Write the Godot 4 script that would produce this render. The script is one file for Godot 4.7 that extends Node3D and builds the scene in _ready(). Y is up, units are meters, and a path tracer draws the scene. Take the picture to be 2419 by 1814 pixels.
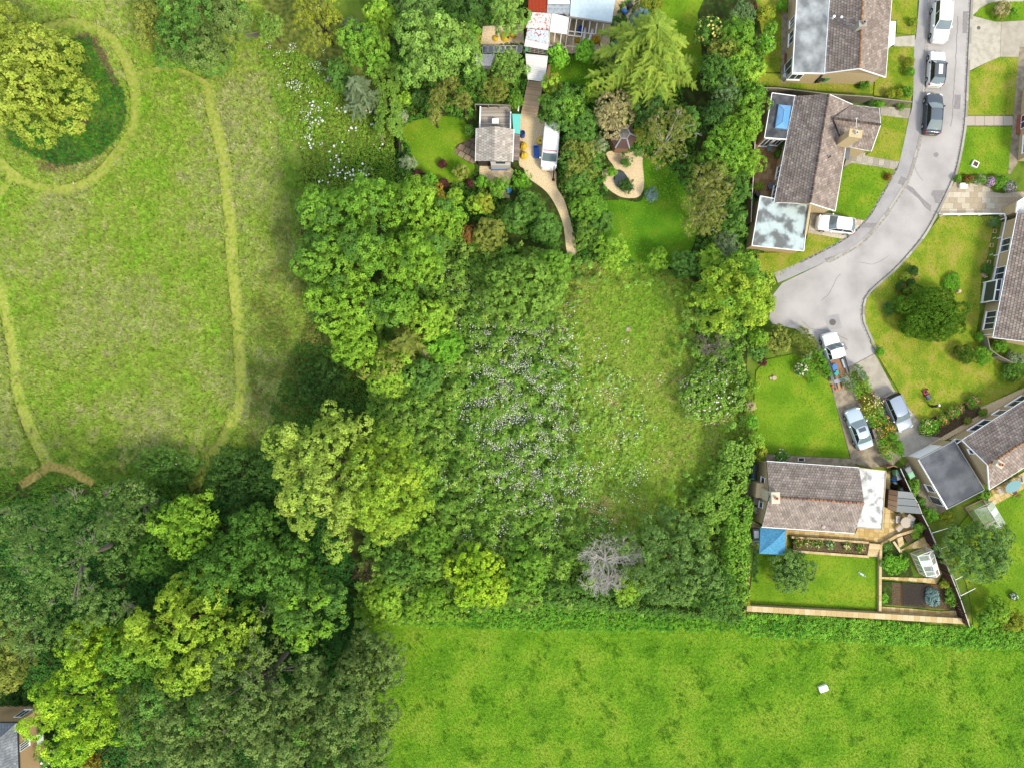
extends Node3D
# Aerial view of a bramble plot, gardens, bungalows and a close. Layout tables are written in source-pixel frames that P() turns into metres on the ground.

const H := 75.0      # height of the camera over the ground
const S := 0.047     # metres on the ground for one pixel of the survey frame
const FR := {"W": [0.0, 0.0, 0.91443], "A": [1100.0, 0.0, 3.6867], "B": [1650.0, 0.0, 2.8765], "C": [1650.0, 200.0, 3.949], "D": [1950.0, 450.0, 4.147], "E": [1750.0, 750.0, 3.3064], "F": [1750.0, 1050.0, 3.3064],
	"G": [0.0, 0.0, 3.16], "I": [0.0, 500.0, 2.553], "J": [0.0, 1050.0, 2.1716], "K": [600.0, 0.0, 2.765], "L": [650.0, 500.0, 3.3183], "M": [1200.0, 550.0, 3.3185], "N": [800.0, 1000.0, 2.212], "O": [900.0, 1400.0, 1.4562],
	"Q": [2140.0, 900.0, 22.12], "R": [1920.0, 770.0, 5.0286], "S": [1240.0, 0.0, 9.2174], "T": [1110.0, 240.0, 6.913], "U": [2160.0, 0.0, 5.027], "V": [2200.0, 60.0, 3.7717], "X": [2080.0, 1080.0, 7.9], "Y": [0.0, 1560.0, 6.533]}
const FOLIAGE := 0.68   # share of the colour seen in daylight that is the leaf's own
const FLAT := 0.5

var rng := RandomNumberGenerator.new()
var mats := {}
var taken := {}
var meshes := {}
var nz := {}
var lawns := []

func P(f: String, x: float, y: float, h := 0.0) -> Vector3:
	var r: Array = FR[f]
	var k := S * (H - h) / H
	return Vector3((r[0] + x / r[2] - 1209.5) * k, h, (r[1] + y / r[2] - 907.0) * k)

func PL(s: String, h := 0.0) -> PackedVector3Array:
	var out := PackedVector3Array()
	var f := "W"
	var t := s.split(" ", false)
	var i := 0
	while i < t.size():
		if FR.has(t[i]):
			f = t[i]
			i += 1
		else:
			out.append(P(f, t[i].to_float(), t[i + 1].to_float(), h))
			i += 2
	return out

func flat2(a: PackedVector3Array) -> PackedVector2Array:
	var o := PackedVector2Array()
	for p in a:
		o.append(Vector2(p.x, p.z))
	return o

func smooth(a: PackedVector3Array, closed := false, n := 6) -> PackedVector3Array:
	var o := PackedVector3Array()
	var m := a.size()
	for i in (m if closed else m - 1):
		var p0: Vector3 = a[(i - 1 + m) % m] if closed or i > 0 else a[0]
		var p1: Vector3 = a[i]
		var p2: Vector3 = a[(i + 1) % m]
		var p3: Vector3 = a[(i + 2) % m] if closed or i + 2 < m else a[m - 1]
		for k in n:
			o.append(p1.cubic_interpolate(p2, p0, p3, float(k) / n))
	if not closed:
		o.append(a[m - 1])
	return o

func R(a: float, b: float) -> float:
	return rng.randf_range(a, b)

func lin(r: float, g: float, b: float, k := 1.0) -> Color:
	var c := Color(r / 255.0, g / 255.0, b / 255.0).srgb_to_linear()
	return Color(c.r * k, c.g * k, c.b * k)

func hexl(s: String, k: float) -> Color:
	var c := Color.html(s).srgb_to_linear()
	return Color(c.r * k, c.g * k, c.b * k)

class MB:
	var v := PackedVector3Array()
	var n := PackedVector3Array()
	var c := PackedColorArray()
	var col := Color.WHITE
	var tinted := false
	func tri(a: Vector3, b: Vector3, d: Vector3) -> void:
		var m := (d - a).cross(b - a).normalized()
		v.append(a); v.append(b); v.append(d)
		n.append(m); n.append(m); n.append(m)
		c.append(col); c.append(col); c.append(col)
	func tris(a: Vector3, b: Vector3, d: Vector3, na: Vector3, nb: Vector3, nd: Vector3) -> void:
		var m := (d - a).cross(b - a)
		if m.dot(na + nb + nd) < 0.0:
			v.append(a); v.append(d); v.append(b)
			n.append(na); n.append(nd); n.append(nb)
		else:
			v.append(a); v.append(b); v.append(d)
			n.append(na); n.append(nb); n.append(nd)
		c.append(col); c.append(col); c.append(col)
	func quad(a: Vector3, b: Vector3, d: Vector3, e: Vector3) -> void:
		tri(a, b, d)
		tri(a, d, e)
	func box(x: Transform3D, s: Vector3) -> void:
		var h := s * 0.5
		var p: Array[Vector3] = []
		for k in [Vector3(-1, -1, -1), Vector3(1, -1, -1), Vector3(1, -1, 1), Vector3(-1, -1, 1), Vector3(-1, 1, -1), Vector3(1, 1, -1), Vector3(1, 1, 1), Vector3(-1, 1, 1)]:
			p.append(x * (k * h))
		quad(p[4], p[5], p[6], p[7]); quad(p[3], p[2], p[1], p[0])
		quad(p[0], p[1], p[5], p[4]); quad(p[1], p[2], p[6], p[5])
		quad(p[2], p[3], p[7], p[6]); quad(p[3], p[0], p[4], p[7])
	func at(o: Vector3, s: Vector3, turn := 0.0) -> void:
		box(Transform3D(Basis(Vector3.UP, turn), o), s)
	func beam(a: Vector3, b: Vector3, w: float, h: float) -> void:
		var d := b - a
		var z := d.normalized()
		var x := Vector3.UP.cross(z)
		x = Vector3.RIGHT if x.length() < 0.01 else x.normalized()
		var y := z.cross(x)
		box(Transform3D(Basis(x, y, z), (a + b) * 0.5), Vector3(w, h, d.length()))
	func prism(top: PackedVector3Array, y0: float) -> void:
		var f := PackedVector2Array()
		for p in top:
			f.append(Vector2(p.x, p.z))
		var t := Geometry2D.triangulate_polygon(f)
		if t.is_empty():
			print("no triangles: ", f)
		for i in range(0, t.size(), 3):
			var a := top[t[i]]
			var b := top[t[i + 1]]
			var d := top[t[i + 2]]
			if (d - a).cross(b - a).y < 0.0:
				tri(a, d, b)
			else:
				tri(a, b, d)
		var cw := Geometry2D.is_polygon_clockwise(f)
		for i in top.size():
			var a := top[i]
			var b := top[(i + 1) % top.size()]
			var a0 := Vector3(a.x, y0, a.z)
			var b0 := Vector3(b.x, y0, b.z)
			if cw:
				quad(a, a0, b0, b)
			else:
				quad(b, b0, a0, a)
	func slab(p: PackedVector3Array, thick: float) -> void:
		# a plate that follows p (a planar quad or triangle, any tilt), thickness straight down
		var q := PackedVector3Array()
		for a in p:
			q.append(a - Vector3(0, thick, 0))
		for i in range(1, p.size() - 1):
			if (p[i + 1] - p[0]).cross(p[i] - p[0]).y < 0.0:
				tri(p[0], p[i + 1], p[i]); tri(q[0], q[i], q[i + 1])
			else:
				tri(p[0], p[i], p[i + 1]); tri(q[0], q[i + 1], q[i])
		for i in p.size():
			var j := (i + 1) % p.size()
			quad(p[i], q[i], q[j], p[j])
	func tube(a: Vector3, b: Vector3, ra: float, rb: float, k := 6, caps := false) -> void:
		var z := (b - a).normalized()
		var x := z.cross(Vector3.UP if absf(z.y) < 0.9 else Vector3.RIGHT).normalized()
		var y := z.cross(x)
		for i in k:
			var t0 := TAU * i / k
			var t1 := TAU * (i + 1) / k
			var d0 := x * cos(t0) + y * sin(t0)
			var d1 := x * cos(t1) + y * sin(t1)
			tris(a + d0 * ra, b + d0 * rb, b + d1 * rb, d0, d0, d1)
			tris(a + d0 * ra, b + d1 * rb, a + d1 * ra, d0, d1, d1)
			if caps:
				tris(a, a + d0 * ra, a + d1 * ra, -z, -z, -z)
				tris(b, b + d0 * rb, b + d1 * rb, z, z, z)
	func lathe(o: Vector3, prof: Array, k := 16) -> void:
		# prof: [radius, height] pairs from the foot up
		for j in prof.size() - 1:
			var r0: float = prof[j][0]
			var y0: float = prof[j][1]
			var r1: float = prof[j + 1][0]
			var y1: float = prof[j + 1][1]
			for i in k:
				var t0 := TAU * i / k
				var t1 := TAU * (i + 1) / k
				var d0 := Vector3(cos(t0), 0, sin(t0))
				var d1 := Vector3(cos(t1), 0, sin(t1))
				var up := Vector3(0, y1 - y0, 0)
				var m0 := (d0 * (y1 - y0) + Vector3(0, r0 - r1, 0)).normalized()
				var m1 := (d1 * (y1 - y0) + Vector3(0, r0 - r1, 0)).normalized()
				if up.length() < 0.0001:
					m0 = Vector3.UP if r1 < r0 else Vector3.DOWN
					m1 = m0
				var a := o + d0 * r0 + Vector3(0, y0, 0)
				var b := o + d1 * r0 + Vector3(0, y0, 0)
				var e := o + d1 * r1 + Vector3(0, y1, 0)
				var f := o + d0 * r1 + Vector3(0, y1, 0)
				tris(a, b, e, m0, m1, m1)
				tris(a, e, f, m0, m1, m0)
	func torus(o: Vector3, r: float, w: float, squash := 1.0, k := 18, m := 8) -> void:
		for i in k:
			for j in m:
				var q: Array[Vector3] = []
				var nn: Array[Vector3] = []
				for u in [[i, j], [i + 1, j], [i + 1, j + 1], [i, j + 1]]:
					var t: float = TAU * u[0] / k
					var s: float = TAU * u[1] / m
					var d := Vector3(cos(t), 0, sin(t))
					nn.append(d * cos(s) + Vector3(0, sin(s), 0))
					q.append(o + d * (r + w * cos(s)) + Vector3(0, w * squash * sin(s), 0))
				tris(q[0], q[1], q[2], nn[0], nn[1], nn[2])
				tris(q[0], q[2], q[3], nn[0], nn[2], nn[3])
	func mesh() -> ArrayMesh:
		var a := []
		a.resize(Mesh.ARRAY_MAX)
		a[Mesh.ARRAY_VERTEX] = v
		a[Mesh.ARRAY_NORMAL] = n
		if tinted:
			a[Mesh.ARRAY_COLOR] = c
		var m := ArrayMesh.new()
		m.add_surface_from_arrays(Mesh.PRIMITIVE_TRIANGLES, a)
		return m

# ---------------------------------------------------------------- nodes
func numbered(called: String) -> String:
	if not taken.has(called):
		taken[called] = 0
		return called
	taken[called] += 1
	return "%s_%03d" % [called, taken[called]]

func thing(called: String, label: String, category: String, at := Vector3.ZERO, turn := 0.0, group := "") -> Node3D:
	var o := Node3D.new()
	o.name = numbered(called)
	add_child(o)
	o.position = at
	o.rotation.y = turn
	meta(o, label, category, group)
	return o

func meta(o: Node, label: String, category := "", group := "", kind := "") -> void:
	if label:
		o.set_meta("label", label)
	if category:
		o.set_meta("category", category)
	if group:
		o.set_meta("group", group)
	if kind:
		o.set_meta("kind", kind)

func part(parent: Node3D, called: String, shape, m: Material, own := false, kind := "") -> MeshInstance3D:
	# own: the shape is already in the parent's axes; else it is in the world's and is brought into them
	var o := MeshInstance3D.new()
	o.name = called
	o.mesh = shape.mesh() if shape is MB else shape
	o.material_override = m
	parent.add_child(o, true)
	if not own:
		var up: Transform3D = parent.transform
		var above := parent.get_parent()
		while above and above != self:
			up = above.transform * up
			above = above.get_parent()
		o.transform = up.affine_inverse()
	if kind:
		o.set_meta("kind", kind)
	return o

func lone(called: String, label: String, category: String, mb: MB, m: Material, group := "") -> MeshInstance3D:
	var o := MeshInstance3D.new()
	o.name = numbered(called)
	o.mesh = mb.mesh()
	o.material_override = m
	add_child(o)
	meta(o, label, category, group)
	return o

func struct(called: String, mb: MB, m: Material) -> MeshInstance3D:
	var o := MeshInstance3D.new()
	o.name = numbered(called)
	o.mesh = mb.mesh()
	o.material_override = m
	add_child(o)
	o.set_meta("kind", "structure")
	return o

func sheet(called: String, pts: PackedVector3Array, top: float, m: Material) -> MeshInstance3D:
	var q := PackedVector3Array()
	for p in pts:
		q.append(Vector3(p.x, top, p.z))
	var mb := MB.new()
	mb.prism(q, -0.02)
	if called == "lawn":
		lawns.append([pts, top, m])
	return struct(called, mb, m)

func put(buf: PackedFloat32Array, b: Basis, o: Vector3, c: Color) -> void:
	buf.append_array(PackedFloat32Array([b.x.x, b.y.x, b.z.x, o.x, b.x.y, b.y.y, b.z.y, o.y, b.x.z, b.y.z, b.z.z, o.z, c.r, c.g, c.b, 1.0]))

func copies(parent: Node, called: String, shape: Mesh, m: Material, buf: PackedFloat32Array) -> MultiMeshInstance3D:
	var mm := MultiMesh.new()
	mm.transform_format = MultiMesh.TRANSFORM_3D
	mm.use_colors = true
	mm.mesh = shape
	mm.instance_count = buf.size() / 16
	mm.buffer = buf
	var o := MultiMeshInstance3D.new()
	o.name = called
	o.multimesh = mm
	o.material_override = m
	parent.add_child(o, true)
	o.set_meta("kind", "stuff")
	return o

# ---------------------------------------------------------------- materials
func mat(key: String, c: Color, rough := 0.8, metal := 0.0, spec := 0.4) -> StandardMaterial3D:
	if mats.has(key):
		return mats[key]
	var m := StandardMaterial3D.new()
	m.albedo_color = c.linear_to_srgb()
	m.roughness = rough
	m.metallic = metal
	m.metallic_specular = spec
	mats[key] = m
	return m

func noise(freq: float, seed_: int, oct := 4, kind := FastNoiseLite.TYPE_SIMPLEX_SMOOTH) -> FastNoiseLite:
	var n := FastNoiseLite.new()
	n.noise_type = kind
	n.frequency = freq
	n.seed = seed_
	n.fractal_octaves = oct
	return n

func ramp_tex(cols: Array, stops: Array, freq: float, seed_: int, size := 512, oct := 5, kind := FastNoiseLite.TYPE_SIMPLEX_SMOOTH) -> NoiseTexture2D:
	var t := NoiseTexture2D.new()
	t.width = size
	t.height = size
	t.seamless = true
	t.seamless_blend_skirt = 0.25
	t.noise = noise(freq, seed_, oct, kind)
	var g := Gradient.new()
	var cc := PackedColorArray()
	for c in cols:
		cc.append(c.linear_to_srgb())
	g.offsets = PackedFloat32Array(stops)
	g.colors = cc
	t.color_ramp = g
	return t

func fine_tex() -> NoiseTexture2D:
	if not mats.has("_fine"):
		mats["_fine"] = ramp_tex([Color(0.62, 0.62, 0.62), Color(0.88, 0.88, 0.88), Color(1, 1, 1)], [0.2, 0.5, 0.8], 0.09, 77, 512, 4)
	return mats["_fine"]

func bump_tex() -> NoiseTexture2D:
	if not mats.has("_bump"):
		var t := NoiseTexture2D.new()
		t.width = 512
		t.height = 512
		t.seamless = true
		t.noise = noise(0.12, 5, 4)
		mats["_bump"] = t
	return mats["_bump"]

# a surface of mixed matter: a coloured ramp over metres `span`, grain over metres `grain`, relief in cm
func ground_mat(key: String, cols: Array, stops: Array, span: float, grain: float, rough := 0.95, relief := 0.0, freq := 0.012, seed_ := 1) -> StandardMaterial3D:
	if mats.has(key):
		return mats[key]
	var m := mat(key, Color.WHITE, rough, 0.0, 0.25)
	m.albedo_texture = ramp_tex(cols, stops, freq, seed_)
	m.uv1_triplanar = true
	m.uv1_world_triplanar = true
	m.uv1_scale = Vector3.ONE / span
	if grain > 0.0:
		m.detail_enabled = true
		m.detail_blend_mode = BaseMaterial3D.BLEND_MODE_MUL
		m.detail_albedo = fine_tex()
		m.detail_uv_layer = BaseMaterial3D.DETAIL_UV_2
		m.uv2_triplanar = true
		m.uv2_world_triplanar = true
		m.uv2_scale = Vector3.ONE / grain
	if relief > 0.0:
		m.heightmap_enabled = true
		m.heightmap_texture = bump_tex()
		m.heightmap_scale = relief
	return m

func leaf_mat(key := "leaf", rough := 0.68, back := 0.2) -> StandardMaterial3D:
	if mats.has(key):
		return mats[key]
	var m := mat(key, Color.WHITE, rough, 0.0, 0.16)
	m.vertex_color_use_as_albedo = true
	m.backlight_enabled = true
	m.backlight = Color(back, back, back * 0.75).linear_to_srgb()
	return m

func tint_mat(key := "tint", rough := 0.9, spec := 0.3) -> StandardMaterial3D:
	if mats.has(key):
		return mats[key]
	var m := mat(key, Color.WHITE, rough, 0.0, spec)
	m.vertex_color_use_as_albedo = true
	return m

# ---------------------------------------------------------------- plants
# palettes: colours as the leaves look in flat daylight
const PAL := {
	"oak_yellow": ["b0bd4c", "7f9834"], "oak_dark": ["7f974c", "58733a"], "wood_grey": ["80a052", "587e3a"], "wood_bright": ["93bb3c", "689a2d"], "wood_lime": ["aac23e", "7ea833"], "wood_yellow": ["aecb36", "80b32d"],
	"wood_deep": ["6c983c", "4d7a2c"], "mid": ["86b03e", "5e922f"], "mid_dark": ["709a40", "507a32"], "light": ["98ba58", "749e42"], "olive": ["9aa24a", "768639"], "gold": ["aab23e", "86962f"], "cedar": ["aabd4a", "789b3c"],
	"silver": ["b9c79a", "93a878"], "blue": ["8aa6a0", "6a8a85"], "maroon": ["6a3f3c", "4d3230"], "cream": ["cfc08d", "b0ac70"], "yew": ["6a932c", "4a6e1c"], "dark": ["5a7f3c", "3f612a"], "lime": ["a8cc45", "80b038"], "vivid": ["86c03c", "66a02e"],
	"sage": ["88a66c", "6a8c54"], "dead": ["b5aa93", "9a8f78"], "poplar": ["acc052", "7fa23a"], "birch": ["a0a454", "7c8a3c"], "bramble": ["8cb04a", "6a9436"], "nettle": ["7fae35", "5d9128"], "fern": ["709c44", "537d34"],
	"autumn": ["b08c38", "868a34"], "rust": ["96643a", "7d6f34"], "pine_grey": ["8c9c76", "6b8158"], "apple": ["7a9c4c", "5c8040"], "pink": ["d98a8a", "7fae3a"]}

func tone(pal: String, t: float) -> Color:
	var p: Array = PAL[pal]
	var c := hexl(p[0], FOLIAGE).lerp(hexl(p[1], FOLIAGE), clampf(t, 0.0, 1.0))
	return c

func leaf_shape(kind: String) -> ArrayMesh:
	if meshes.has(kind):
		return meshes[kind]
	var r := RandomNumberGenerator.new()
	r.seed = hash(kind)
	var mb := MB.new()
	var n := 15
	var ll := 0.46
	var lw := 0.27
	if kind == "fine":
		n = 22
		ll = 0.34
		lw = 0.16
	elif kind == "big":
		n = 12
		ll = 0.62
		lw = 0.4
	if kind == "grass":
		for i in 11:
			var a := r.randf() * TAU
			var d := Vector3(cos(a), 0, sin(a))
			var side := Vector3(-sin(a), 0, cos(a)) * r.randf_range(0.035, 0.06)
			var b := d * r.randf() * 0.18
			var lean := r.randf_range(0.25, 0.75)
			var m := b + d * lean * 0.4 + Vector3(0, 0.6, 0)
			var e := b + d * lean + Vector3(0, r.randf_range(0.7, 1.0), 0)
			mb.quad(b - side, b + side, m + side * 0.8, m - side * 0.8)
			mb.tri(m - side * 0.8, m + side * 0.8, e)
	elif kind == "spray":
		# a flat feathery spray along +z, as on cedars, spruces and thujas
		for i in 13:
			var z := i / 12.0
			for s in [-1.0, 1.0]:
				var l := 0.34 * (1.0 - z * 0.75) * r.randf_range(0.7, 1.15)
				var o := Vector3(0, -z * z * 0.22, z)
				var e := o + Vector3(s * l, r.randf_range(-0.10, 0.06), l * 0.65)
				var w := Vector3(0.0, 0.02, 0.055)
				mb.tri(o - w, e, o + w)
				mb.tri(o - w * 0.6 + Vector3(0, 0.03, 0), e * 0.6 + o * 0.4 + Vector3(0, 0.08, 0.05), o + w)
	elif kind == "flower":
		for i in 5:
			var a := TAU * i / 5.0
			var d := Vector3(cos(a), 0.12, sin(a))
			var q := Vector3(-sin(a), 0.0, cos(a)) * 0.34
			mb.quad(Vector3.ZERO, d * 0.6 + q, d, d * 0.6 - q)
	elif kind == "sword":
		for i in 26:
			var a := TAU * i / 26.0 + r.randf() * 0.2
			var up := r.randf_range(0.15, 1.0)
			var d := Vector3(cos(a), up, sin(a)).normalized()
			var q := Vector3(-sin(a), 0, cos(a)) * 0.045
			mb.quad(q * -1.0, q, d * 0.6 + q, d * 0.6 - q)
			mb.tri(d * 0.6 - q, d * 0.6 + q, d + Vector3(0, -0.15, 0))
	else:
		for i in n:
			var y := r.randf_range(-0.25, 1.0)
			var a := r.randf() * TAU
			var d := Vector3(cos(a) * sqrt(1.0 - y * y), y, sin(a) * sqrt(1.0 - y * y))
			var o := d * r.randf_range(0.12, 0.38)
			var u := (d + Vector3(r.randf_range(-1, 1), r.randf_range(-0.9, 0.5), r.randf_range(-1, 1)) * 0.8)
			var nn := (d + Vector3(0, 0.9, 0) + Vector3(r.randf_range(-1, 1), r.randf_range(-1, 1), r.randf_range(-1, 1)) * 0.35).normalized()
			u = (u - nn * u.dot(nn)).normalized()
			var s := nn.cross(u) * lw * 0.5
			var k := r.randf_range(0.75, 1.2)
			var tip := o + u * ll * k - nn * 0.05
			var midp := o + u * ll * 0.45 * k
			mb.tri(o, midp + s * k + nn * 0.035, tip)
			mb.tri(o, tip, midp - s * k + nn * 0.035)
	meshes[kind] = mb.mesh()
	return meshes[kind]

func unit(low: float) -> Vector3:
	var y := R(low, 1.0)
	var a := rng.randf() * TAU
	var q := sqrt(1.0 - y * y)
	return Vector3(cos(a) * q, y, sin(a) * q)

func facing(d: Vector3, spin: float) -> Basis:
	var x := d.cross(Vector3(0.31, 0.2, 0.93)).normalized()
	return Basis(x, d, x.cross(d)).rotated(d, spin)

# a crown of lobes, each covered in clusters of leaves; c is the centre of its widest part
func crown(parent: Node3D, c: Vector3, rad: Vector3, pal: String, o := {}) -> Array:
	var rm := (rad.x + rad.z) * 0.5
	var cs: float = o.get("cs", clampf(0.24 + rm * 0.055, 0.26, 0.5))
	var nl: int = o.get("lobes", clampi(int(8 + rm * 4.2), 8, 40))
	var lf: float = o.get("lf", clampf(1.4 / sqrt(float(nl)), 0.22, 0.5))
	var dens: float = o.get("dens", 0.85)
	var low: float = o.get("low", 0.45)
	var pal2: String = o.get("pal2", pal)
	var mix2: float = o.get("mix", 0.0)
	var edge := noise(0.9, int(c.x * 31.0 + c.z * 17.0) + 400, 2)
	var lc: Array[Vector3] = []
	var lr: Array[Vector3] = []
	var lt: Array[float] = []
	var tight: bool = o.get("tight", false)
	for i in nl:
		var y := 1.0 - (i + 0.5) / nl * (1.0 + low)
		var q := sqrt(maxf(0.0, 1.0 - y * y))
		var a := i * 2.39996 + R(-0.35, 0.35)
		var k := (1.0 - lf) * R(0.84, 1.14) * (1.0 + 0.24 * edge.get_noise_2d(cos(a) * 2.0, sin(a) * 2.0))
		lc.append(c + Vector3(cos(a) * q * rad.x, y * rad.y, sin(a) * q * rad.z) * k)
		if tight:
			k = 1.0 - lf
		lr.append(rad * lf * (R(0.78, 1.18) if tight else R(0.6, 1.3)) * Vector3(1, clampf(rm / rad.y, 0.6, 1.3), 1))
		lt.append(rng.randf())
	var buf := PackedFloat32Array()
	for i in nl:
		var m := (lr[i].x + lr[i].z) * 0.5
		var count := int(TAU * m * m * 1.1 / (cs * cs) * dens)
		var p2: String = pal2 if rng.randf() < mix2 else pal
		for k in count:
			var d := unit(-0.35)
			var p := lc[i] + d * lr[i] * R(0.78, 1.06)
			var inside := false
			for j in nl:
				if j != i and ((p - lc[j]) / lr[j]).length_squared() < 0.5:
					inside = true
					break
			if inside:
				continue
			var s := cs * R(0.55, 1.45)
			var t := lt[i] * 0.55 + rng.randf() * 0.45
			var col := tone(p2, t) * R(0.7, 1.3)
			put(buf, facing((d + Vector3(0, 0.35, 0)).normalized(), rng.randf() * TAU) * Basis.from_scale(Vector3(s, s * 0.8, s)), p - parent.position, col)
	for k in int(nl * 4 * dens):
		var p := c + unit(-0.6) * rad * R(0.2, 0.7)
		put(buf, facing(Vector3.UP, rng.randf() * TAU) * Basis.from_scale(Vector3.ONE * cs * 1.5), p - parent.position, tone(pal, rng.randf()))
	copies(parent, "crown", leaf_shape(o.get("leaf", "broad")), leaf_mat(), buf)
	return lc

func limbs(mb: MB, base: Vector3, fork: Vector3, ends: Array, r0: float, reach := 1.0) -> void:
	mb.tube(base, fork, r0, r0 * 0.72, 7)
	for e in ends:
		var m: Vector3 = fork.lerp(e, 0.5) + Vector3(R(-0.2, 0.2), R(0.0, 0.35), R(-0.2, 0.2)) * r0 * 2.0
		var q: Vector3 = fork.lerp(e, reach)
		mb.tube(fork, m, r0 * 0.5, r0 * 0.32, 5)
		mb.tube(m, q, r0 * 0.32, r0 * 0.1, 4)

func bark(key := "bark") -> StandardMaterial3D:
	var tones := {"bark": ["7a6a55", "4f4436"], "birch_bark": ["e2ddd0", "b5ae9f"], "grey_bark": ["b8b0a0", "8d8576"], "dead_bark": ["f4efe8", "d0c8be"]}
	if not mats.has(key):
		ground_mat(key, [hexl(tones[key][1], FLAT), hexl(tones[key][0], FLAT)], [0.3, 0.7], 1.3, 0.0, 0.9, 0.0, 0.03, 9)
	return mats[key]

# f, x, y: the crown's middle as the frame shows it; r: its half width there; top: its height in metres
func tree(f: String, x: float, y: float, r: float, top: float, pal: String, called: String, label: String, o := {}) -> Node3D:
	var hc: float = top * o.get("mid", 0.58)
	var c := P(f, x, y, hc)
	var rm: float = r / FR[f][2] * S * (H - hc) / H
	var rad := Vector3(rm, (top - hc) * 0.95, rm * o.get("asp", 1.0))
	var cat := "tree" if called.ends_with("tree") else "shrub"
	var t := thing(called, label, o.get("cat", cat), Vector3(c.x, 0, c.z), 0.0, o.get("group", ""))
	var ends := crown(t, c, rad, pal, o)
	var mb := MB.new()
	var r0 := clampf(top * 0.022, 0.03, 0.4)
	var few := []
	var step := maxi(1, ends.size() / int(o.get("limbs", 7)))
	for i in range(0, ends.size(), step):
		few.append(ends[i])
	limbs(mb, t.position - Vector3(0, 0.05, 0), Vector3(c.x, hc * 0.55, c.z), few, r0, o.get("reach", 0.95))
	part(t, "trunk" if top > 2.5 else "stem", mb, bark(o.get("bark", "bark")))
	if o.get("twigs", 0) > 0:
		var tw := MB.new()
		for i in int(o["twigs"]):
			var e: Vector3 = ends[rng.randi() % ends.size()]
			var d := ((e - c) / rad + Vector3(R(-0.6, 0.6), R(-0.2, 0.6), R(-0.6, 0.6))).normalized()
			twig(tw, e + d * rm * 0.08, d, rm * R(0.07, 0.12), 0.035, 2)
		part(t, "twig_spray", tw, bark(o.get("bark", "bark")), false, "stuff")
	if o.has("bloom"):
		var buf := PackedFloat32Array()
		for i in int(o.get("blooms", 40)):
			var d := unit(0.05)
			put(buf, facing(d, rng.randf() * TAU) * Basis.from_scale(Vector3.ONE * R(0.6, 1.2) * o.get("bloom_size", 0.12) * 0.5), c + d * rad * R(0.92, 1.08) - t.position, hexl(o["bloom"], FOLIAGE) * R(0.85, 1.1))
		copies(t, "blossom", leaf_shape("flower"), leaf_mat("petal", 0.7, 0.3), buf)
	return t

# leafy hedge along a line
func hedge(line: PackedVector3Array, width: float, high: float, pal: String, label: String, o := {}) -> Node3D:
	var mid := line[line.size() / 2]
	var t := thing(o.get("called", "hedge"), label, o.get("cat", "hedge"), Vector3(mid.x, 0, mid.z))
	var cs: float = o.get("cs", 0.34)
	var buf := PackedFloat32Array()
	var mb := MB.new()
	var lump := noise(0.5, int(mid.x * 10.0) + 50, 2)
	for i in line.size() - 1:
		var a := line[i]
		var b := line[i + 1]
		var l := a.distance_to(b)
		var u := (b - a).normalized()
		var s := Vector3(-u.z, 0, u.x)
		var area := l * (width + high * 1.6)
		for k in int(area / (cs * cs) * o.get("dens", 2.0)):
			var th := R(-0.15, PI + 0.15)
			var e := Vector2(signf(cos(th)) * pow(absf(cos(th)), 0.6), signf(sin(th)) * pow(absf(sin(th)), 0.6))
			var q := a + u * (R(-0.15, l + 0.15))
			var big := 1.0 + 0.28 * lump.get_noise_2d(q.x * 3.0, q.z * 3.0) + R(-0.12, 0.08)
			var p := q + s * e.x * width * 0.5 * big
			p.y = maxf(0.05, high * 0.42 + e.y * high * 0.52 * big)
			var d := (s * e.x + Vector3(0, e.y + 0.3, 0)).normalized()
			var sc := cs * R(0.7, 1.3)
			put(buf, facing(d, rng.randf() * TAU) * Basis.from_scale(Vector3.ONE * sc), p - t.position, tone(pal, 0.5 + 0.5 * lump.get_noise_2d(q.z * 2.0, q.x * 2.0) + R(-0.3, 0.3)) * R(0.85, 1.15))
		for k in maxi(1, int(l / 0.8)):
			var p := a + u * R(0, l)
			mb.tube(p - Vector3(0, 0.05 + p.y, 0), p + Vector3(R(-0.1, 0.1), high * 0.7, R(-0.1, 0.1)), 0.035, 0.015, 5)
	copies(t, "foliage", leaf_shape(o.get("leaf", "fine")), leaf_mat(), buf)
	part(t, "stem", mb, bark())
	if o.has("bloom"):
		var bb := PackedFloat32Array()
		for k in int(o.get("blooms", 30)):
			var i := rng.randi() % (line.size() - 1)
			var q := line[i].lerp(line[i + 1], rng.randf())
			var p := Vector3(q.x + R(-0.5, 0.5) * width, high * R(0.8, 1.05), q.z + R(-0.5, 0.5) * width)
			put(bb, facing(Vector3.UP, rng.randf() * TAU) * Basis.from_scale(Vector3.ONE * o.get("bloom_size", 0.14) * 0.5 * R(0.7, 1.2)), p - t.position, hexl(o["bloom"], FOLIAGE) * R(0.85, 1.1))
		copies(t, "blossom", leaf_shape("flower"), leaf_mat("petal", 0.7, 0.3), bb)
	return t

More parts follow.
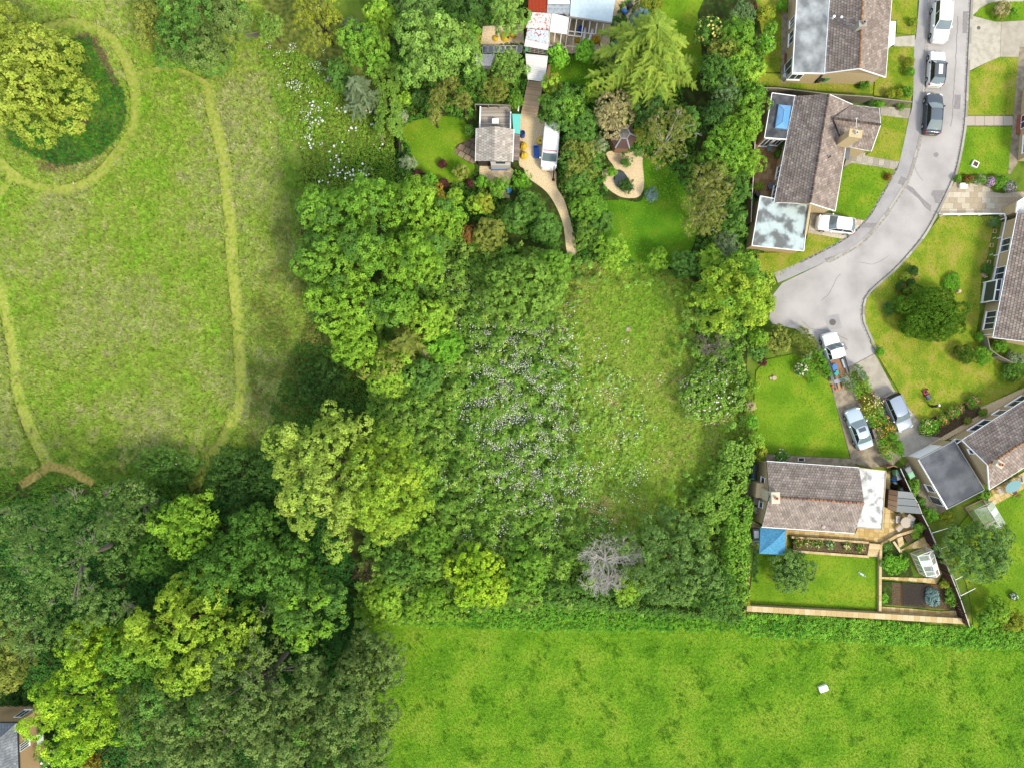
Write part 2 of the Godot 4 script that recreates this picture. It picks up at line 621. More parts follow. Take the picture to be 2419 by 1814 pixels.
func twig(mb: MB, p: Vector3, d: Vector3, l: float, r: float, depth: int) -> void:
	var m := p + d * l * 0.5 + Vector3(R(-1, 1), R(-0.5, 0.8), R(-1, 1)) * l * 0.13
	var d2 := (d + Vector3(R(-1, 1), R(-0.5, 0.7), R(-1, 1)) * 0.35).normalized()
	var q := m + d2 * l * 0.5
	var k := 5 if depth > 2 else 3
	mb.tube(p, m, maxf(r, 0.012), maxf(r * 0.82, 0.011), k)
	mb.tube(m, q, maxf(r * 0.82, 0.011), maxf(r * 0.62, 0.01), k)
	if depth == 0:
		return
	for i in (3 if depth > 1 else 2):
		var e := (d2 + Vector3(R(-1, 1), R(-0.35, 0.6), R(-1, 1)) * 0.8).normalized()
		twig(mb, m.lerp(q, R(0.1, 1.0)), e, l * R(0.5, 0.85), r * 0.58, depth - 1)

func bare_tree(f: String, x: float, y: float, r: float, top: float, called: String, label: String, bk: String, arms := 9, cat := "tree", depth := 4) -> Node3D:
	var hc := top * 0.6
	var c := P(f, x, y, hc)
	var rm: float = r / FR[f][2] * S * (H - hc) / H
	var t := thing(called, label, cat, Vector3(c.x, 0, c.z))
	var mb := MB.new()
	var fork := Vector3(c.x + R(-0.25, 0.25), top * 0.5, c.z + R(-0.25, 0.25))
	mb.tube(t.position - Vector3(0, 0.05, 0), fork, 0.05 + top * 0.02, 0.02 + top * 0.01, 7)
	part(t, "trunk", mb, bark(bk))
	for i in arms:
		var a := TAU * i / arms + R(-0.45, 0.45)
		var d := Vector3(cos(a), R(0.15, 1.3), sin(a)).normalized()
		var b := MB.new()
		twig(b, t.position.lerp(fork, R(0.5, 0.98)), d, rm * R(0.28, 0.55), (0.03 + top * 0.012) * R(0.6, 1.1), depth)
		part(t, "branch", b, bark(bk))
	return t

# a conifer whose branches droop from a straight trunk, whorl over whorl
func conifer(f: String, x: float, y: float, r: float, top: float, pal: String, called: String, label: String, arms := 46, spray := 0.85, droop := 0.45) -> Node3D:
	var hc := top * 0.45
	var c := P(f, x, y, hc)
	var rm: float = r / FR[f][2] * S * (H - hc) / H
	var t := thing(called, label, "tree", Vector3(c.x, 0, c.z))
	var mb := MB.new()
	mb.tube(t.position - Vector3(0, 0.05, 0), t.position + Vector3(0, top, 0), top * 0.022, 0.02, 8)
	part(t, "trunk", mb, bark())
	var br := MB.new()
	var buf := PackedFloat32Array()
	for i in arms:
		var u := float(i) / (arms - 1)
		var y0: float = lerpf(top * 0.22, top * 0.97, u)
		var l: float = rm * pow(1.0 - u, 0.75) * R(0.75, 1.12) + 0.25
		var a := i * 2.39996 + R(-0.3, 0.3)
		var d := Vector3(cos(a), 0, sin(a))
		var s := Vector3(-sin(a), 0, cos(a))
		var prev := t.position + Vector3(0, y0, 0)
		var n := maxi(3, int(l / (spray * 0.42)))
		for k in n:
			var w := (k + 1.0) / n
			var p := t.position + Vector3(0, y0, 0) + d * l * w + Vector3(0, 0.28 * l * w - droop * l * w * w, 0) + s * sin(w * 3.0 + i) * 0.12 * l
			br.tube(prev, p, 0.05 * (1.15 - w) * top / 10.0 + 0.008, 0.05 * (1.0 - w) * top / 10.0 + 0.008, 4)
			var col := tone(pal, 0.65 - 0.35 * w * rng.randf() + R(-0.25, 0.3))
			for sd in [-1.0, 1.0]:
				var sc := spray * R(0.8, 1.2) * (1.05 - 0.45 * w)
				var z: Vector3 = (d * 0.62 + s * sd + Vector3(0, R(-0.25, 0.1), 0)).normalized()
				var xx := Vector3.UP.cross(z).normalized()
				put(buf, Basis(xx, z.cross(xx), z) * Basis.from_scale(Vector3.ONE * sc), p - t.position, col * R(0.85, 1.15))
			if k == n - 1 or k % 2 == 0:
				var z2 := (p - prev).normalized()
				var x2 := Vector3.UP.cross(z2).normalized()
				put(buf, Basis(x2, z2.cross(x2), z2) * Basis.from_scale(Vector3.ONE * spray), p - t.position, col)
			prev = p
	part(t, "branch", br, bark())
	copies(t, "crown", leaf_shape("spray"), leaf_mat(), buf)
	return t

# ground cover: one object, clumps scattered over a polygon on a loose grid
func scatter(called: String, label: String, category: String, pts: PackedVector3Array, step: float, kind: String, size: Vector2, tall: float, cols: Array, o := {}) -> void:
	var f := flat2(pts)
	var lo := Vector2(1e9, 1e9)
	var hi := -lo
	for p in f:
		lo = lo.min(p)
		hi = hi.max(p)
	var holes: Array = o.get("holes", [])
	var paths: Array = o.get("paths", [])
	var n1 := noise(o.get("freq", 0.12), o.get("seed", 3), 3)
	var n2 := noise(o.get("freq", 0.12) * 5.0, o.get("seed", 3) + 1, 2)
	var mask: float = o.get("mask", -2.0)
	var wobble: float = o.get("wobble", 0.0)
	var edge_too: bool = o.get("loose", false)
	var streak: float = o.get("streak", 0.0)
	var rise: float = o.get("rise", 0.0)
	var base: float = o.get("base", 0.0)
	var pal := []
	for c in cols:
		pal.append(hexl(c, o.get("k", FOLIAGE)))
	var buf := PackedFloat32Array()
	var y := lo.y
	while y < hi.y:
		var x := lo.x
		while x < hi.x:
			var p := Vector2(x + R(0, step), y + R(0, step))
			x += step
			if mask > -1.5 and n1.get_noise_2d(p.x, p.y) + 0.35 * n2.get_noise_2d(p.x, p.y) < mask + R(-0.15, 0.15):
				continue
			var pw := p + Vector2(n2.get_noise_2d(p.x * 0.5, p.y * 0.5), n2.get_noise_2d(p.x * 0.5 + 80.0, p.y * 0.5)) * wobble
			if absf(p.x) > 62.0 or absf(p.y) > 48.0 or not Geometry2D.is_point_in_polygon(pw if edge_too else p, f):
				continue
			var skip := false
			for h in holes:
				if Geometry2D.is_point_in_polygon(pw, h):
					skip = true
					break
			if not skip:
				for w in paths:
					var q: PackedVector2Array = w[0]
					var near: float = w[1] * (0.92 + 0.35 * n2.get_noise_2d(p.x * 0.3, p.y * 0.3)) + R(-0.12, 0.26) if rng.randf() > 0.06 else 0.0
					for i in q.size() - 1:
						if Geometry2D.get_closest_point_to_segment(p, q[i], q[i + 1]).distance_squared_to(p) < near * near:
							skip = true
							break
					if skip:
						break
			if skip:
				continue
			var a := 0.5 + 0.5 * n1.get_noise_2d(p.x, p.y) * 1.5
			var b := 0.5 + 0.5 * n2.get_noise_2d(p.x + 40.0, p.y) * 1.3
			var t := clampf(a * 0.6 + b * 0.4 + R(-0.25, 0.25) + streak * n1.get_noise_2d(p.x * 0.25, p.y * 9.0), 0.0, 0.999) * (pal.size() - 1)
			var col: Color = pal[int(t)].lerp(pal[int(t) + 1], t - int(t)) * R(0.7, 1.3)
			var s := R(size.x, size.y)
			var yy := base + rise * clampf(0.5 + 0.9 * n1.get_noise_2d(p.x * 1.7 + 9.0, p.y * 1.7), 0.05, 1.2) * R(0.75, 1.1)
			var lean := Vector3(R(-0.4, 0.4), 1.0, R(-0.4, 0.4)).normalized()
			put(buf, facing(lean, rng.randf() * TAU) * Basis.from_scale(Vector3(s, s * tall, s)), Vector3(p.x, yy, p.y), col)
		y += step
	var m := copies(self, numbered(called), leaf_shape(kind), leaf_mat(o.get("mat", "leaf")), buf)
	meta(m, label, category, "", "stuff")

# ---------------------------------------------------------------- setting
func ribbon_points(line: PackedVector3Array, w: float) -> PackedVector3Array:
	var l := PackedVector3Array()
	var r := PackedVector3Array()
	for i in line.size():
		var d := (line[mini(i + 1, line.size() - 1)] - line[maxi(i - 1, 0)]).normalized()
		var s := Vector3(-d.z, 0, d.x) * w * 0.5
		l.append(line[i] + s)
		r.append(line[i] - s)
	r.reverse()
	l.append_array(r)
	return l

func ribbon(called: String, line: PackedVector3Array, w: float, top: float, m: Material) -> void:
	var mb := MB.new()
	for i in line.size() - 1:
		var d0 := (line[mini(i + 1, line.size() - 1)] - line[maxi(i - 1, 0)]).normalized()
		var d1 := (line[mini(i + 2, line.size() - 1)] - line[i]).normalized()
		var s0 := Vector3(-d0.z, 0, d0.x) * w * 0.5
		var s1 := Vector3(-d1.z, 0, d1.x) * w * 0.5
		var a := line[i] + Vector3(0, top, 0)
		var b := line[i + 1] + Vector3(0, top, 0)
		mb.tri(a + s0, b + s1, b - s1)
		mb.tri(a + s0, b - s1, a - s0)
	struct(called, mb, m)

func kerb(line: PackedVector3Array, w: float, top: float, m: Array) -> void:
	var o := Node3D.new()
	o.name = numbered("kerb")
	add_child(o)
	o.set_meta("kind", "structure")
	var left := 0.0
	var a := line[0]
	for i in line.size() - 1:
		var b := line[i + 1]
		left += a.distance_to(b)
		if left >= 0.85 or i == line.size() - 2:
			var start := a if left < 0.86 else a
			var mb := MB.new()
			mb.beam(start + Vector3(0, top * 0.5 - 0.02, 0), b + Vector3(0, top * 0.5 - 0.02, 0), w, top + 0.04)
			part(o, "kerb_stone", mb, m[rng.randi() % m.size()])
			a = b
			left = 0.0

func resample(line: PackedVector3Array, step: float) -> PackedVector3Array:
	var o := PackedVector3Array([line[0]])
	var left := 0.0
	for i in line.size() - 1:
		var a := line[i]
		var b := line[i + 1]
		var l := a.distance_to(b)
		var t := step - left
		while t < l:
			o.append(a.lerp(b, t / l))
			t += step
		left = l - (t - step)
	o.append(line[line.size() - 1])
	return o

# slabs laid on a bed, each a part of the bed; cut where they meet its edge
func paving(called: String, pts: PackedVector3Array, top: float, size: Vector2, turn: float, bond: float, bed: Material, tones: Array, gap := 0.018, piece := "paving_slab") -> MeshInstance3D:
	var q := PackedVector3Array()
	for p in pts:
		q.append(Vector3(p.x, top - 0.012, p.z))
	var mb := MB.new()
	mb.prism(q, -0.02)
	var o := struct(called, mb, bed)
	var area := flat2(pts)
	var mid := Vector2.ZERO
	for p in area:
		mid += p / area.size()
	var reach := 0.0
	for p in area:
		reach = maxf(reach, p.distance_to(mid))
	var full := MB.new()
	full.at(Vector3(0, -0.02, 0), Vector3(size.x - gap, 0.04, size.y - gap))
	var shared := full.mesh()
	var u := Vector2(cos(turn), sin(turn))
	var v := Vector2(-sin(turn), cos(turn))
	var made := 0
	for j in range(-int(reach / size.y) - 1, int(reach / size.y) + 2):
		for i in range(-int(reach / size.x) - 2, int(reach / size.x) + 3):
			var c := mid + u * (i + (bond if j % 2 else 0.0)) * size.x + v * j * size.y
			if c.distance_to(mid) > reach + size.x or made >= 300:
				continue
			var hx := (size.x - gap) * 0.5
			var hy := (size.y - gap) * 0.5
			var cell := PackedVector2Array([c + u * hx + v * hy, c - u * hx + v * hy, c - u * hx - v * hy, c + u * hx - v * hy])
			for piece_ in Geometry2D.intersect_polygons(cell, area):
				var ar := 0.0
				for k in piece_.size():
					ar += piece_[k].cross(piece_[(k + 1) % piece_.size()]) * 0.5
				if absf(ar) < size.x * size.y * 0.12:
					continue
				var m: Material = tones[rng.randi() % tones.size()]
				made += 1
				if absf(ar) > (size.x - gap) * (size.y - gap) * 0.995:
					var s := part(o, piece, shared, m, true)
					s.transform = Transform3D(Basis(Vector3.UP, -turn), Vector3(c.x, top + R(-0.004, 0.004), c.y))
				else:
					var e := PackedVector3Array()
					for k in piece_:
						e.append(Vector3(k.x, top, k.y))
					var cut := MB.new()
					cut.prism(e, top - 0.03)
					part(o, piece, cut, m, true)
	return o

func tones(key: String, hexes: Array, rough := 0.9, span := 0.8) -> Array:
	var o := []
	if not mats.has("_tone"):
		mats["_tone"] = ramp_tex([Color(0.72, 0.72, 0.72), Color(0.88, 0.88, 0.88), Color(1, 1, 1)], [0.25, 0.5, 0.8], 0.02, 20)
	for i in hexes.size():
		var k := key + str(i)
		if not mats.has(k):
			var m := mat(k, hexl(hexes[i], FLAT * 1.12), rough, 0.0, 0.3)
			m.albedo_texture = mats["_tone"]
			m.uv1_triplanar = true
			m.uv1_world_triplanar = true
			m.uv1_scale = Vector3.ONE / (span * 1.7)
			m.uv1_offset = Vector3(i * 0.37, i * 0.21, i * 0.53)
		o.append(mats[k])
	return o

var lawn: Material
var lawn_dry: Material
var road_line: PackedVector3Array

func setting() -> void:
	var turf := ground_mat("turf", [hexl("5c7a26", FLAT), hexl("7c9a33", FLAT), hexl("93a348", FLAT)], [0.25, 0.5, 0.8], 23.0, 1.9, 1.0, 2.0, 0.012, 4)
	var mb := MB.new()
	mb.quad(Vector3(-900, 0, -900), Vector3(900, 0, -900), Vector3(900, 0, 900), Vector3(-900, 0, 900))
	struct("ground", mb, turf)
	var soil := ground_mat("soil", [hexl("4a4a26", FLAT), hexl("3f5a22", FLAT), hexl("5d6b30", FLAT)], [0.3, 0.5, 0.75], 9.0, 1.1, 1.0, 3.0, 0.02, 6)
	lawn = ground_mat("lawn", [hexl("719f1e", FLAT), hexl("86af26", FLAT), hexl("a0b534", FLAT)], [0.25, 0.52, 0.85], 26.0, 1.3, 1.0, 1.2, 0.012, 11)
	lawn_dry = ground_mat("lawn_dry", [hexl("82a326", FLAT), hexl("a3b233", FLAT), hexl("bcb355", FLAT)], [0.25, 0.5, 0.82], 19.0, 1.3, 1.0, 1.2, 0.014, 12)
	var lawn_deep := ground_mat("lawn_deep", [hexl("528c18", FLAT), hexl("659d1e", FLAT), hexl("7fa62a", FLAT)], [0.25, 0.55, 0.85], 22.0, 1.3, 1.0, 1.2, 0.014, 13)
	var pasture := ground_mat("pasture", [hexl("6a9f20", FLAT), hexl("86b628", FLAT), hexl("a2be3c", FLAT)], [0.25, 0.5, 0.82], 41.0, 1.1, 1.0, 3.0, 0.014, 14)
	var tar := ground_mat("tarmac", [hexl("c3beba", FLAT), hexl("d2cdca", FLAT), hexl("dcd7d3", FLAT)], [0.22, 0.5, 0.8], 29.0, 1.2, 0.9, 0.3, 0.012, 21)
	var tar_path := ground_mat("tarmac_path", [hexl("bab7b8", FLAT), hexl("c3c0c0", FLAT), hexl("cbc8c7", FLAT)], [0.2, 0.5, 0.85], 17.0, 1.2, 0.9, 0.3, 0.02, 22)
	var tar_new := ground_mat("tarmac_new", [hexl("a39e9f", FLAT), hexl("aba6a6", FLAT), hexl("b2adac", FLAT)], [0.25, 0.5, 0.8], 3.0, 0.7, 0.9, 0.3, 0.02, 23)
	var concrete := ground_mat("concrete", [hexl("c2b9a9", FLAT), hexl("cec5b4", FLAT), hexl("d7cebe", FLAT)], [0.25, 0.5, 0.8], 13.0, 1.1, 0.9, 0.3, 0.02, 24)
	var concrete_old := ground_mat("concrete_old", [hexl("a0937f", FLAT), hexl("b4a790", FLAT), hexl("c4b69e", FLAT)], [0.25, 0.5, 0.8], 9.0, 1.0, 0.9, 0.4, 0.02, 25)
	var concrete_pale := ground_mat("concrete_pale", [hexl("cdc7b5", FLAT), hexl("dbd5c3", FLAT), hexl("e4decd", FLAT)], [0.25, 0.5, 0.8], 9.0, 1.1, 0.9, 0.2, 0.02, 26)
	var gravel := ground_mat("gravel", [hexl("d8bd90", FLAT * 1.35), hexl("e8d0a6", FLAT * 1.35), hexl("f2dfbc", FLAT * 1.35)], [0.25, 0.5, 0.8], 3.0, 0.45, 0.95, 1.5, 0.03, 27)
	var earth := ground_mat("earth", [hexl("5d4d3a", FLAT), hexl("75624a", FLAT), hexl("8d7960", FLAT)], [0.25, 0.5, 0.8], 3.0, 0.6, 1.0, 2.0, 0.03, 28)
	var mown := ground_mat("mown", [hexl("a8bb44", FLAT), hexl("bac85a", FLAT), hexl("c9c872", FLAT)], [0.3, 0.5, 0.75], 5.0, 0.8, 1.0, 1.5, 0.02, 29)
	var worn := ground_mat("worn", [hexl("9a9450", FLAT), hexl("b0a45a", FLAT), hexl("bfae6c", FLAT)], [0.3, 0.5, 0.75], 5.0, 0.8, 1.0, 1.5, 0.02, 30)
	mats["_soil"] = soil
	mats["_earth"] = earth
	mats["_gravel"] = gravel
	mats["_concrete"] = concrete
	mats["_concrete_old"] = concrete_old

	# meadow, wood floor, thicket floor, pasture
	var meadow_floor := ground_mat("meadow_floor", [hexl("63742c", FLAT), hexl("7d8c3a", FLAT), hexl("96994d", FLAT)], [0.3, 0.5, 0.75], 7.0, 0.8, 1.0, 3.0, 0.02, 31)
	sheet("meadow", PL("-60 -60 640 -60 860 230 860 400 660 470 690 800 590 960 430 1060 -60 1060"), 0.004, meadow_floor)
	sheet("wood_floor", PL("-60 1040 430 1045 600 950 760 1190 770 1300 800 1380 780 1720 -60 1720"), 0.008, soil)
	sheet("thicket_floor", PL("640 380 850 300 1260 560 1660 590 1615 730 1610 1345 760 1320 600 950 690 800 650 500"), 0.012, soil)
	sheet("garden_floor", PL("830 -40 1660 -40 1650 620 1260 575 850 420"), 0.016, soil)
	sheet("pasture", PL("770 1330 1610 1345 2260 1370 2260 1720 760 1720"), 0.006, pasture)
	var glade := ground_mat("glade_floor", [hexl("6d8a2c", FLAT), hexl("869f3c", FLAT), hexl("9aa84c", FLAT)], [0.3, 0.5, 0.75], 8.0, 0.9, 1.0, 3.0, 0.02, 32)
	sheet("glade", smooth(PL("1235 600 1380 590 1500 640 1480 760 1560 830 1600 930 1500 1050 1430 1120 1300 1150 1240 1080 1235 900 1215 730"), true), 0.024, glade)

	# mown ways through the meadow
	var ring := smooth(PL("G 180 280 330 215 480 175 640 195 800 270 910 400 970 540 1010 700 1010 850 980 980 900 1110 760 1280 600 1390 430 1420 250 1390 80 1300 -60 1150"))
	var link := smooth(PL("G 985 565 1130 530 1250 510 1420 560 1560 640"))
	var long_way := smooth(PL("G 1540 590 1580 800 1640 1050 1680 1250 1700 1500 I 1390 50 1400 300 1430 600 1445 850 1450 1050 1440 1180 1370 1330 1300 1430 1240 1530 1180 1640 J 1000 215"))
	var side_way := smooth(PL("I -60 330 0 480 40 640 80 850 100 1050 140 1200 190 1330 250 1450 300 1540"))
	var fork_a := smooth(PL("I 290 1530 240 1575 190 1605 120 1650"))
	var fork_b := smooth(PL("I 280 1530 360 1545 440 1570 560 1640"))
	var spur := smooth(PL("G 75 1320 20 1420 -60 1560"))
	ribbon("mown_path", ring, 1.2, 0.02, mown)
	ribbon("mown_path", link, 0.6, 0.024, mown)
	ribbon("mown_path", long_way, 1.35, 0.03, mown)
	ribbon("mown_path", side_way, 1.3, 0.02, mown)
	ribbon("mown_path", fork_a, 1.0, 0.026, worn)
	ribbon("mown_path", fork_b, 1.0, 0.034, worn)
	ribbon("mown_path", spur, 0.9, 0.034, mown)
	nz["ways"] = [[flat2(resample(ring, 0.8)), 0.62], [flat2(resample(link, 0.8)), 0.34], [flat2(resample(long_way, 0.8)), 0.68], [flat2(resample(side_way, 0.8)), 0.66], [flat2(resample(fork_a, 0.7)), 0.6], [flat2(resample(fork_b, 0.7)), 0.6], [flat2(resample(spur, 0.7)), 0.45]]

	# the close: carriageway, footway, kerbs, repairs
	var west := smooth(PL("U 170 -60 U 135 500 U 110 1000 C 2080 300 2065 480 2020 660 1950 880 1850 1050 1720 1240 1500 1480 1200 1650"))
	var east := smooth(PL("U 685 -60 U 640 850 U 605 1500 V 240 1250 195 1380 60 1659 D 1000 400 880 560 700 760 520 920 410 1030 372 1150 380 1290 440 1430 495 1560"))
	var rim := PackedVector3Array(west)
	rim.append_array(PL("W 1690 612 1668 640 1662 690 E 250 50 430 90 560 180 640 320 690 400 800 405 870 378 1045 285"))
	var back := PackedVector3Array(east)
	back.reverse()
	rim.append_array(back)
	sheet("road", rim, 0.03, tar)
	var foot := PackedVector3Array(west)
	var far := smooth(PL("B 1503 -40 1478 240 1465 320 1455 690 1430 800 C 1960 330 1875 720 1840 800 1700 1050 1560 1270 1350 1450 950 1659"))
	far.append_array(PL("W 1672 590 1680 612"))
	far.reverse()
	foot.append_array(far)
	sheet("footway", foot, 0.125, tar_path)
	var grime := ground_mat("gutter_dirt", [hexl("a8a39a", FLAT), hexl("beb9b4", FLAT), hexl("cfcac7", FLAT)], [0.3, 0.5, 0.7], 5.0, 0.8, 0.95, 0.0, 0.03, 34)
	var gl := PackedVector3Array()
	var gr := PackedVector3Array()
	for i in west.size():
		gl.append(west[i] + Vector3(0.2, 0, 0.08))
	for i in east.size():
		gr.append(east[i] - Vector3(0.2, 0, -0.02))
	ribbon("gutter_strip", gl, 0.26, 0.035, grime)
	ribbon("gutter_strip", gr, 0.26, 0.035, grime)
	far.reverse()
	ribbon("moss_edge", far.slice(40, far.size() - 2), 0.22, 0.131, ground_mat("moss_edge", [hexl("5f5a4c", FLAT), hexl("8f8c84", FLAT), hexl("b5b2b0", FLAT)], [0.3, 0.5, 0.68], 4.0, 0.6, 0.95, 0.0, 0.03, 35))
	var stone := tones("kerbtone", ["b8b2a8", "c8c2b6", "aaa49a"], 0.85)
	kerb(resample(west, 0.91), 0.2, 0.145, stone)
	kerb(resample(east, 0.91), 0.24, 0.145, stone)
	for s in ["U 582 135 672 135 660 395 575 393", "U 485 1125 556 1128 546 1302 472 1295", "C 1925 925 2000 960 2090 1060 2172 1130 2172 1190 2110 1140 2060 1070 1960 985 1905 945", "D 1055 0 1200 0 1130 130 1075 125 1068 75 1035 45",
			"R 318 215 372 190 420 275 345 320", "V 45 1130 66 1140 68 1160 50 1176 26 1170 22 1145"]:
		sheet("road_repair", PL(s), 0.034, tar_new)
	for s in ["C 1890 857 1938 880 1905 945 1855 925", "C 1545 1290 1680 1295 1640 1340 1500 1335", "C 1410 1530 1465 1500 1470 1515 1420 1545", "C 1170 1625 1310 1585 1318 1598 1190 1650"]:
		sheet("footway_repair", PL(s), 0.129, tar_new)
	var crack := mat("crack", hexl("8d8885", FLAT), 0.95)
	for k in [["D 150 820 90 900 40 1010 -40 1080", 0.05], ["D 620 640 480 720 330 700", 0.04], ["E 480 30 560 90 700 110 840 180", 0.05], ["C 2000 700 2040 820 2100 900", 0.04], ["U 300 600 330 820 310 1080", 0.05], ["U 520 200 500 600 470 1100 440 1500", 0.06]]:
		var wl := PackedVector3Array()
		for p in resample(smooth(PL(k[0])), 0.4):
			wl.append(p + Vector3(R(-0.06, 0.06), 0, R(-0.06, 0.06)))
		ribbon("road_crack", wl, k[1], 0.038, crack)
	# manhole in the turning head, set in its square
	var cover := mat("iron", hexl("77716d", FLAT), 0.7, 0.3)
	sheet("road_repair", PL("D -10 1230 130 1212 165 1350 20 1370"), 0.034, tar_path)
	var mh := thing("manhole_cover", "round iron manhole cover in the turning head above the pickup", "manhole cover", P("D", 72, 1292))
	var mm := MB.new()
	mm.lathe(Vector3(0, 0.02, 0), [[0.36, 0.0], [0.36, 0.026], [0.31, 0.03], [0.29, 0.022], [0.0, 0.022]], 20)
	part(mh, "lid", mm, cover, true)
	for s in [[0, 0], [0.1, 0.08], [-0.1, -0.08]]:
		var rb := MB.new()
		rb.at(Vector3(s[0], 0.045, s[1]), Vector3(0.42, 0.008, 0.03), 0.6)
		part(mh, "rib", rb, cover, true)

	# front gardens, drives and paths
	sheet("lawn", PL("B 1300 -40 1492 -40 1476 238 1345 228 1345 140 1308 140"), 0.12, lawn_dry)
	sheet("lawn", PL("B 1290 322 1466 322 1456 640 1440 690 1190 650 1200 540 1272 525"), 0.12, lawn_dry)
	sheet("front_path", PL("B 1335 255 1470 242 1466 320 1325 318"), 0.13, concrete_pale)
	sheet("lawn", PL("B 415 500 560 505 575 560 1190 565 1185 640 890 625 545 590 400 580"), 0.09, lawn_dry)
	sheet("side_path", PL("B 565 90 612 90 600 520 740 530 1190 545 1190 575 560 568"), 0.10, concrete_old)
	sheet("lawn", PL("B 385 -40 610 -40 575 330 555 490 430 490 440 300"), 0.07, lawn_dry)
	sheet("lawn", PL("C 1702 285 1955 325 1876 720 1555 665 1620 620"), 0.12, lawn_dry)
	sheet("lawn", PL("C 1430 735 1840 797 1700 1050 1560 1268 1420 1240 1240 1200 1350 785"), 0.12, lawn)
	sheet("lawn", PL("C 1020 1390 1350 1442 950 1655 W 1680 600 1640 585 C 540 1575 980 1560"), 0.12, lawn_dry)
	sheet("lawn", PL("D 1125 256 1640 256 1630 420 1600 560 1560 760 1520 900 1500 1250 1470 1420 1560 1500 1620 1560 E 2230 470 2150 565 1870 700 1750 665 1600 735 1400 815 1300 690 1060 280 1015 200 D 445 1420 388 1290 380 1150 420 1035 530 925 710 765 890 565 1010 405"), 0.12, lawn_dry)
	sheet("lawn", PL("E 120 420 200 330 420 285 560 420 690 500 720 600 852 1096 400 1075 200 1055 130 900 100 700"), 0.11, lawn)
	sheet("lawn", PL("F 110 820 420 830 985 870 1066 878 1064 1282 60 1236"), 0.11, lawn)
	sheet("lawn", PL("U 650 856 830 765 1000 685 1235 685 1205 1000 1172 1370 620 1372"), 0.12, lawn_dry)
	sheet("lawn", PL("V 300 905 720 905 682 1325 222 1330 260 1200"), 0.12, lawn)
	sheet("lawn", PL("U 700 190 790 95 880 45 940 32 1400 20 1400 240 960 262"), 0.13, lawn)
	sheet("drive", PL("U 690 -40 1400 -40 1400 20 940 30 880 42 700 180 700 195 960 264 1030 262 1015 680 830 760 645 850"), 0.11, concrete_pale)
	sheet("drive", PL("U 1032 264 1400 242 1400 560 1250 562 1235 682 1018 680"), 0.115, concrete)
	sheet("side_path", PL("U 1252 562 1420 550 V 840 640 770 1230 700 1330 683 1325 720 905 730 800 775 290"), 0.10, concrete_old)
	sheet("drive", PL("E 870 378 1045 285 1200 570 1400 815 1390 910 1560 935 1310 1085 1260 1085 1265 1010 1100 760 990 540 900 420"), 0.10, concrete)
	sheet("drive", PL("E 690 400 800 405 870 380 900 420 840 440 880 560 950 700 1100 1000 1260 1085 1180 1160 1000 1170 860 1130 858 1096 720 590 690 500"), 0.095, concrete_old)
	sheet("front_path", PL("E 200 1062 400 1078 858 1100 900 1160 1050 1185 400 1135 200 1120"), 0.10, concrete_old)
	sheet("front_path", PL("E 1565 932 1862 760 1872 702 2160 572 2230 545 2230 590 1900 790 1345 1090 1320 1082"), 0.112, gravel)
	sheet("border_bed", PL("E 1400 815 1600 735 1750 660 1870 700 1860 760 1560 935 1400 905"), 0.105, earth)
	sheet("lawn", PL("F 2230 330 1940 470 1800 520 1700 640 1640 800 1760 1080 1800 1250 1820 1430 2230 1440"), 0.09, lawn)
	sheet("side_path", PL("F 1310 110 1390 118 1615 500 1520 560 1400 440 1270 200"), 0.10, concrete_old)
	sheet("side_path", PL("E 20 1150 100 1130 F 80 600 20 600"), 0.09, concrete_old)

	# gardens behind: lawns, gravel yards
	sheet("lawn", smooth(PL("K 960 850 1080 780 1250 760 1370 790 1420 900 1320 960 1440 1080 1380 1180 1200 1190 1060 1130 1030 1000"), true), 0.05, lawn)
	sheet("lawn", PL("A 730 560 900 480 1200 540 1330 560 1300 700 1150 760 1000 740 900 730 740 680"), 0.05, lawn_deep)
	sheet("lawn", PL("A 1690 -40 2090 -40 2020 120 2050 350 2060 540 1980 760 1850 760 1780 500 1720 200"), 0.05, lawn)
	sheet("lawn", smooth(PL("A 1540 1380 1700 1400 1800 1480 1900 1650 W 1510 470 1480 560 1400 575 1330 540 1295 500 1300 440 1340 432 1388 430"), true), 0.05, lawn_deep)
	sheet("gravel_yard", smooth(PL("T 830 215 1110 260 1250 420 1230 1100 1400 1130 1420 1400 1560 1659 W 1246 540 1226 548 1215 480 1185 420 T 960 1250 880 1100 800 1000 820 500"), true), 0.06, gravel)
	sheet("gravel_yard", PL("T 160 1040 330 1030 640 1050 720 1130 640 1340 650 1580 480 1570 420 1380 240 1380 150 1250"), 0.065, gravel)
	sheet("gravel_yard", PL("S 1965 -40 2240 -40 A 1560 -40 1540 70 1470 160 1400 260 1290 300 1270 200"), 0.06, gravel)
	sheet("gravel_yard", PL("A 150 230 500 210 510 400 130 390"), 0.06, gravel)
	sheet("paved_yard", PL("S 900 400 1880 500 1840 1120 960 1170 520 1030 540 700"), 0.06, gravel)
	sheet("gravel_path", smooth(PL("A 1250 1320 1530 1310 1540 1420 1555 1600 W 1385 420 1370 428 1340 425 1310 405 A 1190 1560 1200 1480 1290 1460 1240 1380"), true), 0.07, gravel)

# ---------------------------------------------------------------- buildings
const TILE := ["a29389", "ae9f95", "95867d", "b9ada4", "8a7c74", "c4b8ae", "9c8b80", "ab9d94"]
const TILE_PINK := ["a3968d", "afa298", "968980", "bdb1a8", "8c807a", "aa9c92"]
const SLATE := ["9aa1ab", "a7aeb8", "8b929c", "b2b8c0"]

